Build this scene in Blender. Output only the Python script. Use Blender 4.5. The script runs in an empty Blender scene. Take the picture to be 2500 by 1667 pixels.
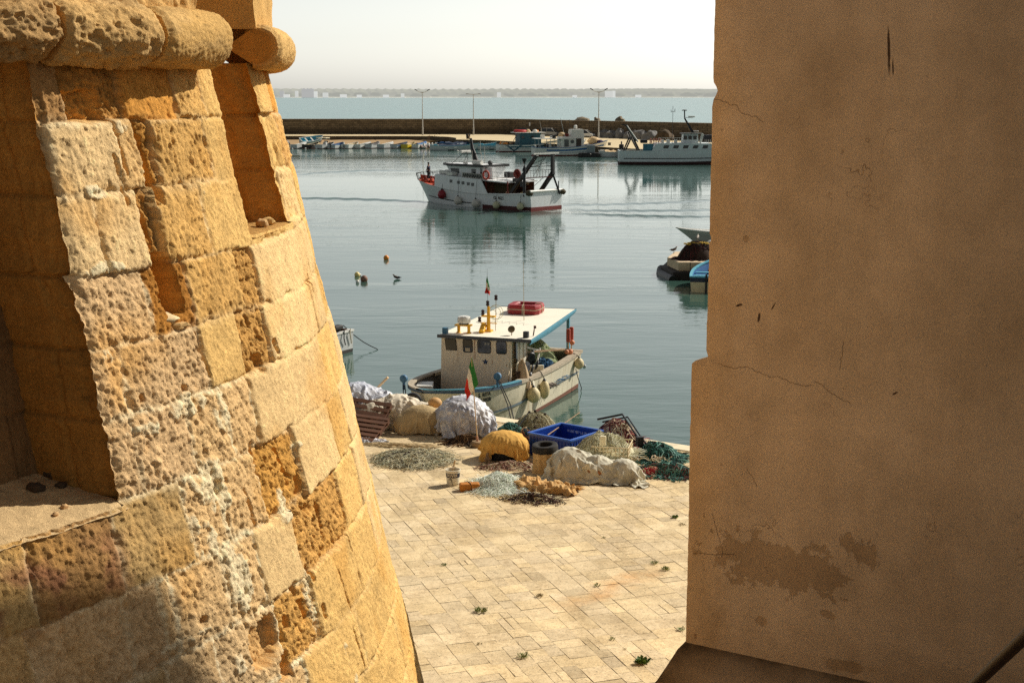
import bpy, math, random
import numpy as np
from mathutils import Vector, Matrix, Euler
from mathutils.bvhtree import BVHTree
R = math.radians
PI = math.pi
rng = random.Random(7)
nrg = np.random.default_rng(11)
sc = bpy.context.scene
col = sc.collection

# ------------------------------------------------------------------ survey camera
FPX = 3472.0                                   # focal length in photo pixels (50 mm)
TILT = math.atan(601.5 / FPX)
EYE = 10.0                                     # metres above the water
QZ = 1.1                                       # quay level
def at(px, py, z=0.0):
    """world point at height z seen at a photo pixel"""
    u = (px - 1250) / FPX; v = (py - 833.5) / FPX
    d = np.array([u, math.cos(TILT) - v * math.sin(TILT), -(math.sin(TILT) + v * math.cos(TILT))])
    t = (z - EYE) / d[2]
    return np.array([d[0] * t, d[1] * t, z])
def atd(px, py, Y):
    """world point at forward distance Y seen at a photo pixel"""
    u = (px - 1250) / FPX; v = (py - 833.5) / FPX
    d = np.array([u, math.cos(TILT) - v * math.sin(TILT), -(math.sin(TILT) + v * math.cos(TILT))])
    t = Y / d[1]
    return np.array([d[0] * t, d[1] * t, EYE + d[2] * t])

# ------------------------------------------------------------------ numpy noise
def _hash(ix, iy, seed):
    h = (ix.astype(np.int64) * 374761393 + iy.astype(np.int64) * 668265263 + seed * 1274126177) & 0xFFFFFFFF
    h = ((h ^ (h >> 13)) * 1103515245) & 0xFFFFFFFF
    h = ((h ^ (h >> 15)) * 2246822519) & 0xFFFFFFFF
    return ((h ^ (h >> 16)) & 0xFFFFFF) / float(0xFFFFFF)
def noise2(x, y, seed=0):
    x = np.asarray(x, float); y = np.asarray(y, float)
    ix = np.floor(x); iy = np.floor(y); fx = x - ix; fy = y - iy
    ux = fx * fx * fx * (fx * (fx * 6 - 15) + 10); uy = fy * fy * fy * (fy * (fy * 6 - 15) + 10)
    def g(dx, dy):
        a = _hash(ix + dx, iy + dy, seed) * 2 * PI
        return np.cos(a) * (fx - dx) + np.sin(a) * (fy - dy)
    a = g(0, 0); b = g(1, 0); c = g(0, 1); d = g(1, 1)
    return (a + (b - a) * ux + (c - a) * uy + (a - b - c + d) * ux * uy) * 1.5
def fbm2(x, y, seed=0, octv=4, gain=0.5, lac=2.03):
    s = 0; a = 1.0; t = 0
    for k in range(octv):
        s = s + a * noise2(x * lac ** k, y * lac ** k, seed + 17 * k); t += a; a *= gain
    return s / t
def worley2(x, y, seed=0):
    """F1, F2 distance and cell id"""
    x = np.asarray(x, float); y = np.asarray(y, float)
    ix = np.floor(x); iy = np.floor(y)
    f1 = np.full(x.shape, 9.0); f2 = np.full(x.shape, 9.0); cid = np.zeros(x.shape)
    for dx in (-1, 0, 1):
        for dy in (-1, 0, 1):
            cx = ix + dx; cy = iy + dy
            px = cx + _hash(cx, cy, seed); py = cy + _hash(cx, cy, seed + 5)
            d = np.hypot(px - x, py - y); idv = _hash(cx, cy, seed + 9)
            near = d < f1
            f2 = np.where(near, f1, np.minimum(f2, d)); cid = np.where(near, idv, cid); f1 = np.where(near, d, f1)
    return f1, f2, cid
def sstep(a, b, x):
    t = np.clip((x - a) / (b - a), 0, 1); return t * t * (3 - 2 * t)

# ------------------------------------------------------------------ objects
def tag(o, label=None, cat=None, group=None, kind=None):
    if label: o['label'] = label
    if cat: o['category'] = cat
    if group: o['group'] = group
    if kind: o['kind'] = kind
    return o
def thing(name, label, cat, loc=(0, 0, 0), rz=0.0, group=None, rot=None):
    o = bpy.data.objects.new(name, None); col.objects.link(o)
    o.location = [float(c) for c in loc]
    o.rotation_euler = rot if rot is not None else (0, 0, rz)
    o.empty_display_size = 0.2
    return tag(o, label, cat, group)
def copy_tree(o, parent=None):
    c = o.copy(); col.objects.link(c); c.parent = parent
    for ch in list(o.children): copy_tree(ch, c)
    return c

def rotz(a): return Matrix.Rotation(a, 3, 'Z')

class MB:
    """collects shapes, links them as ONE mesh object"""
    def __init__(self): self.v = []; self.f = []; self.m = []; self.n = 0; self.cols = None
    def add(self, vs, fs, mi=0):
        vs = [tuple(float(c) for c in p) for p in vs]
        k = self.n; self.v.extend(vs); self.n += len(vs)
        for q in fs: self.f.append(tuple(i + k for i in q)); self.m.append(mi)
        return self
    def box(self, c, s, rz=0.0, mi=0, rot=None, taper=1.0):
        M = rot if rot is not None else rotz(rz)
        vs = []
        for z in (-1, 1):
            t = taper if z > 0 else 1.0
            for x, y in ((-1, -1), (1, -1), (1, 1), (-1, 1)):
                vs.append(Vector(c) + M @ Vector((x * s[0] / 2 * t, y * s[1] / 2 * t, z * s[2] / 2)))
        return self.add(vs, [(3, 2, 1, 0), (4, 5, 6, 7), (0, 1, 5, 4), (1, 2, 6, 5), (2, 3, 7, 6), (3, 0, 4, 7)], mi)
    def bar(self, a, b, w, h, mi=0, up=(0, 0, 1), w2=None, h2=None):
        a = Vector(a); b = Vector(b); d = (b - a).normalized(); u = Vector(up)
        if abs(d.dot(u)) > 0.98: u = Vector((0, 1, 0))
        s = d.cross(u).normalized(); t = s.cross(d).normalized(); vs = []
        for p, ww, hh in ((a, w, h), (b, w2 or w, h2 or h)):
            for x, y in ((-1, -1), (1, -1), (1, 1), (-1, 1)): vs.append(p + s * (x * ww / 2) + t * (y * hh / 2))
        return self.add(vs, [(3, 2, 1, 0), (4, 5, 6, 7), (0, 1, 5, 4), (1, 2, 6, 5), (2, 3, 7, 6), (3, 0, 4, 7)], mi)
    def tube(self, pts, r, n=6, mi=0, cap=True, closed=False, flat=1.0):
        P = [Vector(p) for p in pts]; m = len(P)
        rr = r if hasattr(r, '__len__') else [r] * m
        vs = []; u = None
        for i in range(m):
            if closed: d = P[(i + 1) % m] - P[i - 1]
            else: d = P[min(i + 1, m - 1)] - P[max(i - 1, 0)]
            if d.length < 1e-9: d = Vector((0, 0, 1))
            d.normalize()
            if u is None:
                u = Vector((0, 0, 1)) if abs(d.z) < 0.9 else Vector((1, 0, 0))
            s = d.cross(u)
            if s.length < 1e-6: s = d.cross(Vector((1, 0.3, 0)))
            s.normalize(); u = s.cross(d).normalized()
            for k in range(n):
                a = 2 * PI * k / n
                vs.append(P[i] + s * (rr[i] * math.cos(a)) + u * (rr[i] * math.sin(a) * flat))
        fs = []
        for i in range(m if closed else m - 1):
            j = (i + 1) % m
            for k in range(n):
                l = (k + 1) % n; fs.append((i * n + k, i * n + l, j * n + l, j * n + k))
        if cap and not closed:
            fs.append(tuple(range(n))[::-1]); fs.append(tuple((m - 1) * n + k for k in range(n)))
        return self.add(vs, fs, mi)
    def lathe(self, prof, n=16, c=(0, 0, 0), mi=0, M=None, a0=0.0, a1=2 * PI, cap=True):
        M = M or Matrix.Identity(3); full = abs(a1 - a0 - 2 * PI) < 1e-6
        k = n if full else n + 1; vs = []
        for r, z in prof:
            for i in range(k):
                a = a0 + (a1 - a0) * i / n
                vs.append(Vector(c) + M @ Vector((r * math.cos(a), r * math.sin(a), z)))
        fs = []
        for j in range(len(prof) - 1):
            for i in range(n):
                l = (i + 1) % k; fs.append((j * k + i, j * k + l, (j + 1) * k + l, (j + 1) * k + i))
        if cap and full:
            if prof[0][0] > 1e-5: fs.append(tuple(range(k))[::-1])
            if prof[-1][0] > 1e-5: fs.append(tuple((len(prof) - 1) * k + i for i in range(k)))
        return self.add(vs, fs, mi)
    def ball(self, c, r, nu=12, nv=8, mi=0, M=None, jit=0.0, seed=0):
        r = r if hasattr(r, '__len__') else (r, r, r); M = M or Matrix.Identity(3); q = random.Random(seed)
        vs = [Vector(c) + M @ Vector((0, 0, -r[2]))]
        for j in range(1, nv):
            th = PI * j / nv - PI / 2
            for i in range(nu):
                a = 2 * PI * i / nu; g = 1 + q.uniform(-jit, jit)
                vs.append(Vector(c) + M @ Vector((r[0] * math.cos(th) * math.cos(a) * g, r[1] * math.cos(th) * math.sin(a) * g, r[2] * math.sin(th) * g)))
        vs.append(Vector(c) + M @ Vector((0, 0, r[2]))); fs = []
        for i in range(nu): fs.append((0, 1 + (i + 1) % nu, 1 + i))
        for j in range(nv - 2):
            for i in range(nu):
                a = 1 + j * nu + i; b = 1 + j * nu + (i + 1) % nu; fs.append((a, b, b + nu, a + nu))
        t = len(vs) - 1; o = 1 + (nv - 2) * nu
        for i in range(nu): fs.append((o + i, o + (i + 1) % nu, t))
        return self.add(vs, fs, mi)
    def prism(self, poly, h, M=None, c=(0, 0, 0), mi=0):
        """poly in local xy, extruded h along local z"""
        M = M or Matrix.Identity(3); n = len(poly)
        vs = [Vector(c) + M @ Vector((x, y, 0)) for x, y in poly] + [Vector(c) + M @ Vector((x, y, h)) for x, y in poly]
        fs = [tuple(range(n))[::-1], tuple(range(n, 2 * n))] + [(i, (i + 1) % n, n + (i + 1) % n, n + i) for i in range(n)]
        return self.add(vs, fs, mi)
    def sheet(self, P, mi=0, cu=False, cv=False, flip=False):
        """P: array (a,b,3)"""
        a, b = len(P), len(P[0]); vs = [tuple(P[i][j]) for i in range(a) for j in range(b)]; fs = []
        for i in range(a if cu else a - 1):
            for j in range(b if cv else b - 1):
                q = (i * b + j, ((i + 1) % a) * b + j, ((i + 1) % a) * b + (j + 1) % b, i * b + (j + 1) % b)
                fs.append(q[::-1] if flip else q)
        return self.add(vs, fs, mi)
    def build(self, name, mats, parent=None, smooth=None, bevel=None, loc=None):
        me = bpy.data.meshes.new(name)
        me.from_pydata(self.v, [], self.f)
        mats = mats if isinstance(mats, (list, tuple)) else [mats]
        for m in mats: me.materials.append(m)
        if len(mats) > 1: me.polygons.foreach_set('material_index', self.m)
        me.update()
        if smooth is not None:
            me.shade_smooth()
            if smooth < 180: me.set_sharp_from_angle(angle=R(smooth))
        o = bpy.data.objects.new(name, me); col.objects.link(o)
        if parent is not None: o.parent = parent
        if loc is not None: o.location = [float(c) for c in loc]
        if bevel:
            b = o.modifiers.new('edge', 'BEVEL'); b.width = bevel; b.segments = 2; b.limit_method = 'ANGLE'; b.angle_limit = R(40)
        return o
def set_cols(o, name, rgb):
    """per-vertex colour attribute, rgb array (n,3) linear"""
    me = o.data; a = me.color_attributes.new(name, 'FLOAT_COLOR', 'POINT')
    full = np.ones((len(me.vertices), 4), np.float32); full[:, :3] = rgb
    a.data.foreach_set('color', full.ravel())
def np_mesh(name, V, F, mat, parent=None, smooth=True):
    me = bpy.data.meshes.new(name); n = len(V); m = len(F)
    me.vertices.add(n); me.vertices.foreach_set('co', np.asarray(V, np.float32).ravel())
    me.loops.add(m * 4); me.loops.foreach_set('vertex_index', np.asarray(F, np.int32).ravel())
    me.polygons.add(m); me.polygons.foreach_set('loop_start', np.arange(0, m * 4, 4, dtype=np.int32))
    me.update(calc_edges=True); me.validate()
    me.materials.append(mat)
    if smooth: me.shade_smooth()
    o = bpy.data.objects.new(name, me); col.objects.link(o)
    if parent is not None: o.parent = parent
    return o
def grid_faces(a, b, keep=None):
    i, j = np.meshgrid(np.arange(a - 1), np.arange(b - 1), indexing='ij')
    F = np.stack([i * b + j, (i + 1) * b + j, (i + 1) * b + j + 1, i * b + j + 1], -1).reshape(-1, 4)
    if keep is not None: F = F[keep.reshape(-1)]
    return F

# ------------------------------------------------------------------ materials
def lin(c):
    return tuple(((x / 12.92) if x <= 0.04045 else ((x + 0.055) / 1.055) ** 2.4) for x in c)
def srgb(r, g, b): return lin((r / 255, g / 255, b / 255))
class NT:
    """small node-tree writer"""
    def __init__(self, m): self.t = m.node_tree; self.n = self.t.nodes; self.l = self.t.links
    def node(self, typ, **k):
        x = self.n.new(typ)
        for a, b in k.items(): setattr(x, a, b)
        return x
    def set(self, sock, val):
        if hasattr(val, 'is_output'): self.l.new(val, sock)
        elif isinstance(val, (tuple, list)) and len(val) == 3 and sock.type == 'RGBA': sock.default_value = (*val, 1)
        else: sock.default_value = val
    def math(self, op, a, b=0.0, clamp=False, c=0.0):
        x = self.node('ShaderNodeMath', operation=op, use_clamp=clamp); self.set(x.inputs[0], a); self.set(x.inputs[1], b)
        if op in ('MULTIPLY_ADD', 'COMPARE', 'SMOOTH_MIN'): self.set(x.inputs[2], c)
        return x.outputs[0]
    def vmath(self, op, a, b=(0, 0, 0)):
        x = self.node('ShaderNodeVectorMath', operation=op); self.set(x.inputs[0], a)
        if op == 'SCALE': self.set(x.inputs['Scale'], b)
        else: self.set(x.inputs[1], b)
        return x.outputs['Value'] if op in ('LENGTH', 'DOT_PRODUCT', 'DISTANCE') else x.outputs[0]
    def noise(self, vec, scale, detail=4, rough=0.55, dist=0.0, out=0):
        x = self.node('ShaderNodeTexNoise'); self.set(x.inputs['Vector'], vec); x.inputs['Scale'].default_value = scale
        x.inputs['Detail'].default_value = detail; x.inputs['Roughness'].default_value = rough; x.inputs['Distortion'].default_value = dist
        return x.outputs[out]
    def voro(self, vec, scale, feature='F1', out='Distance', rnd=1.0):
        x = self.node('ShaderNodeTexVoronoi', feature=feature); self.set(x.inputs['Vector'], vec); x.inputs['Scale'].default_value = scale
        x.inputs['Randomness'].default_value = rnd
        return x.outputs[out]
    def ramp(self, fac, stops, interp='LINEAR'):
        x = self.node('ShaderNodeValToRGB'); x.color_ramp.interpolation = interp; self.set(x.inputs[0], fac); e = x.color_ramp.elements
        while len(e) < len(stops): e.new(0.5)
        for q, (p, c) in zip(e, stops):
            q.position = p; q.color = (c, c, c, 1) if not hasattr(c, '__len__') else (*c, 1)
        return x.outputs[0]
    def mrange(self, v, a, b, c=0.0, d=1.0):
        x = self.node('ShaderNodeMapRange'); self.set(x.inputs[0], v)
        for i, q in enumerate((a, b, c, d)): x.inputs[i + 1].default_value = q
        return x.outputs[0]
    def mix(self, fac, a, b, mode='MIX'):
        x = self.node('ShaderNodeMix', data_type='RGBA', blend_type=mode); self.set(x.inputs[0], fac)
        self.set(x.inputs[6], a); self.set(x.inputs[7], b); return x.outputs[2]
    def coords(self, kind='Object'):
        return self.node('ShaderNodeTexCoord').outputs[kind]
    def pos(self): return self.node('ShaderNodeNewGeometry').outputs['Position']
    def sep(self, v):
        x = self.node('ShaderNodeSeparateXYZ'); self.set(x.inputs[0], v); return x.outputs
    def comb(self, x=0.0, y=0.0, z=0.0):
        c = self.node('ShaderNodeCombineXYZ')
        for i, q in enumerate((x, y, z)): self.set(c.inputs[i], q)
        return c.outputs[0]
    def bump(self, h, strength=0.3, dist=0.02):
        x = self.node('ShaderNodeBump'); self.set(x.inputs['Height'], h); x.inputs['Strength'].default_value = strength
        x.inputs['Distance'].default_value = dist; return x.outputs[0]
    def attr(self, name):
        return self.node('ShaderNodeAttribute', attribute_name=name).outputs['Color']
def new_mat(name):
    m = bpy.data.materials.new(name); m.use_nodes = True
    t = NT(m); b = m.node_tree.nodes['Principled BSDF']
    return m, t, b
_mats = {}
def paint(name, c, rough=0.5, var=0.12, scale=3.0, dirt=0.0, dirtc=(0.12, 0.08, 0.05), bump=0.0, bscale=30.0, metal=0.0, spec=0.5, streak=False, alpha=None):
    """weathered paint / plastic / wood: base colour modulated by noise, optional grime"""
    if name in _mats: return _mats[name]
    m, t, b = new_mat(name); v = t.coords('Object')
    n = t.noise(v, scale, 5, 0.6)
    cc = t.mix(1.0, c, t.ramp(n, [(0.25, 1 - var), (0.75, 1 + var)]), 'MULTIPLY')
    if dirt > 0:
        vv = t.vmath('MULTIPLY', v, (4.0, 4.0, 0.5)) if streak else v
        d = t.noise(vv, scale * 1.7 + 0.7, 6, 0.7)
        f = t.ramp(d, [(0.48, 0.0), (0.72, dirt)])
        cc = t.mix(f, cc, dirtc)
    t.set(b.inputs['Base Color'], cc)
    b.inputs['Roughness'].default_value = rough; b.inputs['Metallic'].default_value = metal
    b.inputs['Specular IOR Level'].default_value = spec
    if bump > 0: t.set(b.inputs['Normal'], t.bump(t.noise(v, bscale, 4), bump, 0.01))
    if alpha is not None: b.inputs['Alpha'].default_value = alpha
    _mats[name] = m; return m
def glassy(name, c=(0.01, 0.012, 0.014), rough=0.08):
    if name in _mats: return _mats[name]
    m, t, b = new_mat(name); v = t.coords('Object')
    t.set(b.inputs['Base Color'], t.mix(t.noise(v, 4.0, 3), c, tuple(min(1, x * 2.2 + 0.004) for x in c)))
    b.inputs['Roughness'].default_value = rough; _mats[name] = m; return m

def text_mesh(name, body, size, mat, parent, M, depth=0.004, bold=0.0, spacing=1.0, shear=0.0, sx=1.0):
    """lettering as a mesh; M is a 4x4 local matrix (text runs along local x, up local y)"""
    cu = bpy.data.curves.new(name, 'FONT'); cu.body = body; cu.size = size; cu.align_x = 'CENTER'; cu.align_y = 'CENTER'
    cu.extrude = depth; cu.offset = bold; cu.space_character = spacing; cu.shear = shear; cu.resolution_u = 3
    tmp = bpy.data.objects.new(name, cu); col.objects.link(tmp)
    dg = bpy.context.evaluated_depsgraph_get(); me = bpy.data.meshes.new_from_object(tmp.evaluated_get(dg))
    bpy.data.objects.remove(tmp); bpy.data.curves.remove(cu)
    me.transform(Matrix.Diagonal((sx, 1, 1, 1))); me.transform(M)
    me.materials.clear(); me.materials.append(mat); me.name = name
    o = bpy.data.objects.new(name, me); col.objects.link(o); o.parent = parent
    return o
def basis(o, x, y):
    """4x4 matrix with origin o and axes x, y"""
    x = Vector(x).normalized(); y = Vector(y); z = x.cross(y).normalized(); y = z.cross(x).normalized()
    M = Matrix.Identity(4)
    for i in range(3): M[i][0] = x[i]; M[i][1] = y[i]; M[i][2] = z[i]; M[i][3] = o[i]
    return M
# ------------------------------------------------------------------ settled cloth: a short simulation, kept as a plain mesh
def settle(name, size, res, solids, mat, loc, rz=0.0, start=.9, wr=.10, wl=.32, seed=1, frames=46, stiff=8.0, parent=None, label=None, cat=None, group=None, shape=None, sub=1, shrink=0.0, tilt=(0, 0), off=(0, 0), bend=.6, mass=.35):
    """size (x,y) sheet dropped on solids [(kind, centre, size, rz)]; creased before it falls so that it gathers"""
    nx, ny = int(size[0] / res) + 1, int(size[1] / res) + 1; x = np.linspace(-.5, .5, nx) * size[0]; y = np.linspace(-.5, .5, ny) * size[1]; X, Y = np.meshgrid(x, y, indexing='ij')
    Z = start + wr * fbm2(X / wl + seed * 3.1, Y / wl - seed, seed, 3, .5) * 1.6 + tilt[0] * X + tilt[1] * Y
    V = np.stack([X * (1 - shrink) + off[0], Y * (1 - shrink) + off[1], Z], -1).reshape(-1, 3); keep = None
    if shape is not None:
        kx = shape(X / size[0] * 2, Y / size[1] * 2); keep = kx[:-1, :-1] & kx[1:, 1:] & kx[1:, :-1] & kx[:-1, 1:]
    F = grid_faces(nx, ny, keep); used = np.unique(F); mp = np.zeros(len(V), int); mp[used] = np.arange(len(used)); o = np_mesh(name, V[used], mp[F], mat)
    cols = []
    def collider(m_):
        c = m_.build('solid', mat); c.modifiers.new('c', 'COLLISION'); c.collision.thickness_outer = .012; c.collision.cloth_friction = 12; c.collision.damping = .6; cols.append(c)
    g = MB(); g.box((0, 0, -.25), (8, 8, .5)); collider(g)
    for kind, c, s, r in solids:
        m_ = MB()
        if kind == 'box': m_.box(c, s, r, taper=.86)
        else: m_.ball(c, (s[0] / 2, s[1] / 2, s[2] / 2), 20, 12, M=rotz(r))
        collider(m_)
    md = o.modifiers.new('cloth', 'CLOTH'); cs = md.settings; cs.quality = 6; cs.mass = mass; cs.tension_stiffness = stiff; cs.compression_stiffness = stiff; cs.shear_stiffness = stiff * .6; cs.bending_stiffness = bend; cs.tension_damping = 8; cs.compression_damping = 8; cs.shear_damping = 8; cs.bending_damping = .8; cs.air_damping = 1.5; cs.time_scale = 1.0
    md.collision_settings.distance_min = .010; md.collision_settings.collision_quality = 3; md.collision_settings.use_self_collision = True; md.collision_settings.self_distance_min = .010
    md.point_cache.frame_start = 1; md.point_cache.frame_end = frames + 2; sc.frame_start = 1; sc.frame_end = frames + 2
    for f in range(1, frames + 1): sc.frame_set(f)
    dg = bpy.context.evaluated_depsgraph_get(); me = bpy.data.meshes.new_from_object(o.evaluated_get(dg)); bpy.data.objects.remove(o)
    for c in cols: bpy.data.objects.remove(c)
    sc.frame_set(1); me.name = name; o = bpy.data.objects.new(name, me); col.objects.link(o); me.shade_smooth()
    if sub: s_ = o.modifiers.new('smooth', 'SUBSURF'); s_.levels = 1; s_.render_levels = 1
    o.location = [float(c) for c in loc]; o.rotation_euler[2] = rz
    if parent is not None: o.parent = parent
    return tag(o, label, cat, group)
# ------------------------------------------------------------------ camera, sun, sky
cam_d = bpy.data.cameras.new('camera'); cam = bpy.data.objects.new('camera', cam_d); col.objects.link(cam)
cam_d.sensor_width = 36; cam_d.lens = 50.0; cam_d.clip_start = 0.1; cam_d.clip_end = 30000
cam.location = (0, 0, EYE); cam.rotation_euler = (PI / 2 - TILT, 0, 0); sc.camera = cam
SUN_AZ = R(57); SUN_EL = R(38.5)
sdir = Vector((math.sin(SUN_AZ) * math.cos(SUN_EL), math.cos(SUN_AZ) * math.cos(SUN_EL), math.sin(SUN_EL)))
sl = bpy.data.lights.new('sun', 'SUN'); sl.energy = 5.0; sl.angle = R(0.5); sl.color = (1.0, 0.94, 0.83)
so = bpy.data.objects.new('sun', sl); col.objects.link(so); so.rotation_euler = sdir.to_track_quat('Z', 'Y').to_euler()
so.location = (30, 20, 40)
wd = bpy.data.worlds.new('World'); sc.world = wd; wd.use_nodes = True
wt = NT(wd); bg = wd.node_tree.nodes['Background']
sky = wt.node('ShaderNodeTexSky', sky_type='NISHITA'); sky.sun_disc = False
sky.sun_elevation = SUN_EL; sky.sun_rotation = SUN_AZ; sky.air_density = 1.0; sky.dust_density = 1.2; sky.ozone_density = 0.6; sky.altitude = 10
hs = wt.node('ShaderNodeHueSaturation'); hs.inputs['Saturation'].default_value = 0.30; wt.l.new(sky.outputs[0], hs.inputs['Color'])
tint = wt.mix(1.0, hs.outputs[0], (1.42, 1.40, 1.345), 'MULTIPLY')
gz_ = wt.sep(wt.coords('Generated'))
up_ = wt.mrange(gz_[2], 0.06, 0.55, 1.0, 0.50)                       # clear, deeper sky overhead, bright haze low down
bk_ = wt.mrange(gz_[1], -0.35, 0.45, 0.62, 1.0)                      # and away from the sun
tint = wt.mix(1.0, tint, wt.math('MULTIPLY', up_, bk_), 'MULTIPLY')
low_ = wt.mrange(gz_[2], 0.0, 0.10, 0.85, 0.0)
tint = wt.mix(low_, tint, wt.mix(1.0, tint, (1.34, 1.38, 1.42), 'MULTIPLY'))
wt.l.new(tint, bg.inputs['Color']); bg.inputs['Strength'].default_value = 0.105
sc.view_settings.view_transform = 'Standard'; sc.view_settings.look = 'None'; sc.view_settings.exposure = 0; sc.view_settings.gamma = 1
sc.cycles.max_bounces = 8; sc.cycles.diffuse_bounces = 4; sc.cycles.glossy_bounces = 4; sc.cycles.transparent_max_bounces = 12
sc.cycles.caustics_reflective = False; sc.cycles.caustics_refractive = False
sc.cycles.use_denoising = False
sc.cycles.sample_clamp_indirect = 3.0

# ------------------------------------------------------------------ water
def water_mat():
    m, t, b = new_mat('water'); p = t.pos(); s = t.sep(p)
    far = t.mrange(s[1], 300, 330)                        # outside the breakwater
    mid = t.mrange(s[1], 45, 270)
    big = t.ramp(t.noise(t.vmath('MULTIPLY', p, (0.11, 0.022, 0)), 1.0, 5, 0.8), [(0.36, 0.0), (0.64, 1.0)])
    c = t.mix(mid, srgb(58, 86, 76), srgb(78, 108, 102))
    c = t.mix(far, c, t.mix(big, srgb(66, 112, 112), srgb(92, 140, 138)))
    t.set(b.inputs['Base Color'], c)
    t.set(b.inputs['Roughness'], t.mix(far, t.mrange(s[1], 40, 260, 0.02, 0.05), (0.22, 0.22, 0.22)))
    b.inputs['IOR'].default_value = 1.33
    n1 = t.noise(t.vmath('MULTIPLY', p, (0.9, 2.6, 0)), 1.0, 3, 0.55, 0.6)
    n2 = t.noise(t.vmath('MULTIPLY', p, (0.16, 0.5, 0)), 1.0, 2, 0.5, 0.4)
    n3 = t.noise(t.vmath('MULTIPLY', p, (0.35, 0.55, 0)), 1.0, 3, 0.6)
    patch = t.ramp(t.noise(t.vmath('MULTIPLY', p, (0.010, 0.035, 0)), 1.0, 3, 0.6, 1.0), [(0.38, 0.16), (0.62, 0.8)])
    h = t.math('ADD', t.math('MULTIPLY', n1, 0.035), t.math('MULTIPLY', n2, 0.10))
    h = t.math('MULTIPLY', h, patch)
    h = t.math('ADD', h, t.math('MULTIPLY', t.math('MULTIPLY', n3, 0.30), far))
    bu = t.node('ShaderNodeBump'); t.set(bu.inputs['Height'], h); bu.inputs['Distance'].default_value = 1.0; bu.inputs['Strength'].default_value = 0.55
    t.set(b.inputs['Normal'], bu.outputs[0])
    return m
WATER = water_mat()
wm = MB(); wm.add([(-9000, -60, 0), (9000, -60, 0), (9000, 14000, 0), (-9000, 14000, 0)], [(0, 1, 2, 3)])
tag(wm.build('water', WATER), kind='structure')

# ------------------------------------------------------------------ quay with stone paving
def paving_mat():
    m, t, b = new_mat('paving_stone'); p = t.pos(); base = t.attr('Col')
    n1 = t.noise(p, 2.2, 6, 0.65); n2 = t.noise(t.vmath('MULTIPLY', p, (9, 9, 9)), 1.0, 5, 0.7)
    pits = t.ramp(t.noise(p, 26, 3, 0.75), [(0.32, 0.30), (0.44, 1.0)])
    veins = t.ramp(t.noise(t.vmath('MULTIPLY', p, (16, 30, 1)), 1.0, 5, 0.8, 1.5), [(0.36, 0.5), (0.50, 1.0)])
    msk = t.ramp(t.noise(p, 1.4, 4, 0.6), [(0.40, 0.0), (0.62, 1.0)])
    c = t.mix(1.0, base, t.ramp(n1, [(0.25, (0.78, 0.76, 0.72)), (0.75, (1.10, 1.09, 1.07))]), 'MULTIPLY')
    c = t.mix(1.0, c, t.ramp(n2, [(0.3, (0.86, 0.85, 0.83)), (0.7, (1.08, 1.08, 1.08))]), 'MULTIPLY')
    c = t.mix(msk, c, t.mix(1.0, c, veins, 'MULTIPLY'))
    c = t.mix(0.8, c, t.mix(1.0, c, pits, 'MULTIPLY'))
    blot = t.ramp(t.noise(t.vmath('ADD', p, (7, 3, 0)), 0.9, 7, 0.72, 0.6), [(0.42, 0.0), (0.62, 0.9)])
    c = t.mix(blot, c, t.mix(1.0, c, t.ramp(t.noise(p, 11, 5, 0.8), [(0.3, (0.52, 0.47, 0.40)), (0.65, (0.96, 0.94, 0.91))]), 'MULTIPLY'))
    # rust stain running across the slabs
    r0 = at(1580, 1395, QZ); r1 = at(1390, 1475, QZ)
    dx, dy = r1[0] - r0[0], r1[1] - r0[1]; L = math.hypot(dx, dy)
    q = t.vmath('SUBTRACT', p, (float(r0[0]), float(r0[1]), QZ))
    al = t.vmath('DOT_PRODUCT', q, (dx / L, dy / L, 0)); ac = t.vmath('DOT_PRODUCT', q, (-dy / L, dx / L, 0))
    wob = t.math('MULTIPLY', t.math('SUBTRACT', t.noise(p, 1.3, 4), 0.5), 1.1)
    st = t.mrange(t.math('ABSOLUTE', t.math('ADD', ac, wob)), 0.05, 0.42, 1.0, 0.0)
    st = t.math('MULTIPLY', st, t.mrange(t.math('ABSOLUTE', t.math('SUBTRACT', al, L / 2)), L * 0.45, L * 0.75, 1.0, 0.0))
    st = t.math('MULTIPLY', st, t.ramp(t.noise(p, 3.0, 5), [(0.3, 0.1), (0.7, 0.75)]))
    c = t.mix(st, c, t.mix(1.0, c, (0.92, 0.62, 0.36), 'MULTIPLY'))
    t.set(b.inputs['Base Color'], c); b.inputs['Roughness'].default_value = 0.85; b.inputs['Specular IOR Level'].default_value = 0.25
    t.set(b.inputs['Normal'], t.bump(t.math('ADD', t.noise(p, 34, 5, 0.7), n1), 0.35, 0.012))
    return m
E0 = at(1197, 1016, QZ); E1 = at(1679, 1089, QZ)
ed = (E1 - E0)[:2]; ed = ed / np.linalg.norm(ed); en = np.array([ed[1], -ed[0]])      # en points inland
if en[1] > 0: en = -en
KW = 0.52
pd = np.array([-1220.0, 3472.0]); pd /= np.linalg.norm(pd); pq = np.array([pd[1], -pd[0]])
base_rgb = np.array(lin((0.93, 0.84, 0.68)))
V = []; F = []; Cc = []
q = -9.0
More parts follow.
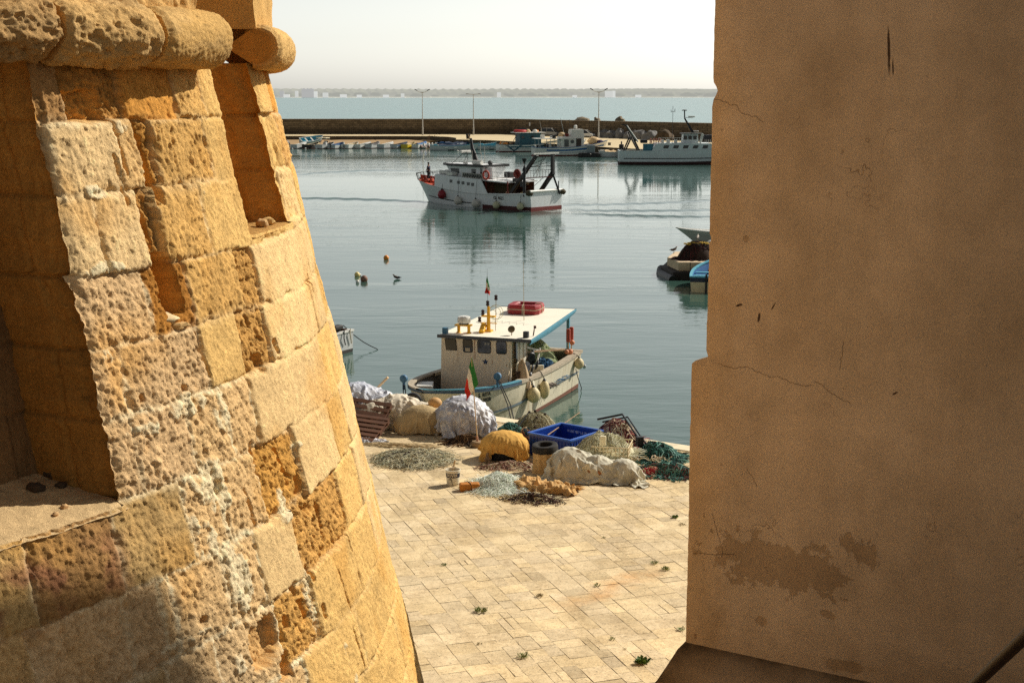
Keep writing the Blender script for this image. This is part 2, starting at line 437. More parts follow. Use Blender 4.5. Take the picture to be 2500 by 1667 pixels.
while q < 19.0:
    w = rng.choice([0.26, 0.31, 0.36, 0.40, 0.46]) + rng.uniform(-.02, .02); s = 14 + rng.uniform(0, 0.5)
    while s < 50:
        l = rng.choice([0.26, 0.34, 0.42, 0.48, 0.56]) + rng.uniform(-.03, .03)
        parts = [(0.0, w)] if rng.random() > 0.10 else [(0.0, w * 0.5), (w * 0.5, w)]
        for a0, a1 in parts:
            c = pd * (s + l / 2) + pq * (q + (a0 + a1) / 2)
            if (c - E0[:2]) @ en > 0.1 and -12 < c[0] < 14 and c[1] > 13:
                g = rng.uniform(.001, .0055); z = QZ + rng.uniform(0, .004); j = lambda: rng.uniform(-.007, .007)
                k = len(V)
                for ss, qq in ((s + g, q + a0 + g), (s + l - g, q + a0 + g), (s + l - g, q + a1 - g), (s + g, q + a1 - g)):
                    xy = pd * (ss + j()) + pq * (qq + j()); V.append((xy[0], xy[1], z))
                F.append((k + 3, k + 2, k + 1, k))
                v = rng.gauss(1.0, .05); hue = rng.uniform(-1, 1)
                if rng.random() < .07: v *= rng.uniform(.78, .9)
                if rng.random() < .06: v *= 1.10
                cc = base_rgb * v * np.array([1 + .015 * hue, 1, 1 - .05 * hue]); Cc += [cc] * 4
        s += l
    q += w
pv = MB(); pv.v = V; pv.f = F; pv.m = [0] * len(F); pv.n = len(V)
po = pv.build('quay_paving', paving_mat()); set_cols(po, 'Col', np.array(Cc)); tag(po, kind='structure')
JOINT = paint('paving_joint', srgb(140, 114, 80), 0.95, 0.35, 3.0)
A = E0[:2] - ed * 60; B = E1[:2] + ed * 60
bs = MB()
bs.prism([tuple(A + en * .2), tuple(B + en * .2), tuple(B + en * 75), tuple(A + en * 75)][::-1], 2.6, c=(0, 0, QZ - 2.6 - .006))
tag(bs.build('quay_ground', JOINT), kind='structure')
KERB = paint('kerb_stone', lin((0.93, 0.86, 0.72)), 0.8, 0.16, 2.0, dirt=0.35, dirtc=srgb(150, 125, 90), bump=0.3)
kb = MB(); s = -50.0
kz = math.atan2(ed[1], ed[0])
while s < 30:
    l = rng.uniform(1.0, 1.7); c = E0[:2] + ed * (s + l / 2) + en * (KW / 2)
    kb.box((c[0], c[1], QZ - .14 + rng.uniform(.012, .022)), (l - .012, KW, .30), kz); s += l
tag(kb.build('quay_kerb', KERB, bevel=.02), kind='structure')
QW = paint('quay_wall_stone', srgb(150, 128, 92), 0.9, 0.3, 0.8, dirt=0.9, dirtc=srgb(52, 48, 36), bump=0.5, bscale=6)
qw = MB(); c0 = E0[:2] - ed * 60 + en * .06; c1 = E1[:2] + ed * 60 + en * .06
qw.prism([tuple(c0), tuple(c1), tuple(c1 + en * .3), tuple(c0 + en * .3)][::-1], 3.2, c=(0, 0, QZ - .29 - 3.2))
tag(qw.build('quay_wall_face', QW), kind='structure')

# ------------------------------------------------------------------ weeds in the paving joints
LEAF = paint('weed_leaf', lin((0.50, 0.53, 0.26)), 0.7, 0.35, 8.0)
LEAF2 = paint('weed_leaf_dark', lin((0.34, 0.45, 0.18)), 0.6, 0.35, 8.0)
DRY = paint('dry_weed', lin((0.52, 0.44, 0.22)), 0.8, 0.3, 8.0)
def weed(px, py, r, h, mat, label, n=60, broad=False, group=None):
    p = at(px, py, QZ); mb = MB(); q = random.Random(int(px * 7 + py)); r *= .74; h *= .7
    for k in range(n):
        a = q.uniform(0, 2 * PI); d = r * math.sqrt(q.random()); el = q.uniform(.2, 1.2); l = q.uniform(.5, 1.0) * (r * .9)
        b = Vector((d * .6 * math.cos(a), d * .6 * math.sin(a) * .8, 0.0)); a += q.uniform(-.6, .6)
        t = b + Vector((math.cos(a) * l * math.cos(el), math.sin(a) * l * math.cos(el), min(h, l * math.sin(el)) + .01))
        w = l * (.30 if broad else .09); s = Vector((-math.sin(a), math.cos(a), q.uniform(-.4, .4))) * w
        mid = (b + t) / 2 + Vector((0, 0, h * .18))
        mb.add([b, mid + s, t, mid - s], [(0, 1, 2, 3)])
    o = mb.build('weed', mat); o.location = [float(c) for c in p]
    tag(o, label, 'weed', group or 'weeds in the paving joints')
weed(1568, 1618, .17, .15, LEAF2, 'dark green leafy weed near the plinth corner, largest on the paving', 70, True)
weed(1174, 1493, .17, .09, LEAF, 'wide green tuft below the middle of the paving, left of the dark slab', 90)
weed(1276, 1604, .15, .12, LEAF, 'spiky green tuft at the bottom centre of the paving', 80)
weed(1318, 1456, .11, .06, DRY, 'dry yellowish tuft beside the large dark slab', 60)
weed(1458, 1430, .10, .06, LEAF, 'small green tuft at the lower end of the rust stain', 50)
weed(1598, 1376, .12, .07, LEAF, 'pale green tuft above the rust stain near the wall, left of its pair', 60)
weed(1625, 1391, .14, .08, LEAF, 'green tuft right of the rust stain close to the stucco wall', 70)
weed(1648, 1264, .11, .10, LEAF2, 'small dark green weed highest up beside the stucco wall', 50, True)
weed(1084, 1380, .10, .05, LEAF2, 'small dark tuft on the left of the paving near the tower', 40)
weed(1496, 1561, .09, .06, LEAF, 'tiny green tuft on a joint up left of the dark leafy weed', 40)
weed(1664, 1538, .11, .12, LEAF2, 'weed growing against the foot of the stucco wall', 50)
weed(1524, 1585, .05, .03, DRY, 'tiny brown tuft on a joint just left above the dark leafy weed', 26)
weed(1475, 1313, .07, .04, LEAF, 'tiny pale tuft in the upper right of the open paving', 30)
weed(1171, 1573, .07, .03, DRY, 'thin dry tuft on the lower left of the paving', 30)
weed(1665, 1281, .10, .03, DRY, 'flat dry weed beside the stucco wall under the dark green weed', 40)
weed(1660, 1111, .30, .05, DRY, 'straw coloured wisps lying beyond the teal nets near the kerb', 120)

# ------------------------------------------------------------------ breakwater
def stone_wall_mat():
    m, t, b = new_mat('breakwater_stone'); p = t.pos(); s = t.sep(p)
    br = t.node('ShaderNodeTexBrick'); t.set(br.inputs['Vector'], t.comb(t.math('ADD', s[0], t.math('MULTIPLY', s[1], 0.35)), s[2], 0.0))
    br.inputs['Color1'].default_value = (*srgb(104, 90, 72), 1); br.inputs['Color2'].default_value = (*srgb(128, 112, 90), 1)
    br.inputs['Mortar'].default_value = (*srgb(84, 72, 58), 1); br.inputs['Scale'].default_value = 1.0
    br.inputs['Mortar Size'].default_value = 0.04; br.inputs['Brick Width'].default_value = 0.9; br.inputs['Row Height'].default_value = 0.42
    n = t.noise(p, 0.8, 6, 0.7)
    c = t.mix(1.0, br.outputs[0], t.ramp(n, [(0.25, 0.7), (0.75, 1.3)]), 'MULTIPLY')
    band = t.mrange(t.math('ADD', s[2], t.math('MULTIPLY', t.math('SUBTRACT', t.noise(p, 0.25, 3), 0.5), 0.5)), 2.55, 2.95, 1.0, 0.0)
    leftish = t.mrange(s[0], -10, 14, 1.0, 0.35)
    c = t.mix(t.math('MULTIPLY', t.math('MULTIPLY', band, leftish), 0.55), c, srgb(62, 52, 40))
    t.set(b.inputs['Base Color'], c); b.inputs['Roughness'].default_value = 0.95; b.inputs['Specular IOR Level'].default_value = 0.1
    t.set(b.inputs['Normal'], t.bump(t.noise(p, 4, 4), 0.5, 0.1))
    return m
AZ = 1.5; WZ = 4.6
wl = [at(420, 328, AZ), at(1250, 328, AZ), at(1500, 336.5, AZ), at(1780, 346, AZ), at(2100, 357, AZ)]
bw = MB(); n = len(wl)
dep = [np.array([0, 4.0, 0])] * n
fr = [p.copy() for p in wl]; vs = []
for p, d in zip(wl, dep):
    vs += [(p[0], p[1], -3), (p[0], p[1], WZ), (p[0], p[1] - .12, WZ + .003), (p[0], p[1] - .12, WZ + .16), (p[0] + d[0], p[1] + d[1], WZ + .16), (p[0] + d[0], p[1] + d[1], -3)]
fs = []
for i in range(n - 1):
    for k in range(5): fs.append((i * 6 + k, (i + 1) * 6 + k, (i + 1) * 6 + k + 1, i * 6 + k + 1))
bw.add(vs, fs)
tag(bw.build('breakwater_wall', stone_wall_mat()), 'long brown stone breakwater wall closing the harbour in front of the open sea', 'wall')
CONC = paint('apron_concrete', lin((0.82, 0.74, 0.58)), 0.9, 0.14, 0.4, dirt=0.3, dirtc=srgb(150, 128, 96))
DARKW = paint('quay_face_dark', srgb(98, 84, 64), 0.95, 0.35, 0.6, dirt=0.7, dirtc=srgb(45, 38, 30), bump=0.4, bscale=3)
edge = [(420, 332.5), (980, 332.5), (1060, 333), (1096, 334.5), (1114, 337), (1113, 341), (1190, 342.5), (1260, 346), (1330, 350), (1440, 357.5), (1520, 362), (1620, 367), (1780, 375), (2100, 392)]
ev = [at(x, y, AZ) for x, y in edge]
ap = MB(); k = len(ev)
ap.add([tuple(p) for p in ev] + [(p[0], p[1], p[2]) for p in wl[::-1]], [tuple(range(k + n))])
tag(ap.build('breakwater_apron', CONC), kind='structure')
ff = MB(); vs = []
for p in ev: vs += [(p[0], p[1] - .05, AZ - .003), (p[0], p[1] - .05, -2)]
ff.add(vs, [(2 * i, 2 * i + 1, 2 * i + 3, 2 * i + 2) for i in range(k - 1)])
tag(ff.build('breakwater_quay_face', DARKW), kind='structure')
SLIP = paint('slipway_sand', lin((0.66, 0.54, 0.38)), 0.95, 0.2, 0.5, dirt=0.3, dirtc=srgb(110, 90, 64))
sp = MB(); P = []
for x in range(420, 1111, 30):
    f_ = sstep(1010, 1112, x); row = []
    for k2 in range(6):
        u = k2 / 5; yy = (341.5 + 4 * f_) * (1 - u) + (358 - 9 * f_) * u
        p = at(x, yy, .75 * (1 - u) - .12 * u + .03 * math.sin(x * .3 + k2)); row.append(tuple(p))
    P.append(row)
sp.sheet(P, flip=False); tag(sp.build('slipway', SLIP, smooth=180), kind='structure')

ROCK = paint('armour_rock', srgb(120, 105, 82), 0.95, 0.3, 0.6, bump=0.4, bscale=4)
def rock(name, c, r, mat, seed, label, cat, group=None, nu=14, nv=9, rz=0.0):
    mb = MB(); mb.ball((0, 0, 0), r, nu, nv); q = np.array(mb.v)
    d = 1 + .34 * noise2(q[:, 0] / r[0] * 1.3 + seed * 3.1, q[:, 2] / r[2] * 1.3 + q[:, 1] / r[1] * 1.7, seed) + .2 * noise2(q[:, 0] / r[0] * 3 + seed, q[:, 1] / r[1] * 4 + q[:, 2] / r[2] * 3, seed + 3)
    mb.v = [tuple(v) for v in q * d[:, None]]
    o = mb.build(name, mat, smooth=50); o.location = [float(x) for x in c]; o.rotation_euler[2] = rz
    return tag(o, label, cat, group)
for i, (px, w, lb) in enumerate([(1420, 2.6, 'left rock tip showing above the breakwater wall beside the tall lamp'), (1513, 1.5, 'right rock tip showing above the breakwater wall above the trawler derrick'), (1458, 1.2, 'lowest rock tip just clearing the wall beside the lamp pole')]):
    p = atd(px, 297, 318); rock('rock', (p[0], 318, WZ - .55), (w * .75, 2.0, 1.15 if i < 2 else .95), ROCK, i + 3, lb, 'rock', 'rock tips over the breakwater')
HEAP = paint('grey_cover', srgb(126, 124, 122), 0.9, 0.3, 0.9, dirt=0.5, dirtc=srgb(60, 56, 52), bump=0.6, bscale=3)
for i, (px, py, w, h, lb) in enumerate([
    (1474, 336, 1.7, 1.3, 'small dark grey heap by the lamp foot against the breakwater wall'),
    (1492, 337, 2.2, 1.25, 'long pale grey covered heap right of the lamp foot against the breakwater'),
    (1514, 338, 1.4, 1.5, 'tall narrow grey heap second from the lamp left of the trawler derrick'),
    (1530, 339, 1.0, 1.0, 'small pale heap right behind the top of the black derrick'),
    (1556, 340, 2.4, 1.6, 'broad grey heap right of the derrick against the breakwater'),
    (1589, 342, 2.2, 1.35, 'rounded pale grey heap between derrick and white wheelhouse'),
    (1623, 343, 2.4, 1.5, 'dark brown heap furthest right behind the white trawler roof')]):
    p = at(px, py, AZ); rock('covered_heap', (p[0], p[1] - .6, AZ + .25), (w * .75, 1.2, h), HEAP if i != 6 else paint('brown_cover', srgb(88, 72, 52), .9, .3, 1.0), 20 + i, lb, 'heap', 'covered heaps along the breakwater', 16, 10)

# ------------------------------------------------------------------ lamp posts, bin, notice, small things on the apron
GALV = paint('galvanised', srgb(176, 170, 158), 0.5, 0.12, 1.0, metal=0.2)
LAMPD = paint('lamp_dark', srgb(40, 38, 36), 0.5, 0.1, 3.0)
def lamp(px, py, h, style, label):
    p = at(px, py, AZ); t = thing('street_lamp', label, 'street lamp', p, group='lamp posts on the breakwater')
    MB().lathe([(.28, 0), (.28, .05), (.17, .08), (.15, 1.6), (.11, 1.65), (.06, h)], 10).build('pole', GALV, t, 40)
    for s in (-1, 1):
        a = MB()
        if style == 'V': pts = [(0, 0, h - .1), (s * .35, 0, h + .02), (s * .75, 0, h + .12), (s * 1.15, 0, h + .42)]
        else: pts = [(0, 0, h - .05), (s * .5, 0, h + .02), (s * 1.1, 0, h + .06)]
        a.tube(pts, .05, 6); a.build('arm', GALV, t, 60)
        hd = MB(); e = pts[-1]
        hd.box((e[0] + s * .18, 0, e[2] + (.10 if style == 'V' else .02)), (.75, .34, .16), mi=0, rot=Euler((0, -s * (.5 if style == 'V' else .06), 0)).to_matrix(), taper=.7)
        hd.build('lamp_head', LAMPD if style == 'V' else GALV, t, 30, bevel=.02)
    if style == 'V': MB().tube([(-.5, 0, h + .05), (.5, 0, h + .05)], .035, 5).build('crossbar', GALV, t, 60)
lamp(1032, 330.5, 9.0, 'V', 'tall lamp post with raised twin heads, leftmost on the breakwater')
lamp(1156, 329.5, 8.6, 'T', 'thin lamp post with flat T arms, middle one above the white trawler mast')
lamp(1461, 345.5, 9.0, 'V', 'tall lamp post with raised twin heads standing right of the white car')
p = at(1143, 339.5, AZ); mb = MB(); mb.lathe([(.36, 0), (.42, .75), (.46, .78), (.46, .9), (.38, .95)], 12)
BIN = paint('bin_plastic', srgb(38, 32, 30), 0.6, 0.15)
o = mb.build('litter_bin', BIN, None, 40); o.location = [float(c) for c in p]; tag(o, 'dark round litter bin standing on the pale breakwater apron', 'bin')
p = at(1293, 329.0, AZ); o = MB().box((0, 0, 0), (.42, .05, .78)).build('notice_board', paint('notice_white', srgb(225, 222, 214), .6, .06)); wx = p[0]
j = [i for i in range(n - 1) if wl[i][0] <= wx <= wl[i + 1][0]][0]; fy = wl[j][1] + (wl[j + 1][1] - wl[j][1]) * (wx - wl[j][0]) / (wl[j + 1][0] - wl[j][0])
o.location = (wx, fy - .03, 3.75); o.rotation_euler[2] = math.atan2(wl[j + 1][1] - wl[j][1], wl[j + 1][0] - wl[j][0])
tag(o, 'small white notice plate fixed to the breakwater wall above the dark car', 'sign')
for i, (px, lb) in enumerate([(1486, 'left one of two small dark bollards on the apron edge'), (1489.5, 'right one of two small dark bollards on the apron edge')]):
    p = at(px, 355, AZ); o = MB().lathe([(.13, 0), (.11, .3), (.16, .34), (.16, .42), (.08, .46)], 10).build('bollard', BIN, None, 40); o.location = [float(c) for c in p]; tag(o, lb, 'bollard', 'bollards by the moored trawler')
p = at(1517, 371, .9); t = thing('mooring_drum', 'dark upright drum and post standing at the stern of the moored white trawler', 'drum', (p[0], p[1], 1.5))
MB().lathe([(.42, -1.6), (.45, -.2), (.40, 0), (.40, .55), (.2, .62)], 12).build('drum', BIN, t, 40); MB().lathe([(.10, .6), (.12, 1.0), (.05, 1.1)], 8).build('post', BIN, t, 40)
# rubble and an old winch frame on the slipway
WOODB = paint('old_boards', srgb(142, 108, 78), 0.85, 0.2, 2.0, dirt=.3)
p = at(1051, 341.5, .75); t = thing('winch_frame', 'brown boarded winch stand leaning on the slipway wall', 'winch', (p[0], p[1] - .8, .7))
MB().box((0, 0, .45), (1.15, .12, .8)).build('board', WOODB, t)
for x in (-.75, .7): MB().bar((x, 0, -.1), (x + .25 * (1 if x > 0 else 2.4), .1, 1.05), .08, .08).build('post', WOODB, t)
for i, (px, py, l, lb) in enumerate([(1072, 344, 1.3, 'grey plank lying beside the winch stand on the slipway'), (1060, 341.5, 1.5, 'long plank propped behind the winch stand'), (1032, 343, 1.0, 'short bleached plank left of the winch stand')]):
    p = at(px, py, .62); o = MB().box((0, 0, .06), (l, .18, .07), .3 - .25 * i).build('plank', GALV if i != 1 else WOODB); o.location = [float(c) for c in p]; tag(o, lb, 'plank', 'planks on the slipway')
# ------------------------------------------------------------------ far shore through haze
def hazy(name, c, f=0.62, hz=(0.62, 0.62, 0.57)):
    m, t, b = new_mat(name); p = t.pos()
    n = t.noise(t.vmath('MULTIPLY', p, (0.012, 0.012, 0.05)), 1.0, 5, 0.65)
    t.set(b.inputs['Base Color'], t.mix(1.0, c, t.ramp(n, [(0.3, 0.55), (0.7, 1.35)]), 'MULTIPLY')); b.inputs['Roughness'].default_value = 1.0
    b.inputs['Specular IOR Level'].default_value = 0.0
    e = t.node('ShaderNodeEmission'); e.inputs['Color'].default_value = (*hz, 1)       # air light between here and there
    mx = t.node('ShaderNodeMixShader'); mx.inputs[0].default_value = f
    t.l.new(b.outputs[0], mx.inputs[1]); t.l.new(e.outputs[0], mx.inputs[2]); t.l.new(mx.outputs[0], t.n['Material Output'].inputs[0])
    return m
CO = 5200.0
P = []; xs = np.linspace(-2600, 2600, 521)
hgt = 31 + 5 * fbm2(xs / 420, xs * 0, 3, 4) + 4.5 * np.abs(fbm2(xs / 45, xs * 0 + 3, 5, 4)) + 1.6 * noise2(xs / 11, xs * 0, 8)
shore = CO - 170 * sstep(300, -900, xs) + 25 * fbm2(xs / 200, xs * 0 + 9, 6, 3)
for k, (dy, fz) in enumerate([(0, 0.0), (35, .12), (60, .22), (75, .62), (160, .8), (400, 1.0), (700, 1.02), (1500, .9)]):
    P.append([(x * (1 + dy / 9000), s + dy, h * fz - (.5 if k == 0 else 0) + (2.2 * math.sin(x * .21 + k * 2) * fz)) for x, s, h in zip(xs, shore, hgt)])
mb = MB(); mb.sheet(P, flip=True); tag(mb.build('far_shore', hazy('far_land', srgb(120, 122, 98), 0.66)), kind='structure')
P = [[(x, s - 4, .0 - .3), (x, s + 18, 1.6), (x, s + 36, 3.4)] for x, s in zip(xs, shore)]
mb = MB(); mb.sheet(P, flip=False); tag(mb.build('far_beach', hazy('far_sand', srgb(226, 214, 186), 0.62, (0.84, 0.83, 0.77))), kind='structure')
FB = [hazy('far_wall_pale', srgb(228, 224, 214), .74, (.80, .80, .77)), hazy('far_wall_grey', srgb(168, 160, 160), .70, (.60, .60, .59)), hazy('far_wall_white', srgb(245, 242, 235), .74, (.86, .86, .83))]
fb = [(761, 218.5, 29, 13.5, 1, 'wide grey many storeyed block on the hazy far shore, left of the lamps'), (779.5, 224, 8, 7, 2, 'white block right beside the wide grey block on the far shore'),
      (734, 223, 7, 6, 0, 'pale block left of the wide grey block on the far shore'), (710, 231, 14, 5, 2, 'low white house nearest the tower on the far shore'),
      (699, 224, 10, 5, 1, 'grey roofed house just right of the tower on the far shore'), (803, 227, 13, 6, 0, 'cream house right of the white block on the far shore'),
      (846, 231, 16, 4, 2, 'long low white house near the beach in the middle left of the far shore'), (884, 232, 12, 3, 2, 'thin white building left of the first lamp on the far shore'),
      (948, 232, 14, 3, 2, 'white low row behind the leftmost lamp pole on the far shore'), (988, 229, 8, 4, 0, 'small pale house left of the leftmost lamp post'),
      (1500, 222.5, 5, 11, 2, 'slim white tower block right of the third lamp on the far shore'), (1488, 223, 17, 10, 0, 'pale slab block beside the slim white tower block'),
      (1404, 233, 9, 3, 2, 'tiny white house left of the third lamp on the far shore'), (1560, 232, 12, 3, 2, 'tiny white row right of the slim tower block'), (1218, 226, 8, 4, 0, 'tiny pale house on the ridge between the lamps')]
for px, py, w, h, k, lb in fb:
    p = atd(px, py + h, CO - 60); s = (CO - 60) / FPX; mb = MB()
    mb.box((0, 0, h * s / 2 - 6), (w * s, 25, h * s + 12), .1)
    if k == 1:
        for q in range(3): mb.box((-w * s * .3 + q * w * s * .3, -2, h * s + 1), (w * s * .14, 12, 3.0), .1)
    o = mb.build('far_building', FB[k]); o.location = (p[0], CO - 60 + (30 if px > 1150 else -95), max(p[2], 1.0)); tag(o, lb, 'building', 'buildings on the far shore')
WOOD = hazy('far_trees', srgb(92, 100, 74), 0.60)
mb = MB(); q = random.Random(5)
for k in range(420):
    x = q.uniform(-1500, 1500); s = float(np.interp(x, xs, shore)); r = q.uniform(6, 17)
    mb.ball((x, s + q.uniform(40, 170), 4 + q.uniform(0, 7)), (r * 1.6, r, r * .62), 8, 5, jit=.25, seed=k)
tag(mb.build('far_wood', WOOD, None, 180), 'hazy dark green tree belt along the far shore', 'trees', kind='stuff')
# ------------------------------------------------------------------ round battered bastion tower
TC = np.array([-8.93, 11.75]); TR = 6.9; TK = 0.225
def tower_phi(px, py):
    """angle round the tower of the wall point at a photo pixel"""
    u = (px - 1250) / FPX; v = (py - 833.5) / FPX
    d = np.array([u, math.cos(TILT) - v * math.sin(TILT), -(math.sin(TILT) + v * math.cos(TILT))])
    a = d[0] ** 2 + d[1] ** 2 - (TK * d[2]) ** 2; b = -2 * (d[:2] @ TC) + 2 * TR * TK * d[2]; c = TC @ TC - TR ** 2
    D = max(b * b - 4 * a * c, 0.0); t = (-b - math.sqrt(D)) / (2 * a); p = t * d
    return math.degrees(math.atan2(p[1] - TC[1], p[0] - TC[0])), -p[2]
HB = [-.26, .16, .60, 1.08, 1.52, 1.94, 2.43, 2.93, 3.43, 3.92, 4.42, 4.92, 5.45, 6.0, 6.6, 7.2, 7.9, 8.9]
PH_REC, PH_SL0, PH_SL1, H_SILL, H_LEDGE = -27.7, -10.1, -1.3, 1.02, 2.44
# joints picked course by course (pixel x at pixel y), with the kind of each block from left to right
CRS = [
 (235, [150, 305, 425, 492, 655], 'k c o p s o s'),
 (380, [130, 292, 345, 388, 512, 690], 'k l r h p s r s'),
 (560, [150, 245, 352, 395, 505, 700], 'k l l c p s f s'),
 (715, [190, 368, 468, 590, 628, 745], 'k u H p e f f'),
 (860, [240, 310, 505, 592, 655, 765], 'k u u s e f f'),
 (990, [270, 342, 470, 560, 625, 722, 790], 'k u u w w f f s'),
 (1120, [290, 462, 545, 640, 732, 812], 'k g w w v f s'),
 (1270, [320, 400, 430, 560, 640, 725, 835], 'u u w W w f e s'),
 (1400, [185, 300, 425, 545, 690, 772, 868], 'u r g w W V s s'),
 (1500, [150, 330, 520, 640, 760, 880], 'r g u V w s s'),
 (1590, [80, 240, 360, 560, 660, 840, 940], 'r g r e V s s s'),
 (1640, [180, 420, 600, 800, 960], 'r g u e s s'),
]
q = random.Random(3); JO = []; KI = []
for i in range(len(HB) - 1):
    if i < len(CRS):
        py, xs_, kinds = CRS[i]; js = []
        hm = (HB[i] + HB[i + 1]) / 2
        for x in xs_:
            # search along the column of pixels for the height of this course
            best = min(((abs(tower_phi(x, y)[1] - hm), tower_phi(x, y)[0]) for y in range(120, 1800, 8)), key=lambda r: r[0])
            js.append(best[1])
        js = sorted(js); ks = kinds.split()
        while js[-1] < 22: js.append(js[-1] + q.uniform(4.5, 7.5)); ks.append(q.choice('sfs'))
        while js[0] > -75: js.insert(0, js[0] - q.uniform(4, 7)); ks.insert(0, q.choice('rgk'))
    else:
        a = -75; js = []; ks = ['r']
        while a < 22: a += q.uniform(4, 7.5); js.append(a); ks.append(q.choice('ssruf'))
    ks = (ks + ['s'] * 40)[:len(js) + 1]; JO.append(np.array(js)); KI.append(ks)
KP = {  # tint (sRGB), outward offset m, roughness amp, pit amp, mortar whiteness
 's': ((228, 186, 116), .004, .006, .004, .25), 'f': ((236, 200, 142), .012, .003, .001, .15), 'o': ((214, 152, 72), -.012, .005, .008, .1),
 'l': ((232, 198, 144), .010, .008, .007, .8), 'p': ((220, 174, 104), .004, .011, .016, .5), 'r': ((218, 178, 120), -.002, .016, .009, .5),
 'u': ((218, 182, 134), -.006, .018, .013, .9), 'w': ((224, 186, 132), -.004, .018, .012, 1.6), 'W': ((226, 190, 138), -.004, .018, .013, 2.2),
 'V': ((214, 164, 92), -.018, .026, .040, 1.2), 'v': ((210, 156, 80), -.022, .022, .026, .9), 'e': ((210, 160, 90), -.012, .022, .045, .4),
 'g': ((192, 158, 104), .006, .012, .010, .7), 'k': ((168, 128, 80), 0, .014, .012, .4), 'c': ((186, 136, 72), -.060, .030, .030, .3),
 'h': ((196, 142, 70), -.050, .028, .030, .3), 'H': ((176, 120, 54), -.004, .016, .02, .7)}
def wall_fields(PHI, H):
    """outward displacement and linear colour of the masonry, PHI in degrees, H metres below the eye"""
    sh = PHI.shape; X = np.radians(PHI) * 7.6; Y = H
    wy = Y + .020 * fbm2(X * 2.2, Y * 1.5, 41, 3) + .020 * fbm2(X * 8, Y * 8, 43, 3)
    wx = X + .020 * fbm2(X * 2.0 + 5, Y * 2.4, 45, 3) + .020 * fbm2(X * 9, Y * 7, 47, 3)
    wp = np.degrees(wx / 7.6)
    HBa = np.array(HB); ci = np.clip(np.searchsorted(HBa, wy) - 1, 0, len(HB) - 2)
    dj = np.full(sh, 9.0); par = np.zeros(sh + (8,)); bid = np.zeros(sh); cen = np.zeros(sh); djv = np.full(sh, 9.0)
    for i in range(len(HB) - 1):
        m = ci == i
        if not m.any(): continue
        js = JO[i]; k = np.searchsorted(js, wp[m]); tab = np.array([list(np.array(lin(np.array(KP[c][0]) / 255.0))) + list(KP[c][1:]) + [0] for c in KI[i]])
        par[m] = tab[np.clip(k, 0, len(tab) - 1)]; bid[m] = i * 50 + k
        lo = np.where(k > 0, js[np.clip(k - 1, 0, len(js) - 1)], -99); hi = np.where(k < len(js), js[np.clip(k, 0, len(js) - 1)], 99)
        dv = np.minimum(wp[m] - lo, hi - wp[m]) * R(1) * 7.6
        dh = np.minimum(wy[m] - HBa[i], HBa[i + 1] - wy[m])
        dj[m] = np.minimum(dv, dh); djv[m] = dv; cen[m] = ((wp[m] - lo) / np.maximum(hi - lo, .1))
    rnd = _hash(bid.astype(int), (bid * 0).astype(int), 77); rnd2 = _hash(bid.astype(int), (bid * 0).astype(int), 99)
    f_lo = fbm2(X * .9, Y * .9, 3, 3); f_md = fbm2(X * 5, Y * 5, 5, 4, .55); f_hi = fbm2(X * 22, Y * 18, 9, 4, .6)
    w1, w2, wid = worley2(X * 11 + .4 * f_md, Y * 7 + .4 * f_md, 13); pit = sstep(.10, .42, fbm2(X * 12 + .5 * f_md, Y * 7.5, 13, 4, .6)) + .5 * np.clip(1 - w1 / .34, 0, 1) * (wid > .8)
    v1, v2, vid = worley2(X * 27, Y * 15, 21); pit2 = sstep(.12, .4, fbm2(X * 34, Y * 17, 23, 3, .6)); gou = sstep(.2, .45, fbm2(X * 16 + 3 * Y * .3, Y * 3.2, 25, 3, .55))
    tint, off, ra, pa, mw = par[..., :3], par[..., 3], par[..., 4], par[..., 5], par[..., 6]
    zone = sstep(-.1, .35, fbm2(X * 1.6 + 9, Y * 1.6, 61, 3))
    d = off + (rnd - .5) * .014 + .022 * f_lo
    crm = np.abs(fbm2(X * 13 + 2, Y * 11, 27, 4, .6)); d = d + ra * (.8 * f_md + .7 * f_hi - .7 * crm) * 1.7 - pa * (pit * (.25 + 1.1 * zone) + .4 * pit2 + .6 * gou * zone) * 1.0
    d = d + .0045 * fbm2(X * 48, Y * 44, 31, 2, .7) + .003 * f_hi
    # open joints and the mortar in them
    jn = sstep(-.3, .3, fbm2(X * 2.6 + 3, Y * 2.6, 71, 3))         # how open the joint is here
    gw = .007 + .012 * jn; groove = np.exp(-(dj / gw) ** 2)
    mort = np.clip(mw * (.35 + .9 * fbm2(X * 1.7 - 4, Y * 1.7, 81, 3) + .25), 0, 1.5)
    d = d - groove * (.003 + .030 * jn ** 1.5) * (1 - .95 * np.clip(mort, 0, 1))
    rnd_e = np.exp(-(dj / .045) ** 2); d = d - .005 * rnd_e * np.clip(ra / .02, .1, 1) - .03 * sstep(.15, .5, fbm2(X * 4.5, Y * 4.5, 75, 3)) * np.exp(-(dj / .05) ** 2) * np.clip(pa / .012, 0, 1)
    # crumbled hollows
    hol = sstep(.28, .62, fbm2(X * 3.1 + 11, Y * 2.2 - 3, 91, 4, .55)) * np.clip(pa / .03, 0, 1.3); d = d - .055 * hol
    # special losses: putlog hole, deep vertical cavity, gaps
    def pick(px, py): a, b = tower_phi(px, py); return math.radians(a) * 7.6, b
    def loss(px, py, rx, ry, depth, rag=.35, slant=0.0):
        cx, cy = pick(px, py); yy = (Y - cy); xx = (X - cx) - slant * yy
        r = np.maximum(np.abs(xx) / rx, np.abs(yy) / ry) * .6 + .4 * np.hypot(xx / rx, yy / ry) + rag * f_md * 1.2
        return depth * (1 - sstep(.78, 1.04, r))
    L = np.zeros(sh)
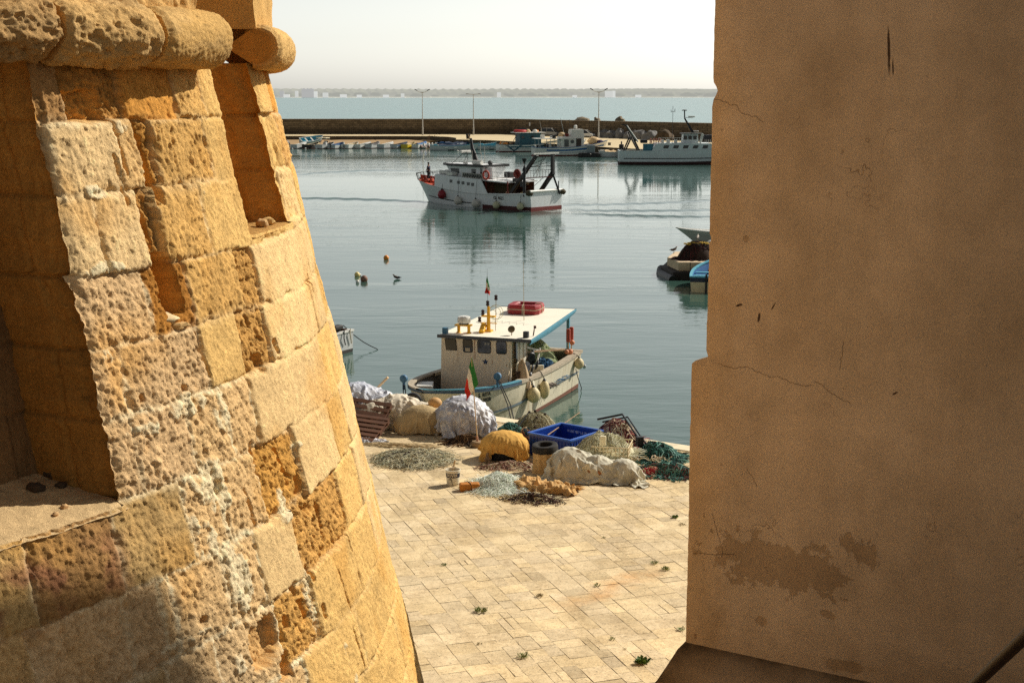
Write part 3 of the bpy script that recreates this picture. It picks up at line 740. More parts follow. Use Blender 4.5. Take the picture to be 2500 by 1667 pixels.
    for a in [(418, 700, .125, .21, .32, .22, .12), (400, 655, .12, .10, .16, .4, 0), (372, 560, .035, .16, .14, .5, .2), (368, 395, .055, .26, .10, .5, .15),
              (285, 330, .02, .30, .05, .6, .1), (295, 440, .02, .16, .06, .6, .1), (215, 262, .22, .11, .075, .4, 0), (455, 950, .05, .03, .07, .6, 0), (350, 972, .03, .03, .07, .6, 0),
              (640, 890, .07, .07, .07, .5, 0), (672, 845, .035, .06, .06, .5, .3), (500, 870, .012, .17, .05, .4, .16), (735, 1180, .05, .09, .09, .5, 0), (785, 1262, .05, .10, .10, .5, 0),
              (560, 1270, .02, .05, .06, .5, 0), (615, 1245, .022, .16, .06, .5, .2), (758, 1400, .03, .07, .08, .4, .2), (722, 1440, .035, .06, .07, .5, 0), (745, 1490, .04, .09, .10, .4, .2),
              (705, 1520, .05, .05, .07, .5, 0), (650, 1575, .20, .16, .10, .4, 0), (700, 1625, .08, .10, .10, .5, 0), (790, 1495, .03, .06, .07, .5, 0), (500, 1515, .05, .03, .05, .6, 0),
              (840, 1440, .012, .2, .05, .4, .2), (872, 1575, .015, .2, .06, .4, .2), (850, 1320, .012, .10, .05, .5, .2), (690, 1130, .03, .12, .05, .5, .2), (620, 1110, .04, .08, .06, .5, 0), (755, 690, .02, .09, .05, .4, .3)]:
        L = np.maximum(L, loss(*a))
    d = d - L
    # colour
    lum = 1 + .13 * (rnd2 - .5) + .24 * f_md + .30 * f_hi + .14 * f_lo - .10 * pit2 - .08 * crm
    C = tint * lum[..., None]
    warm = np.array(lin((220 / 255, 164 / 255, 84 / 255)))
    wmk = np.clip(sstep(.0, .5, fbm2(X * 1.3 + 20, Y * 1.1, 101, 3)) * .55 + hol * .7 + (L > .02) * .5, 0, .9)
    C = C * (1 - wmk[..., None]) + (warm * lum[..., None]) * wmk[..., None]
    white = np.array(lin((250 / 255, 232 / 255, 190 / 255)))
    mk = np.exp(-(dj / (.012 + .055 * np.clip(fbm2(X * 2.3, Y * 2.3, 111, 4) + .15, 0, 1))) ** 2) * np.clip(mort, 0, 1)
    # patches of white plaster left on the wall
    plz = np.zeros(sh)
    for px, py, rx, ry, a in [(520, 1190, .22, .30, 1), (500, 1310, .20, .18, 1), (470, 985, .25, .10, .9), (545, 1010, .14, .22, .9), (215, 470, .22, .05, 1), (590, 1410, .17, .30, 1), (690, 1225, .10, .16, .9),
                              (760, 1470, .08, .24, .9), (590, 1620, .07, .10, .9), (460, 1560, .30, .03, .8), (850, 1590, .10, .30, .5), (260, 655, .25, .05, .8), (270, 870, .12, .05, .7), (345, 1055, .2, .05, .7), (720, 1090, .14, .03, .8), (300, 310, .12, .05, .8), (520, 610, .05, .25, .6), (505, 500, .02, .2, .7)]:
        cx, cy = pick(px, py); plz = np.maximum(plz, a * (1 - sstep(.5, 1.25, np.hypot((X - cx) / rx, (Y - cy) / ry))))
    pn = fbm2(X * 6 + 7, Y * 4.2, 121, 5, .6); pl = sstep(.02, .20, pn + .55 * (plz - .62)) * (plz > .05)
    d = d + .012 * pl * (1 - np.clip(L / .03, 0, 1))
    mk = mk * (.55 + .45 * sstep(-.3, .3, f_hi)); mk = np.clip(np.maximum(mk, pl * (.80 + .3 * f_hi)), 0, 1) * (1 - np.clip(L / .03, 0, 1) * .8)
    C = C * (1 - mk[..., None]) + white * (.9 + .25 * f_hi[..., None]) * mk[..., None]
    # pits are darker, lower left painted darker to deepen the cast shadow
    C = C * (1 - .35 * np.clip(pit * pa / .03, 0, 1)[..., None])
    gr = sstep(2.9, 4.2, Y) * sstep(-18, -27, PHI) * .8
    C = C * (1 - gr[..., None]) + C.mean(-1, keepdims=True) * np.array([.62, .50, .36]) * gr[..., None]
    pink = sstep(2.5, 2.65, Y) * (1 - sstep(2.85, 3.05, Y)) * sstep(-26, -31, PHI) * sstep(-.1, .3, fbm2(X * 3, Y * 5, 131, 3)) * .6
    C = C * (1 - pink[..., None]) + np.array(lin((150 / 255, 96 / 255, 76 / 255))) * pink[..., None]
    C = C * 1.14
    return d, np.clip(C, .01, .97)
def sandstone_mat():
    m, t, b = new_mat('golden_sandstone'); p = t.pos(); base = t.attr('Col')
    n = t.noise(p, 55, 5, 0.75); g = t.noise(p, 190, 2, 0.6)
    c = t.mix(1.0, base, t.ramp(n, [(0.25, 0.74), (0.75, 1.22)]), 'MULTIPLY')
    c = t.mix(1.0, c, t.ramp(g, [(0.3, 0.80), (0.7, 1.16)]), 'MULTIPLY')
    c = t.mix(0.7, c, t.mix(1.0, c, t.ramp(t.noise(p, 34, 4, 0.8), [(0.32, 0.42), (0.41, 1.0)]), 'MULTIPLY'))
    t.set(b.inputs['Base Color'], c); b.inputs['Roughness'].default_value = 0.95; b.inputs['Specular IOR Level'].default_value = 0.12
    t.set(b.inputs['Normal'], t.bump(t.math('ADD', n, t.math('MULTIPLY', g, 0.5)), 0.8, 0.014))
    return m
SAND = sandstone_mat()
tower = thing('bastion_tower', 'huge golden sandstone tower with sloping eroded masonry filling the left of the view', 'tower', (0, 0, 0))
hs_ = np.concatenate([np.arange(-.25, 5.75, .0095), np.linspace(5.8, EYE - QZ + .1, 40)])
ph_ = np.concatenate([np.linspace(-80, -40.5, 40), np.arange(-40, 10.6, .072), np.linspace(11, 40, 40)])
# put grid lines exactly on the edges of the openings
for e in (PH_REC, PH_SL0, PH_SL1): ph_[np.argmin(np.abs(ph_ - e))] = e
for e in (H_SILL, H_LEDGE): hs_[np.argmin(np.abs(hs_ - e))] = e
PHI, HH = np.meshgrid(ph_, hs_, indexing='ij')
def edge_jit(h, s): return .28 * fbm2(h * 3.0, h * 0 + s * 7.7, 200 + s, 4, .6)
warp = np.zeros_like(PHI)
for s, e in enumerate((PH_REC, PH_SL0, PH_SL1)):
    warp += edge_jit(HH, s) * np.exp(-((PHI - e) / 1.2) ** 2) * (1.0 if s else 1.4)
PW = PHI + warp
dsp, CW = wall_fields(PW, HH)
for e, hm in ((PH_REC, H_LEDGE), (PH_SL0, H_SILL), (PH_SL1, H_SILL)):       # chipped arrises
    a = np.exp(-((PHI - e) / .35) ** 2) * (HH < hm); dsp -= a * (.02 + .03 * np.abs(fbm2(HH * 4, HH * 0 + e, 301, 4)))
# far side of the slot: the lit strip beside it is deeply broken
fb_ = np.exp(-((PHI - 1.6) / 2.4) ** 2) * (HH < H_SILL) * (HH > .14); dsp -= fb_ * (.05 + .10 * np.abs(fbm2(np.radians(PW) * 7 * 4, HH * 3.2, 305, 4)))
RAD = TR + TK * HH + dsp
VX = np.stack([TC[0] + RAD * np.cos(np.radians(PW)), TC[1] + RAD * np.sin(np.radians(PW)), EYE - HH], -1)
pc = (PHI[:-1, :-1] + PHI[1:, 1:]) / 2; hc = (HH[:-1, :-1] + HH[1:, 1:]) / 2
hole = ((pc > PH_SL0) & (pc < PH_SL1) & (hc < H_SILL)) | ((pc < PH_REC) & (pc > PH_REC - 16) & (hc < H_LEDGE))
F = grid_faces(len(ph_), len(hs_), ~hole)
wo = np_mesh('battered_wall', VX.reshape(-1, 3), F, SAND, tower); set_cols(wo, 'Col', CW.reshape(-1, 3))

def jamb(name, ip, hmax, depth, side, amp, hmin=-.26, n=46, tint=1.0, grad=0.0):
    """wall of an opening running inward from grid column ip; side=+1 faces -phi"""
    rows = (hs_ <= hmax + 1e-6) & (hs_ >= hmin); hh = hs_[rows]; s = np.concatenate([[0], np.linspace(.004, depth, n)])
    S, Hh = np.meshgrid(s, hh, indexing='ij'); P0 = VX[ip][rows]; C0 = CW[ip][rows]
    a = np.radians(PW[ip][rows]); rad = np.stack([np.cos(a), np.sin(a), 0 * a], -1); tan = np.stack([-np.sin(a), np.cos(a), 0 * a], -1)
    HBa = np.array(HB); ci = np.clip(np.searchsorted(HBa, Hh) - 1, 0, 16); dh = np.minimum(Hh - HBa[ci], HBa[ci + 1] - Hh)
    vj = .22 + .14 * _hash(ci, ci * 0, 5); dv = np.abs(S - vj)
    dj = np.minimum(dh, dv + .0)
    face = amp * (fbm2(S * 5, Hh * 4, 31 + ip, 5, .55)) * 2.2 + .3 * amp * noise2(S * 40, Hh * 34, 9)
    rugged = sstep(.30, .02, S) * (.10 * np.abs(fbm2(S * 7 + 1, Hh * 3.6, 57, 4)) + .02) * (amp > .006)
    dd = face - .022 * np.exp(-(dj / .012) ** 2) - rugged + (_hash(ci, (S > vj).astype(int), 61) - .5) * .016
    dd = dd * sstep(0, .03, S)
    V = P0[None] - rad[None] * S[..., None] - side * tan[None] * dd[..., None]
    lum = 1 + .25 * fbm2(S * 6, Hh * 6, 71, 4) + .15 * noise2(S * 40, Hh * 40, 73) + .14 * (_hash(ci, (S > vj).astype(int), 67) - .5)
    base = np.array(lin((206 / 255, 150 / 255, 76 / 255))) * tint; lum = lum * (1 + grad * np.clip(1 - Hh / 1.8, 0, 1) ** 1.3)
    Cc = base * lum[..., None]; Cc = np.where(S[..., None] < .002, C0[None], Cc)
    Fq = grid_faces(len(s), len(hh))
    if side < 0: Fq = Fq[:, ::-1]
    o = np_mesh(name, V.reshape(-1, 3), Fq, SAND, tower); set_cols(o, 'Col', np.clip(Cc, .01, .9).reshape(-1, 3)); return o
ic = lambda e: int(np.argmin(np.abs(ph_ - e)))
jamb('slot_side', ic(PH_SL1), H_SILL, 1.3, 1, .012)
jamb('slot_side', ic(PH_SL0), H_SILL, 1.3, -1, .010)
jamb('recess_side', ic(PH_REC), H_LEDGE, .70, 1, .008, tint=.62, grad=.9)  # darkened colour paints the recess shade, lighter towards the top
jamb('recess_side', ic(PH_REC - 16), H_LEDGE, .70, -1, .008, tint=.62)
def patch(name, phs, hs2, radf, tint, seed, amp=.02, extra=None):
    A_, B_ = np.meshgrid(phs, hs2, indexing='ij'); X = np.radians(A_) * 7
    d = amp * (1.6 * fbm2(X * 3, B_ * 3, seed, 5, .55) + .5 * fbm2(X * 14, B_ * 12, seed + 1, 4)); hb = np.array(HB); ci = np.clip(np.searchsorted(hb, B_ + .02 * fbm2(X * 2, B_ * 2, seed + 4, 2)) - 1, 0, 16)
    dh = np.minimum(np.abs(B_ - hb[ci]), np.abs(hb[ci + 1] - B_)); xo = (X / .62 + .5 * (ci % 2) + _hash(ci, ci * 0, seed)); dv = np.abs(xo - np.round(xo)) * .62
    d = d - .016 * np.exp(-(np.minimum(dh, dv) / .012) ** 2) + (_hash(ci, np.round(xo - .5).astype(int), seed + 2) - .5) * .02
    Rr = radf(A_, B_) + d
    V = np.stack([TC[0] + Rr * np.cos(np.radians(A_)), TC[1] + Rr * np.sin(np.radians(A_)), EYE - B_], -1)
    lum = 1 + .3 * fbm2(X * 4, B_ * 4, seed + 6, 4) + .15 * noise2(X * 40, B_ * 40, seed + 7)
    o = np_mesh(name, V.reshape(-1, 3), grid_faces(len(phs), len(hs2)), SAND, tower)
    set_cols(o, 'Col', np.clip(np.array(lin(np.array(tint) / 255)) * lum[..., None], .01, .9).reshape(-1, 3)); return o
patch('recess_back', np.arange(PH_REC - 16.2, PH_REC + .8, .09), np.arange(-.2, H_LEDGE + .1, .012), lambda a, b: TR + TK * b - .68 + 0 * a, (140, 106, 68), 401, .016)  # darker tint paints the recess shade on the back as well
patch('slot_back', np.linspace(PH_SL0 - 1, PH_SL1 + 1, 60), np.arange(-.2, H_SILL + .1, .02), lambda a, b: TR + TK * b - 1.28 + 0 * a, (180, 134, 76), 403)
def floor_patch(name, p0, p1, h, depth, slope, tint, seed, ip=None):
    phs = np.linspace(p0, p1, 150); ss = np.linspace(-.012, depth, 60); A_, S = np.meshgrid(phs, ss, indexing='ij')
    rr = TR + TK * h - S + .01 * fbm2(A_ * 1.5, S * 3, seed, 3); z = EYE - h + slope * S + .016 * fbm2(np.radians(A_) * 28, S * 5, seed, 5, .6) - .02 * sstep(.06, -.01, S)
    V = np.stack([TC[0] + rr * np.cos(np.radians(A_)), TC[1] + rr * np.sin(np.radians(A_)), z], -1)
    lum = 1 + .3 * fbm2(A_ * 2, S * 8, seed + 3, 4)
    o = np_mesh(name, V.reshape(-1, 3), grid_faces(len(phs), len(ss)), SAND, tower); set_cols(o, 'Col', np.clip(np.array(lin(np.array(tint) / 255)) * lum[..., None], .01, .9).reshape(-1, 3))
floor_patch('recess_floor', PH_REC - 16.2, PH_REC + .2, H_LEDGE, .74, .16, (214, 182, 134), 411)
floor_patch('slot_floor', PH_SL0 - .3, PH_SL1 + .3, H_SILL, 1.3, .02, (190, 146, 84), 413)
# torus moulding: each carved length its own stone
def torus(name, p0, p1, worn, seed, hc_=-.375, rt=.205, out=.015, dphi=.09, cap0=True, cap1=True, tint=(206, 160, 92), smoothw=1.0):
    phs = np.arange(p0, p1 + 1e-6, dphi); th = np.linspace(-PI * .62, PI * .62, 84); A_, T_ = np.meshgrid(phs, th, indexing='ij'); X = np.radians(A_) * 7.2
    d = worn * (1.5 * fbm2(X * 2.4, T_ * .7, seed, 4, .55) + .55 * fbm2(X * 9, T_ * 2.2, seed + 2, 4, .6)) + .006 * noise2(X * 42, T_ * 9, seed + 5) - .4 * worn * np.clip(fbm2(X * 3.5 + 4, T_ * 1.1, seed + 8, 3) * 3 - .6, 0, 1)
    w1, w2, wi = worley2(X * 16, T_ * 3.2, seed); d -= .55 * worn * sstep(.12, .42, fbm2(X * 10, T_ * 1.8, seed + 19, 4, .6)) + .35 * worn * np.abs(fbm2(X * 11, T_ * 2.6, seed + 23, 4, .6))
    en_ = np.minimum(A_ - p0, p1 - A_) * R(1) * 7; d -= .03 * np.exp(-(en_ / .03) ** 2) * smoothw
    rr = rt + d; r2 = TR + out + rr * np.cos(T_); z = EYE - hc_ + rr * np.sin(T_) * .98
    V = np.stack([TC[0] + r2 * np.cos(np.radians(A_)), TC[1] + r2 * np.sin(np.radians(A_)), z], -1)
    lum = 1 + .28 * fbm2(X * 5, T_ * 2, seed + 11, 4) + .16 * noise2(X * 36, T_ * 8, seed + 12) + .12 * sstep(0, .5, fbm2(X * 1.5, T_ * .7, seed + 14, 3))
    Cc = np.array(lin(np.array(tint) / 255)) * lum[..., None]; g = sstep(.0, .35, fbm2(X * 2, T_ + 3, seed + 15, 3))[..., None] * .35
    Cc = Cc * (1 - g) + np.array(lin((.74, .62, .44))) * lum[..., None] * g
    V = V.reshape(-1, 3); F_ = grid_faces(len(phs), len(th))[:, ::-1]; nt = len(th); ex = []; exc = []
    for row, on in ((0, cap0), (len(phs) - 1, cap1)):
        if not on: continue
        a = R(phs[row]); cpt = np.array([TC[0] + (TR - .25) * math.cos(a), TC[1] + (TR - .25) * math.sin(a), EYE - hc_]); rim = V[row * nt:(row + 1) * nt]
        prev = np.arange(row * nt, (row + 1) * nt)
        for k in range(1, 9):
            f = k / 8; ring = rim * (1 - f) + cpt * f; tan = np.array([-math.sin(a), math.cos(a), 0]) * (.014 * fbm2(ring[:, 0] * 7 + ring[:, 1] * 5, ring[:, 2] * 7, seed + 3, 4)[:, None] * (f < .99))
            base = len(V) + sum(len(e) for e in ex); ex.append(ring + tan); exc.append(np.tile(np.array(lin(np.array([206, 150, 76]) / 255)), (nt, 1)) * (1 + .25 * fbm2(ring[:, 0] * 9 + ring[:, 1] * 6, ring[:, 2] * 9, seed + 4, 4))[:, None])
            cur = np.arange(base, base + nt); qd = np.stack([prev[:-1], prev[1:], cur[1:], cur[:-1]], -1)
            F_ = np.concatenate([F_, qd if row == 0 else qd[:, ::-1]]); prev = cur
    V = np.concatenate([V] + ex); Cc = np.concatenate([Cc.reshape(-1, 3)] + exc)
    o = np_mesh(name, V, F_, SAND, tower); set_cols(o, 'Col', np.clip(Cc, .01, .9))
    o.data.set_sharp_from_angle(angle=R(62)); return o
pj = tower_phi(322, 120)[0]
torus('torus_stone', -46.0, -27.2, .055, 501, tint=(190, 152, 100))
torus('torus_stone', -27.0, pj - .12, .040, 503, tint=(212, 172, 112))
torus('torus_stone', pj + .12, PH_SL0 - 1.9, .012, 505, rt=.208, out=.03, tint=(214, 172, 106))
torus('torus_stone', PH_SL1 - .4, 9.5, .008, 507, rt=.182, out=.02, tint=(226, 184, 118))
torus('torus_stone', 9.7, 26, .008, 509, rt=.182, out=.02, tint=(214, 168, 96), dphi=.3)
# upper wall above the moulding, with the slot running on through it
def upper(name, p0, p1, seed, r_, jag, dphi=.09, tint=(222, 178, 110)):
    phs = np.arange(p0, p1, dphi); hh = np.arange(-3.3, -.5, .014); A_, B_ = np.meshgrid(phs, hh, indexing='ij'); X = np.radians(A_) * 7
    en_ = np.stack([A_ - p0, p1 - A_]); jg = jag * fbm2(B_ * 3, B_ * 0 + seed, seed, 4, .6)
    A2 = A_ + jg * (np.exp(-(en_[0] / 1.0) ** 2) + np.exp(-(en_[1] / 1.0) ** 2))
    ci = np.floor((B_ + 3.3) / .47); dh = np.abs((B_ + 3.3) / .47 - np.round((B_ + 3.3) / .47)) * .47; xo = X / .8 + .47 * ci; dv = np.abs(xo - np.round(xo)) * .8
    d = .02 * fbm2(X * 3, B_ * 3, seed, 4) + jag * .05 * fbm2(X * 7, B_ * 6, seed + 1, 4) - .018 * np.exp(-(np.minimum(dh, dv) / .012) ** 2)
    Rr = r_ + d; n1, n2 = len(phs), len(hh)
    V = np.stack([TC[0] + Rr * np.cos(np.radians(A2)), TC[1] + Rr * np.sin(np.radians(A2)), EYE - B_], -1); F_ = grid_faces(n1, n2); V = V.reshape(-1, 3)
    lum = (1 + .25 * fbm2(X * 5, B_ * 5, seed + 3, 4) + .12 * noise2(X * 38, B_ * 38, seed + 4)).reshape(-1)
    base = len(V); ex = []; lx = []
    for row in (0, n1 - 1):                     # returns running inward
        a = np.radians(A2[row]); prev = np.arange(row * n2, (row + 1) * n2)
        for k in range(1, 14):
            s = 1.2 * k / 13; rr = Rr[row] - s; wob = (.012 * fbm2(hh * 6, hh * 0 + s * 6, seed + 9, 3) - .02 * np.exp(-(np.minimum(dh[row], np.abs(s - .42)) / .014) ** 2)) * (1 if row == 0 else -1)
            ring = np.stack([TC[0] + rr * np.cos(a) - wob * np.sin(a), TC[1] + rr * np.sin(a) + wob * np.cos(a), EYE - hh], -1)
            cur = np.arange(base, base + n2); base += n2; ex.append(ring); lx.append(1 + .2 * fbm2(hh * 5, hh * 0 + s * 5, seed + 5, 4))
            qd = np.stack([prev[:-1], prev[1:], cur[1:], cur[:-1]], -1); F_ = np.concatenate([F_, qd if row == 0 else qd[:, ::-1]]); prev = cur
    V = np.concatenate([V] + ex); lum = np.concatenate([lum] + lx)
    # top
    o = np_mesh(name, V, F_, SAND, tower); set_cols(o, 'Col', np.clip(np.array(lin(np.array(tint) / 255)) * lum[:, None], .01, .9)); o.data.set_sharp_from_angle(angle=R(60))
upper('parapet_stone', -46, PH_SL0 - 2.4, 601, TR - .02, 1.0, tint=(218, 176, 112))
upper('parapet_stone', PH_SL1 - .6, 26, 603, TR + .0, .12, dphi=.14)
patch('slot_back', np.linspace(PH_SL0 - 4, PH_SL1 + 1, 40), np.arange(-3.3, -.1, .03), lambda a, b: TR - 1.15 + 0 * a + 0 * b, (180, 134, 76), 405)
# core behind the facing, keeps light out of the openings
mb = MB(); mb.lathe([(TR - 1.5 + TK * (EYE - QZ), QZ - .2), (TR - 1.45, EYE), (TR - 1.4, EYE + 3.28), (.01, EYE + 3.3)], 60, c=(TC[0], TC[1], 0)); mb.build('core', paint('rubble_core', srgb(150, 118, 76), .95, .2, 1.0), tower, 60)
# loose stones: on the slot sill, in the putlog hole and on the recess floor
def stone_at(phi, h, r, seed, inset, label, group, tint=(190, 152, 100)):
    rr = TR + TK * h - inset; c = (TC[0] + rr * math.cos(R(phi)), TC[1] + rr * math.sin(R(phi)), EYE - h)
    o = rock('loose_stone', c, r, paint('loose_stone_%d' % tint[0], lin(np.array(tint) / 255), .95, .2, 6.0, bump=.3), seed, label, 'stone', group, 12, 8, rz=seed); return o
stone_at(-5.2, .99, (.05, .07, .036), 41, .12, 'left rounded stone wedged on the sill of the tower slot', 'stones on the slot sill')
stone_at(-3.6, .99, (.045, .06, .032), 42, .12, 'right rounded stone wedged on the sill of the tower slot', 'stones on the slot sill', (214, 176, 110))
a, b = tower_phi(428, 792); stone_at(a, b - .03, (.10, .12, .035), 43, .10, 'flat pale stone lying in the square hole of the tower wall', 'stones in the wall hole', (222, 196, 150))
a, b = tower_phi(450, 806); stone_at(a, b - .025, (.08, .07, .03), 44, .05, 'thin chip in front of the flat stone in the wall hole', 'stones in the wall hole', (206, 168, 110))
q = random.Random(8)
for k, (px, py, r, lb) in enumerate([(128, 1188, .05, 'dark clod at the centre of the shaded recess floor'), (112, 1177, .06, 'largest dark clod heap toward the back of the shaded recess floor'), (150, 1205, .035, 'small clod right of the dark heap on the recess floor'),
     (88, 1216, .05, 'dark clod left of the heap on the recess floor'), (158, 1240, .022, 'tiny pale chip on the recess floor near the lit lip'), (136, 1254, .018, 'tiniest pale chip nearest the lit lip of the recess')]):
    dd = at(px, py, EYE - H_LEDGE + .03); c = dd - np.array([*TC, 0]); phi = math.degrees(math.atan2(c[1], c[0])); rr = math.hypot(c[0], c[1])
    z = EYE - H_LEDGE + .16 * max(TR + TK * H_LEDGE - rr, 0) + r * .3; o = rock('loose_stone', (dd[0], dd[1], z), (r, r * 1.1, r * .7), paint('clod' if k < 4 else 'chip', srgb(70, 54, 36) if k < 4 else srgb(200, 160, 110), .95, .2), 60 + k, lb, 'stone', 'clods and chips in the recess', 9, 6)
# ------------------------------------------------------------------ stucco building on the right
HD = np.array([.851, -.5252]); HD /= np.linalg.norm(HD); HN = np.array([HD[1], -HD[0]])        # HN points at the viewer
HC = np.array([2.68 * 19 / 21.0, 19.0])
house = thing('stucco_house', 'tall ochre grey rendered house corner in shade filling the right of the view', 'house', (HC[0], HC[1], 0), math.atan2(HD[1], HD[0]))
# local: x along the facade to the right, y into the building, z up (from the water)
def stucco_mat():
    m, t, b = new_mat('old_stucco'); v = t.coords('Object'); s = t.sep(v); p2 = t.comb(s[0], s[2], s[1])
    base = srgb(200, 181, 162)
    n1 = t.noise(v, 0.45, 5, 0.6); n2 = t.noise(v, 1.6, 6, 0.65); n3 = t.noise(t.vmath('MULTIPLY', v, (1.6, 1.6, 0.22)), 1.0, 5, 0.65)
    fine = t.noise(v, 55, 4, 0.7)
    c = t.mix(1.0, base, t.ramp(n1, [(0.3, (0.74, 0.72, 0.68)), (0.7, (1.13, 1.13, 1.12))]), 'MULTIPLY')
    c = t.mix(1.0, c, t.ramp(n2, [(0.3, 0.88), (0.7, 1.10)]), 'MULTIPLY')
    c = t.mix(1.0, c, t.ramp(n3, [(0.32, (0.93, 0.91, 0.88)), (0.68, (1.03, 1.03, 1.02))]), 'MULTIPLY')
    c = t.mix(1.0, c, t.ramp(fine, [(0.3, 0.82), (0.7, 1.14)]), 'MULTIPLY')
    c = t.mix(1.0, c, t.ramp(t.noise(v, 16, 3, 0.8), [(0.28, 0.72), (0.40, 1.0)]), 'MULTIPLY')
    c = t.mix(1.0, c, t.mix(t.mrange(s[0], 0.5, 6.5), (1.06, 1.03, 1.0), (0.72, 0.69, 0.62)), 'MULTIPLY')  # facade painted darker to the right, imitating how the light falls off
    # yellowish weathering along the corner arris
    ar = t.mrange(t.math('ADD', s[0], t.math('MULTIPLY', t.math('SUBTRACT', n2, 0.5), 1.2)), -0.2, 0.75, 0.75, 0.0)
    c = t.mix(ar, c, t.mix(1.0, c, (1.0, 0.86, 0.62), 'MULTIPLY'))
    spots = t.ramp(t.noise(t.vmath('MULTIPLY', v, (9, 9, 5)), 1.0, 4, 0.7), [(0.64, 0.0), (0.70, 1.0)])
    c = t.mix(t.math('MULTIPLY', spots, t.mrange(s[0], 0.1, 0.9, 0.7, 0.05)), c, srgb(92, 60, 34))
    h = t.math('MULTIPLY', fine, 0.25)
    def ell(px, py, rx, rz, rot=0.0, nz=0.0, ns=3.0, soft=0.25):
        x, z = face_xy(px, py); q = t.vmath('SUBTRACT', p2, (x, z, 0)); qs = t.sep(q); ca, sa = math.cos(rot), math.sin(rot)
        a = t.math('ADD', t.math('MULTIPLY', qs[0], ca / rx), t.math('MULTIPLY', qs[1], sa / rx)); bb = t.math('ADD', t.math('MULTIPLY', qs[0], -sa / rz), t.math('MULTIPLY', qs[1], ca / rz))
        r = t.math('SQRT', t.math('ADD', t.math('MULTIPLY', a, a), t.math('MULTIPLY', bb, bb)))
        if nz: r = t.math('ADD', r, t.math('MULTIPLY', t.math('SUBTRACT', t.noise(v, ns, 5, 0.62), 0.5), nz))
        return t.mrange(r, 1 - soft, 1.0, 1.0, 0.0)
    # lost finish coat low down, with sharp ragged edges
    pl = ell(1890, 1380, .86, .34, -.05, 3.8, 4.2, .08)
    for e in [ell(2105, 1345, .30, .14, -.5, 3.6, 6, .08), ell(1985, 1400, .42, .22, 0, 3.8, 5.5, .08), ell(1858, 1515, .09, .08, 0, 1.5, 6, .2), ell(2020, 1500, .11, .06, -.3, 1.5, 6, .15), ell(2060, 1625, .38, .11, 0, 2.4, 4, .4), ell(1822, 583, .045, .05, .3, .8, 9, .2)]: pl = t.math('MAXIMUM', pl, e)
    c = t.mix(t.math('MULTIPLY', pl, 0.8), c, t.mix(1.0, c, (0.68, 0.62, 0.54), 'MULTIPLY'))
    h = t.math('SUBTRACT', h, t.math('MULTIPLY', pl, 0.5))
    # gouge and black drips
    dk = ell(2170, 120, .022, .34, .07, .9, 14, .4)
    for e in [ell(2180, 165, .012, .12, .07, .9, 14, .4), ell(1853, 775, .020, .075, -.15, .8, 14, .3), ell(1888, 748, .012, .07, -.5, .8, 14, .4), ell(1805, 745, .06, .018, .35, 1.2, 14, .3), ell(2185, 960, .045, .014, .6, .8, 14, .3)]: dk = t.math('MAXIMUM', dk, e)
    trail = t.math('MULTIPLY', ell(1795, 715, .22, .26, .2, .4, 5, .3), t.ramp(t.noise(v, 13, 3, 0.7), [(0.665, 0.0), (0.69, 1.0)])); dk = t.math('MAXIMUM', dk, trail)
    c = t.mix(t.math('MULTIPLY', dk, 0.9), c, srgb(48, 28, 16))
    # hairline cracks
    for sc_, lo, hi, zz in ((0.55, .4988, .5012, 5.9),):
        nn = t.noise(t.vmath('ADD', v, (zz, 0, 0)), sc_, 5, 0.55); cr = t.math('MULTIPLY', t.mrange(nn, lo - .001, lo, 0, 1), t.mrange(nn, hi, hi + .001, 1, 0))
        cr = t.math('MULTIPLY', cr, t.ramp(t.noise(v, 0.6, 2), [(0.55, 0.0), (0.66, 0.5)])); c = t.mix(cr, c, srgb(92, 62, 38)); h = t.math('SUBTRACT', h, cr)
    def crack(x0, y0, x1, y1, amp, w=.004):
        a_ = face_xy(x0, y0); b_ = face_xy(x1, y1); L = math.hypot(b_[0] - a_[0], b_[1] - a_[1]); ux, uz = (b_[0] - a_[0]) / L, (b_[1] - a_[1]) / L
        q = t.vmath('SUBTRACT', p2, (a_[0], a_[1], 0)); al = t.vmath('DOT_PRODUCT', q, (ux, uz, 0)); ac = t.vmath('DOT_PRODUCT', q, (-uz, ux, 0))
        d = t.math('ABSOLUTE', t.math('ADD', ac, t.math('MULTIPLY', t.math('SUBTRACT', t.noise(t.comb(al, x0 * .01, 0.0), 2.6, 5, .62), 0.5), amp)))
        return t.math('MULTIPLY', t.mrange(d, w * .4, w * 1.6, 1.0, 0.0), t.mrange(t.math('ABSOLUTE', t.math('SUBTRACT', al, L / 2)), L * .42, L * .5, 1.0, 0.0))
    cr = crack(1745, 885, 1990, 945, .34)
    for e in (crack(2060, 830, 2050, 905, .15), crack(1985, 930, 2080, 990, .25), crack(1740, 1250, 1765, 1360, .14), crack(1690, 1350, 1800, 1355, .12), crack(1820, 1140, 1850, 1190, .12), crack(1712, 220, 1870, 300, .3)): cr = t.math('MAXIMUM', cr, e)
    c = t.mix(t.math('MULTIPLY', cr, .55), c, srgb(84, 58, 38)); h = t.math('SUBTRACT', h, cr)
    # grime at the foot and on the plinth top
    gz = t.mrange(t.math('ADD', s[2], t.math('MULTIPLY', t.math('SUBTRACT', n2, 0.5), 1.1)), PLZ + .02, PLZ + .75, 0.75, 0.0)
    c = t.mix(gz, c, t.mix(1.0, c, (0.74, 0.70, 0.64), 'MULTIPLY'))
    nrm = t.sep(t.node('ShaderNodeNewGeometry').outputs['Normal'])
    up = t.math('MULTIPLY', t.mrange(nrm[2], 0.35, 0.6), t.mrange(s[2], PLZ + .3, PLZ + .1, 0, 1))
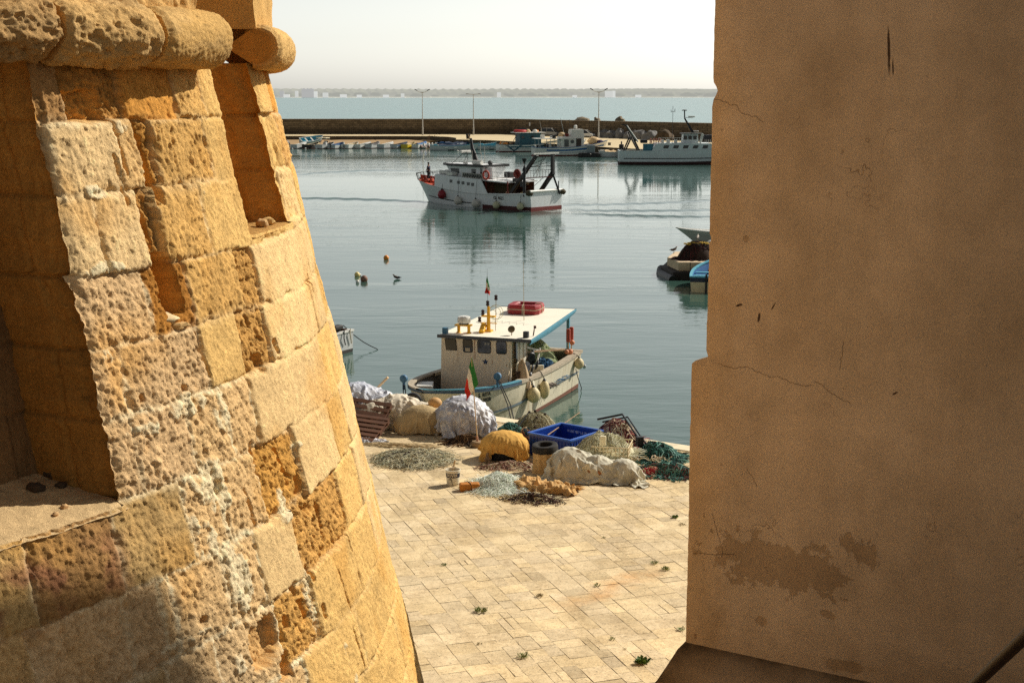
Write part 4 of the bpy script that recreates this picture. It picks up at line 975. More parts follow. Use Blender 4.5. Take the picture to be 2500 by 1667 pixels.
    c = t.mix(t.math('MULTIPLY', up, t.ramp(t.noise(v, 5, 4), [(0.3, .75), (0.6, .95)])), c, srgb(66, 52, 36))
    t.set(b.inputs['Base Color'], c); b.inputs['Roughness'].default_value = 0.95; b.inputs['Specular IOR Level'].default_value = 0.1
    t.set(b.inputs['Normal'], t.bump(t.math('ADD', h, t.math('MULTIPLY', n2, 0.6)), 0.6, 0.03))
    return m
def face_xy(px, py):
    """local facade coordinates seen at a photo pixel"""
    u = (px - 1250) / FPX; v = (py - 833.5) / FPX
    d = np.array([u, math.cos(TILT) - v * math.sin(TILT), -(math.sin(TILT) + v * math.cos(TILT))])
    tt = (HC @ HN) / (d[:2] @ HN); p = d * tt
    return float((p[:2] - HC) @ HD), float(EYE + p[2])
PLZ = face_xy(1672, 1563)[1]
STUC = stucco_mat()
# outline of the corner, (z, x offset): groove at eye level, small nicks, set back upper part
def zpx(py, px=1730): return face_xy(px, py)[1]
prof = [(PLZ - .02, 0.0), (zpx(1300), .004), (zpx(1050), -.004), (zpx(905), .0), (zpx(893), .004), (zpx(885), .05), (zpx(877), .15), (zpx(872), .235), (zpx(866), .225), (zpx(855), .205), (zpx(780), .21), (zpx(700), .218), (zpx(610), .216), (zpx(594), .222), (zpx(588), .24), (zpx(580), .24), (zpx(570), .214), (zpx(480), .214), (zpx(360), .214),
        (zpx(262), .214), (zpx(243), .226), (zpx(232), .262), (zpx(222), .285), (zpx(212), .262), (zpx(202), .222), (zpx(190), .216), (zpx(60), .216), (zpx(-60), .21), (11.38, .21)]
zz = []
for (z0, x0), (z1, x1) in zip(prof[:-1], prof[1:]):
    k = max(1, int((z1 - z0) / .06)); zz += [(z0 + (z1 - z0) * i / k, x0 + (x1 - x0) * i / k) for i in range(k)]
zz.append(prof[-1]); zz = np.array(zz)
xw = zz[:, 1] + .006 * noise2(zz[:, 0] * 2.2, zz[:, 0] * 0, 3) + .007 * noise2(zz[:, 0] * 9, zz[:, 0] * 0 + 4, 5)
cols = [(-1, 7.0), (0, .06), (0, .02), (0, 0)]
P = []
for z, x0 in zip(zz[:, 0], xw):
    row = [(x0 + 5.2, 7.0, z), (x0 + .36, .5, z), (x0 + .002, .05, z), (x0 + .015, .015, z), (x0 + .05, 0, z)]
    for x in np.concatenate([np.arange(.5, 9.0, .35), [12.0, 16.0, 22.0]]):
        row.append((x, .006 * noise2(np.array(x * .9), np.array(z * .9), 7) if x < 9 else 0, z))
    if z > 11.3: row = [(x, y, z - .035 * min(max(x, 0), 7)) for x, y, z in row]
    P.append(row)
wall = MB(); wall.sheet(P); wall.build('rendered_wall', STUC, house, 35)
# flat roof, and an added unseen block, its slope shaped to shade the lower tower
mb = MB(); mb.add([(.2, 0, 11.375), (7, 0, 11.135), (22, 0, 11.135), (22, 7, 11.135), (5.4, 7, 11.19)], [(0, 1, 2, 3, 4)]); mb.build('roof', paint('roof_terrace', srgb(150, 132, 108), .9, .2), house)
mb = MB(); pl = [(7.10, 11.0), (22, 11.0), (22, 21.2), (8.6, 21.5), (7.62, 18.5), (7.10, 17.15)]
vs = [(x, .02, z) for x, z in pl] + [(x + (1.9 if x < 20 else 0), 3.2, z) for x, z in pl]; k = len(pl)
mb.add(vs, [tuple(range(k)), tuple(range(k, 2 * k))[::-1]] + [(i, i + k, (i + 1) % k + k, (i + 1) % k) for i in range(k)]); mb.build('shadow_block', STUC, house)
# plinth with sloped top, round the corner
pj = .31; ph0 = QZ - .05; zt = PLZ; zb = face_xy(1597, 1640)[1]
mb = MB()
ring = lambda off, z: [(-off, 7.0, z), (-off, -off, z), (22, -off, z)]
nseg = 46
def plrow(off, z, seed):
    pts = [(-off + 5.2, 7.0, z), (-off + .74, 1.0, z), (-off, -off + .03, z), (-off + .03, -off, z)]
    for x in np.linspace(.3, 9, nseg): pts.append((x, -off + .012 * float(noise2(np.array(x * 2.0), np.array(seed * 1.3), 5)), z + .012 * float(noise2(np.array(x * 2.6), np.array(seed * 2.7), 9))))
    pts.append((22, -off, z)); return pts
P = [plrow(pj + .01, ph0, 0), plrow(pj + .006, zb - .25, 1), plrow(pj, zb - .02, 2), plrow(pj - .02, zb + .01, 3), plrow(pj * .62, zb + (zt - zb) * .36, 4), plrow(pj * .25, zb + (zt - zb) * .78, 5), plrow(-.02, zt, 6)]
mb.sheet(P); mb.build('plinth', STUC, house, 40)
# iron handrail of the stair below the viewpoint
IRON = paint('dark_iron', srgb(46, 26, 18), .55, .25, 12, metal=.3)
a = atd(2335, 1712, 5.6); b = atd(2600, 1462, 4.4); d = b - a
hr = thing('handrail', 'dark iron handrail sloping across the bottom right corner', 'handrail', a)
mb = MB(); mb.tube([(0, 0, 0), tuple(d * .5), tuple(d), tuple(d * 1.6)], .023, 12); mb.build('rail', IRON, hr, 60)
for k, f in enumerate((-.02, 1.5)):
    e = d * f; MB().tube([tuple(e), (e[0], e[1], QZ - a[2])], .02, 8).build('post', IRON, hr, 60)
# ------------------------------------------------------------------ boat building blocks
WHITEP = paint('white_paint', srgb(222, 220, 212), .45, .07, 1.0, dirt=.45, dirtc=srgb(150, 138, 115), streak=True)
GREYP = paint('grey_white_paint', srgb(190, 192, 190), .5, .08, 1.0, dirt=.4, dirtc=srgb(120, 112, 98), streak=True)
BLUEP = paint('blue_paint', srgb(38, 96, 150), .45, .15, 1.5, dirt=.3)
NAVYP = paint('navy_paint', srgb(26, 42, 66), .45, .15, 1.5, dirt=.2)
AQUAP = paint('aqua_paint', srgb(92, 170, 190), .5, .12, 1.5, dirt=.3, dirtc=srgb(70, 90, 90))
TEALP = paint('teal_paint', srgb(28, 88, 104), .5, .15, 1.5, dirt=.3)
REDP = paint('antifoul_red', srgb(110, 36, 28), .7, .2, 1.5, dirt=.4, dirtc=srgb(50, 26, 22))
YELP = paint('yellow_paint', srgb(214, 186, 40), .5, .12, 1.5, dirt=.25)
CREAMP = paint('cream_paint', srgb(226, 206, 160), .5, .1, 1.5, dirt=.3)
DARKP = paint('dark_hull', srgb(46, 40, 36), .6, .2, 1.5)
BLACKP = paint('black_metal', srgb(24, 22, 21), .5, .25, 2.0)
RUSTP = paint('rusty_frame', srgb(120, 44, 32), .7, .3, 4.0)
WOODP = paint('weathered_wood', srgb(150, 120, 88), .85, .2, 2.5, dirt=.4)
PALEW = paint('pale_wood', srgb(206, 176, 132), .75, .15, 2.5)
DECKP = paint('deck_paint', srgb(168, 158, 140), .8, .15, 1.2, dirt=.5)
INNER = paint('bilge_dark', srgb(66, 62, 58), .85, .25, 2.0)
TUBEG = paint('rib_tube', srgb(120, 112, 104), .7, .15, 2.0)
ORANGEP = paint('buoy_orange', srgb(226, 140, 40), .5, .12, 3.0, dirt=.25)
GLASS = glassy('dark_glass')
class Hull:
    """x forward from the transom, y to port, z up from the water"""
    def __init__(s, L, B, zs=.7, zb=1.2, zt=.75, rake=.6, draft=.3, flare=1.0, tr=.86, full=2.2, n=26, m=9, sweep=.45, low=.55):
        s.L, s.B, s.n, s.m = L, B, n, m; S = np.linspace(0, 1, n); T = np.linspace(0, 1, m)
        s.S = S; s.zg = np.where(S < sweep, zs + (zt - zs) * ((sweep - S) / sweep) ** 2, zs + (zb - zs) * (np.maximum(S - sweep, 0) / (1 - sweep)) ** 1.8)
        s.hb = B / 2 * np.where(S < .5, tr + (1 - tr) * np.sin(np.minimum(S / .5, 1) * PI / 2), np.maximum(1 - (np.maximum(S - .5, 0) / .5) ** full, 0.0) ** .9)
        wl = B / 2 * np.where(S < .5, tr * .92 + (.96 - tr * .92) * np.sin(np.minimum(S / .5, 1) * PI / 2), np.maximum(.96 - .96 * (np.maximum(S - .5, 0) / .5) ** (full * low * 1.2), 0.0))
        g = np.zeros((n, m, 3))
        for i in range(n):
            for j, t in enumerate(T):
                z = -draft + (s.zg[i] + draft) * t; u = max((z) / s.zg[i], 0) if z > 0 else 0
                b0 = wl[i] * (1 - .35 * max(-z / draft, 0)); y = b0 + (s.hb[i] - b0) * u ** flare
                x = S[i] * L + rake * (max(t, 0) ** 1.2) * sstep(.55, 1.0, S[i])
                g[i, j] = (x, y, z)
        s.g = g; s.T = T
    def shell(s, bands, inset=.06):
        """bands: list of (z fraction upper limit, material index); returns MB with both sides, transom and inside"""
        mb = MB(); n, m = s.n, s.m
        for sd in (1, -1):
            P = s.g * np.array([1, sd, 1]); k = mb.n; mb.v += [tuple(p) for p in P.reshape(-1, 3)]; mb.n += n * m
            for i in range(n - 1):
                for j in range(m - 1):
                    q_ = (k + i * m + j, k + (i + 1) * m + j, k + (i + 1) * m + j + 1, k + i * m + j + 1)
                    zc = (s.g[i, j, 2] + s.g[i, j + 1, 2]) / 2; fr = zc / max(s.zg[i], .01); mi = bands[-1][1]
                    for lim, b in bands:
                        if fr < lim: mi = b; break
                    mb.f.append(q_ if sd < 0 else q_[::-1]); mb.m.append(mi)
        k = mb.n
        vs = [tuple(s.g[0, j]) for j in range(m)] + [(s.g[0, j, 0], -s.g[0, j, 1], s.g[0, j, 2]) for j in range(m)]
        mb.v += vs; mb.n += 2 * m
        for j in range(m - 1):
            zc = (s.g[0, j, 2] + s.g[0, j + 1, 2]) / 2; fr = zc / s.zg[0]; mi = bands[-1][1]
            for lim, b in bands:
                if fr < lim: mi = b; break
            mb.f.append((k + j, k + j + 1, k + m + j + 1, k + m + j)); mb.m.append(mi)
        return mb
    def rim(s, x0=0, x1=1, w=.10, h=.05, dz=0.0, transom=True, out=.02, sides=(1, -1)):
        mb = MB(); idx = [i for i in range(s.n) if x0 <= s.S[i] <= x1]
        for sd in sides:
            P = []
            for i in idx:
                x, y, z = s.g[i, -1]; o = y + out; ii = max(y - w, 0.0)
                P.append([(x, sd * o, z + dz - h / 2), (x, sd * o, z + dz + h / 2), (x, sd * ii, z + dz + h / 2), (x, sd * ii, z + dz - h / 2)])
            mb.sheet(P, cv=True, flip=sd > 0)
        if transom and x0 <= 0:
            x, y, z = s.g[0, -1]; mb.box((x + w / 2 - out, 0, z + dz), (w + out, 2 * y + 2 * out - .004, h - .006))
        return mb
    def inner(s, zd, x0=0.02, x1=.97, wall=.06):
        """inside skin and floor of an open boat"""
        mb = MB(); idx = [i for i in range(s.n) if x0 <= s.S[i] <= x1]; P = []
        for i in idx:
            x, y, z = s.g[i, -1]; yy = max(y - wall, .01); b = max(yy * .82, .005)
            xb = min(x, float(np.interp(zd, s.g[i, :, 2], s.g[i, :, 0])) - .05); b = max(min(b, float(np.interp(zd, s.g[i, :, 2], s.g[i, :, 1])) - wall), .005); P.append([(x, yy, z - .02), (xb, b, zd), (xb, -b, zd), (x, -yy, z - .02)])
        mb.sheet(P, flip=True); e = P[0]; mb.add([e[0], e[1], e[2], e[3]], [(0, 1, 2, 3)]); e = P[-1]; mb.add([e[0], e[1], e[2], e[3]], [(3, 2, 1, 0)])
        return mb
    def strip(s, z0, z1, x0, x1, out=.012, side=1, dz=None):
        """band laid on the topside between two heights (absolute z or fraction callables)"""
        P = []
        for i in range(s.n):
            if not x0 <= s.S[i] <= x1: continue
            za, zb2 = (z0(s.S[i], s.zg[i]), z1(s.S[i], s.zg[i])); row = []
            for z in np.linspace(za, zb2, 5):
                zz_ = s.g[i, :, 2]; y = np.interp(z, zz_, s.g[i, :, 1]); x = np.interp(z, zz_, s.g[i, :, 0]); row.append((x, side * (y + out), z))
            P.append(row)
        return MB().sheet(P, flip=side < 0)
    def y_at(s, xf, z):
        i = xf * (s.n - 1); i0 = int(min(i, s.n - 2)); f = i - i0
        a = np.interp(z, s.g[i0, :, 2], s.g[i0, :, 1]); b = np.interp(z, s.g[i0 + 1, :, 2], s.g[i0 + 1, :, 1]); return a * (1 - f) + b * f
def buoy(name, loc, r, mat, label, cat='buoy', group=None, elong=1.15, cap=None, rope=None, ropemat=None, rz=0):
    """pear shaped inflatable fender with a dark eye, hanging from a rope"""
    t = thing(name, label, cat, loc, rz, group); mb = MB(); pr = []
    for k in range(15):
        a = -PI / 2 + PI * k / 14; rr = r * math.cos(a); z = r * elong * math.sin(a)
        if a > .5: rr *= 1 - .28 * ((a - .5) / 1.07) ** 1.2; z *= 1 + .18 * ((a - .5) / 1.07)
        pr.append((max(rr, .0001 if k in (0, 14) else .01), z))
    mb.lathe(pr, 18); mb.build('float_body', mat, t, 180)
    top = r * elong * 1.18
    if cap: MB().lathe([(r * .42, top - r * .34), (r * .26, top - r * .1), (r * .14, top + r * .12), (.0001, top + r * .14)], 12).build('eye', cap, t, 60)
    if rope is not None: MB().tube([(0, 0, top)] + [tuple(np.array(q_) - np.array(loc)) for q_ in rope], .016, 5).build('rope', ropemat or BLACKP, t, 60)
    return t
ROPE = paint('dark_rope', srgb(40, 38, 36), .9, .2, 20)
ROPEL = paint('pale_rope', srgb(190, 178, 150), .9, .15, 20)
def bearing(a): return PI / 2 - R(a)           # compass style (0 = away from the viewer, + = right) to rotation

# ------------------------------------------------------------------ row of small boats moored stern-to along the slipway
def small_boat(px, py, L, B, label, hull=GREYP, band=None, rimm=WHITEP, inn=AQUAP, extra='', brg=14, z=0.0, roll=0.0, pitch=0.0, zs=.62, group='small boats moored along the slipway', stripe=None):
    p = at(px, py, max(z, 0)); t = thing('small_boat', label, 'boat', (p[0], p[1], z), 0, group, rot=(roll, pitch, bearing(brg)))
    H = Hull(L, B, zs, zs * 1.6, zs * 1.1, .35, .25, 1.0, .84, 2.3, 15, 7)
    mats = [REDP if hull is not YELP else YELP, hull]; H.shell([(.10, 0), (9, 1)]).build('hull', mats, t, 50)
    H.inner(.2).build('interior', inn, t); H.rim(w=.09, h=.06).build('gunwale', rimm, t, 40)
    if stripe: 
        for sd in (1, -1): H.strip(lambda x, g: g * .62, lambda x, g: g * .82, 0, .96, .012, sd).build('stripe', stripe, t)
    m = H.g; zt = zs * 1.02
    if 'b' in extra:                                                        # thwarts
        for f in (.28, .55): MB().box((L * f, 0, zt * .82), (.26, 1.86 * H.y_at(f, zt * .8), .05)).build('thwart', PALEW if 'w' in extra else rimm, t)
    if 'f' in extra:                                                        # foredeck
        idx = [i for i in range(H.n) if H.S[i] > .6]; mb = MB(); mb.sheet([[(m[i, -1, 0], m[i, -1, 1] - .03, m[i, -1, 2] - .01), (m[i, -1, 0], 0, m[i, -1, 2] + .08), (m[i, -1, 0], -m[i, -1, 1] + .03, m[i, -1, 2] - .01)] for i in idx], flip=True)
        e = m[idx[0], -1]; mb.add([(e[0], e[1] - .03, e[2] - .01), (e[0], 0, e[2] + .08), (e[0], -e[1] + .03, e[2] - .01), (e[0], 0, .25)], [(0, 1, 2, 3)]); mb.build('foredeck', rimm, t, 40)
    if 'o' in extra:                                                        # outboard
        ob = MB(); ob.box((-.18, .12, zt + .30), (.34, .26, .42), taper=.75); o = ob.build('outboard', BLACKP if 'k' in extra else GREYP, t, bevel=.03); MB().box((-.16, .12, zt - .2), (.14, .10, .7)).build('outboard_leg', BLACKP, o)
    if 'c' in extra:                                                        # tarpaulin cover
        mb = MB(); mb.sheet([[(m[i, -1, 0], m[i, -1, 1] + .03, m[i, -1, 2] - .08), (m[i, -1, 0], m[i, -1, 1] * .5, m[i, -1, 2] + .14 + .05 * math.sin(i * 1.7)), (m[i, -1, 0], 0, m[i, -1, 2] + .26 + .06 * math.sin(i * 2.3)), (m[i, -1, 0], -m[i, -1, 1] * .5, m[i, -1, 2] + .14), (m[i, -1, 0], -m[i, -1, 1] - .03, m[i, -1, 2] - .08)] for i in range(2, H.n - 1)], flip=True)
        mb.build('cover', BLUEP if 'B' in extra else (NAVYP if 'N' in extra else DARKP), t, 60)
    if 's' in extra:                                                        # windscreen + console
        MB().box((L * .46, 0, zt + .22), (.5, .75, .55), taper=.8).build('console', rimm, t, bevel=.04)
        MB().box((L * .54, 0, zt + .55), (.05, .8, .34), rot=Euler((0, -.5, 0)).to_matrix()).build('windscreen', GLASS, t)
    return t, H
ROW = [
 (717, 363.5, 4.6, 1.75, 'pale blue rowing boat with dark seats, first afloat beside the tower', GREYP, WHITEP, AQUAP, 'bfk', None),
 (746, 363.5, 4.4, 2.0, 'low dark inflatable boat under a pale upturned cover, second afloat from the tower', DARKP, CREAMP, DARKP, 'b', None),
 (778, 364, 4.8, 2.0, 'grey boat with a cream sun canopy, third afloat from the tower', GREYP, GREYP, INNER, 'bs', None),
 (809, 364, 4.6, 2.0, 'grey white boat with a bright blue inside, right of the sun canopy boat', GREYP, BLUEP, BLUEP, 'bok', None),
 (842, 363.5, 4.6, 2.0, 'white motor boat with pale seats and outboard, right of the blue lined boat', WHITEP, WHITEP, CREAMP, 'bo', None),
 (872, 363, 4.5, 1.75, 'white rowing boat with turquoise inside, sixth along the row', WHITEP, WHITEP, AQUAP, 'bf', None),
 (899, 363, 4.5, 1.75, 'grey boat under a black cover, left of the big white rimmed boat', GREYP, GREYP, INNER, 'c', None),
 (929, 363, 4.7, 1.9, 'grey hulled boat with a thick white rim and white foredeck', GREYP, WHITEP, WHITEP, 'bf', None),
 (961, 363, 4.7, 1.85, 'blue and white striped boat immediately left of the yellow boat', GREYP, NAVYP, BLUEP, 'bfk', BLUEP),
 (987, 363, 4.4, 1.7, 'yellow rowing boat with a cream rim, the only yellow hull in the row', YELP, CREAMP, CREAMP, 'bw', None),
 (1013, 363, 4.6, 1.75, 'white boat with a bright blue cover immediately right of the yellow boat', WHITEP, WHITEP, BLUEP, 'cB', None)]
for i, (px, py, L, B, lb, hm, rm, im, ex, st) in enumerate(ROW):
    small_boat(px, py, L, B, lb, hm, None, rm, im, ex, 20 + (i % 3) * 3, stripe=st, zs=.72)
# canopy over the third boat, covers lying in the second
p = at(778, 364, 0); t = thing('sun_canopy', 'cream sun canopy on poles over the grey boat, highest thing in the small boat row', 'canopy', (p[0], p[1], 0), bearing(24))
MB().box((1.75, .1, 2.0), (1.5, 2.2, .16)).build('canopy_top', paint('cream_cloth', srgb(232, 216, 180), .8, .06), t, bevel=.06)
for x, y in ((1.1, 1.05), (2.4, 1.05), (1.1, -.9), (2.4, -.9)): MB().bar((x, y, .6), (x, y, 1.95), .04, .04).build('pole', GALV, t)
# dinghy drawn up on the slipway, tilted to show its inside
small_boat(734, 351, 4.3, 2.1, 'pale blue dinghy hauled out on the slipway, tipped up above the row', GREYP, None, WHITEP, AQUAP, 'bk', 62, .62, R(24), R(-6), .75, group='boats hauled out')
# rib with outboards at the right end of the row
def rib(px, py, L, label, brg, mat=TUBEG):
    p = at(px, py, 0); t = thing('inflatable_boat', label, 'boat', (p[0], p[1], 0), bearing(brg), 'inflatables at the end of the row')
    pts = [(0, .8, .35), (L * .6, .8, .38), (L * .85, .55, .46), (L, 0, .55), (L * .85, -.55, .46), (L * .6, -.8, .38), (0, -.8, .35)]
    MB().tube(pts, .24, 8).build('tube', mat, t, 60); MB().box((L * .42, 0, .2), (L * .8, 1.3, .1)).build('floor', WHITEP, t)
    MB().box((L * .45, 0, .65), (.6, .6, .7), taper=.75).build('console', WHITEP, t, bevel=.05); MB().box((-.2, 0, .75), (.35, .34, .6), taper=.8).build('outboard', WHITEP, t, bevel=.05)
rib(1036, 363, 4.0, 'brownish inflatable with white outboard, right after the blue covered boat', 22, paint('rib_brown', srgb(120, 92, 82), .7, .2, 2))
rib(1056, 362, 4.4, 'white inflatable with console at the right end of the slipway row', 18, WHITEP)
p = at(699, 356, .5); rock('net_heap', (p[0], p[1], .8), (.7, .7, .8), DARKP, 9, 'black heap on the slipway at the foot of the tower edge', 'heap', None, 12, 8)
# long open boats moored side-on right of the row
def long_boat(px, py, L, B, brg, label, hull, rim_, inn, cov=None, stripe=None, fend=0, zs=.8):
    p = at(px, py, 0); t = thing('open_boat', label, 'boat', (p[0], p[1], 0), bearing(brg), 'long open boats beyond the trawler')
    H = Hull(L, B, zs, zs * 1.65, zs * 1.25, .7, .3, 1.0, .6, 2.0, 22, 8); H.shell([(.12, 0), (9, 1)]).build('hull', [DARKP, hull], t, 50)
    H.inner(.25).build('interior', inn, t); H.rim(w=.1, h=.07).build('gunwale', rim_, t, 40)
    if stripe:
        for sd in (1, -1): H.strip(lambda x, g: g * .72, lambda x, g: g * .86, 0, .97, .012, sd).build('stripe', stripe, t)
    for f in (.25, .5, .72): MB().box((L * f, 0, zs * .85), (.3, 1.9 * H.y_at(f, zs * .8), .06)).build('thwart', rim_, t)
    if cov:
        m = H.g; mb = MB(); mb.sheet([[(m[i, -1, 0], m[i, -1, 1] - .06, m[i, -1, 2] + .03), (m[i, -1, 0], m[i, -1, 1] * .4, m[i, -1, 2] + .25 + .1 * math.sin(i * 1.3)), (m[i, -1, 0], -m[i, -1, 1] * .4, m[i, -1, 2] + .25 + .08 * math.sin(i * 2.1)), (m[i, -1, 0], -m[i, -1, 1] + .06, m[i, -1, 2] + .03)] for i in range(4, 17)], flip=True); mb.build('cover', cov, t, 60)
    MB().box((L * .12, 0, zs * 1.05), (.7, .8, .55)).build('engine_box', rim_, t, bevel=.05)
    for k in range(fend):
        f = .35 + .2 * k; sd = 1 if math.cos(bearing(brg) + PI / 2 - (-PI / 2)) > 0 else -1
        y = H.y_at(f, zs * .7); mb = MB(); mb.tube([(L * f - .3, sd * (y + .13), zs * .62), (L * f + .3, sd * (y + .13), zs * .66)], [.11, .11], 8); mb.build('fender', WHITEP, t, 60)
    return t, H
long_boat(1050, 367.5, 8.3, 2.3, 84, 'pale hulled open boat with navy covers, first long boat right of the slipway row', GREYP, AQUAP, NAVYP, NAVYP, None, 2)
long_boat(1068, 361, 7.6, 2.2, 80, 'dark blue open boat lying just behind the pale navy covered one', NAVYP, BLUEP, NAVYP, NAVYP, None, 0)
long_boat(1117, 364.8, 6.6, 2.2, 88, 'light teal open boat between the navy covered boat and the trawler mast', AQUAP, WHITEP, AQUAP, None, None, 1)
long_boat(1120, 358, 9.0, 2.3, 74, 'long white and aqua boat with raised bow behind the trawler mast', WHITEP, AQUAP, AQUAP, None, None, 0)
long_boat(1166, 365.5, 5.8, 2.2, 92, 'turquoise rimmed boat just left of the blue cabin fishing boat', GREYP, AQUAP, AQUAP, None, AQUAP, 1)
for i, (px, py, r, mt, lb) in enumerate([(1007, 378, .16, WHITEP, 'tiny pale buoy floating below the yellow boat'), (1117.5, 370.5, .18, WHITEP, 'white buoy pair upper floating under the navy covered boat bow'), (715, 364.8, .16, WHITEP, 'white mooring ball in front of the first small boat'),
     (747, 363.8, .15, WHITEP, 'white mooring ball in front of the inflatable with pale cover'), (774, 363.8, .15, WHITEP, 'white mooring ball in front of the sun canopy boat'), (811, 362.5, .14, WHITEP, 'white mooring ball in front of the blue lined boat')]):
    p = at(px, py, 0); o = MB().ball((0, 0, .1), r, 12, 8).build('mooring_ball', mt, None, 180); o.location = (p[0], p[1] - .6, 0); tag(o, lb, 'buoy', 'mooring balls by the far quay')

# ------------------------------------------------------------------ cars parked on the breakwater
def car(px, py, L, W, Hh, brg, body, label, kind='hatch'):
    p = at(px, py, AZ); t = thing('parked_car', label, 'car', (p[0], p[1], AZ), bearing(brg), 'cars parked by the breakwater wall')
    # side profile, x forward
    if kind == 'hatch': low = [(-.50, .20), (-.50, .42), (-.485, .56), (.02, .58), (.30, .56), (.46, .47), (.50, .36), (.50, .20)]; top = [(-.47, .56), (-.41, .93), (-.30, 1.0), (.06, .99), (.32, .56)]
    else: low = [(-.50, .18), (-.50, .42), (-.49, .55), (.10, .56), (.36, .54), (.47, .46), (.50, .34), (.50, .18)]; top = [(-.49, .55), (-.45, .96), (-.38, 1.0), (.16, .99), (.38, .54)]
    mb = MB(); P = []
    for yy, ins in ((-1, 1), (-.93, 0), (.93, 0), (1, 1)):
        P.append([(x * L * (.985 if ins else 1), yy * W / 2, z * Hh if not ins else (z * Hh * .97 + .02)) for x, z in low])
    mb.sheet(P, cv=True); mb.add(P[0], [tuple(range(len(low)))[::-1]]); mb.add(P[-1], [tuple(range(len(low)))]); mb.build('body', body, t, 40)
    def cab(w0, w1, shr, dz):
        P = []
        for s in (-1, 1): P.append([((x - .0) * L * shr, s * (W / 2) * (w0 + (w1 - w0) * (z - .56) / .44), z * Hh + dz) for x, z in top])
        m2 = MB(); m2.sheet(P); m2.add(P[0], [tuple(range(len(top)))[::-1]]); m2.add(P[1], [tuple(range(len(top)))]); return m2
    cab(.90, .74, 1.0, -.01).build('windows', GLASS, t, 30)
    r = MB(); r.box((-.14 * L if kind == 'hatch' else -.12 * L, 0, Hh * .995), (L * (.40 if kind == 'hatch' else .56), W * .74, .05)); r.build('roof', body, t, bevel=.02)
    for s in (-1, 1):
        for (x0, z0), (x1, z1) in ((top[0], top[1]), (top[3], top[4]), ((-.12, .57), (-.12, .98))):
            y0 = s * W / 2 * (.90 + (.74 - .90) * (z0 - .56) / .44); y1 = s * W / 2 * (.90 + (.74 - .90) * (z1 - .56) / .44)
            MB().bar((x0 * L, y0, z0 * Hh), (x1 * L, y1, z1 * Hh), .07, .05).build('pillar', body, t)
        for x in (-.31, .31):
            w = MB(); M = Matrix.Rotation(PI / 2, 3, 'X'); w.lathe([(.10, -.09), (.27, -.09), (.29, -.05), (.29, .05), (.27, .09), (.10, .09)], 16, (x * L, s * W * .44, .29), M=M); wo_ = w.build('wheel', BLACKP, t, 40)
            d = MB(); d.lathe([(.0001, .095), (.18, .095), (.18, -.095), (.0001, -.095)], 14, (x * L, s * W * .44, .29), M=M); d.build('rim', GALV, wo_, 40)
        MB().box((.475 * L, s * W * .36, Hh * .42), (.12, .26, .12)).build('headlight', paint('lens', srgb(220, 222, 220), .2, .05), t, bevel=.03)
        MB().box((-.492 * L, s * W * .42, Hh * .46), (.05, .14, .2)).build('tail_light', paint('tail_red', srgb(120, 20, 16), .3, .1), t)
        MB().box((.21 * L, s * W * .53, Hh * .6), (.12, .14, .10)).build('mirror', body, t, bevel=.02)
    MB().box((.495 * L, 0, Hh * .25), (.05, W * .9, .12)).build('bumper', body, t, bevel=.02)
    return t
car(1285, 330.8, 4.0, 1.68, 1.5, 112, paint('car_black', srgb(30, 30, 32), .25, .05), 'black hatchback parked at the breakwater, leftmost of the cars')
car(1342, 332.5, 3.6, 1.62, 1.62, 110, paint('car_silver', srgb(168, 166, 160), .35, .05), 'silver grey upright small car parked between the black and the white one', 'van')
car(1430, 336, 3.6, 1.6, 1.48, 112, paint('car_white', srgb(228, 226, 220), .3, .04), 'white small car parked left of the tall third lamp post')
car(1740, 352, 4.2, 1.75, 1.55, 105, paint('car_dark', srgb(34, 32, 36), .3, .05), 'dark car half hidden behind the house corner at the right', 'van')
# ------------------------------------------------------------------ person (skinned joints, one continuous body)
def person(name, label, loc, rz, joints, edges, radii, skin_m, cloth, hair_m, scale=1.0):
    t = thing(name, label, 'person', loc, rz)
    def grow(nm, pts, eds, rad, mat, sub=1):
        me = bpy.data.meshes.new(nm); me.from_pydata([tuple(c * scale for c in p) for p in pts], eds, []); o = bpy.data.objects.new(nm, me); col.objects.link(o)
        sk = o.modifiers.new('skin', 'SKIN'); o.modifiers.new('sub', 'SUBSURF').levels = sub
        for i, r in enumerate(rad): me.skin_vertices[0].data[i].radius = (r * scale, r * scale)
        me.skin_vertices[0].data[0].use_root = True
        dg = bpy.context.evaluated_depsgraph_get(); m2 = bpy.data.meshes.new_from_object(o.evaluated_get(dg)); bpy.data.objects.remove(o)
        m2.materials.clear(); m2.materials.append(mat); m2.shade_smooth(); o = bpy.data.objects.new(nm, m2); col.objects.link(o); o.parent = t; return o
    grow('body', joints, edges, radii, skin_m)
    for nm, pts, eds, rad, mat in cloth: grow(nm, pts, eds, rad, mat)
    return t, grow
SKIN = paint('skin_tan', srgb(120, 78, 56), .6, .08, 6)
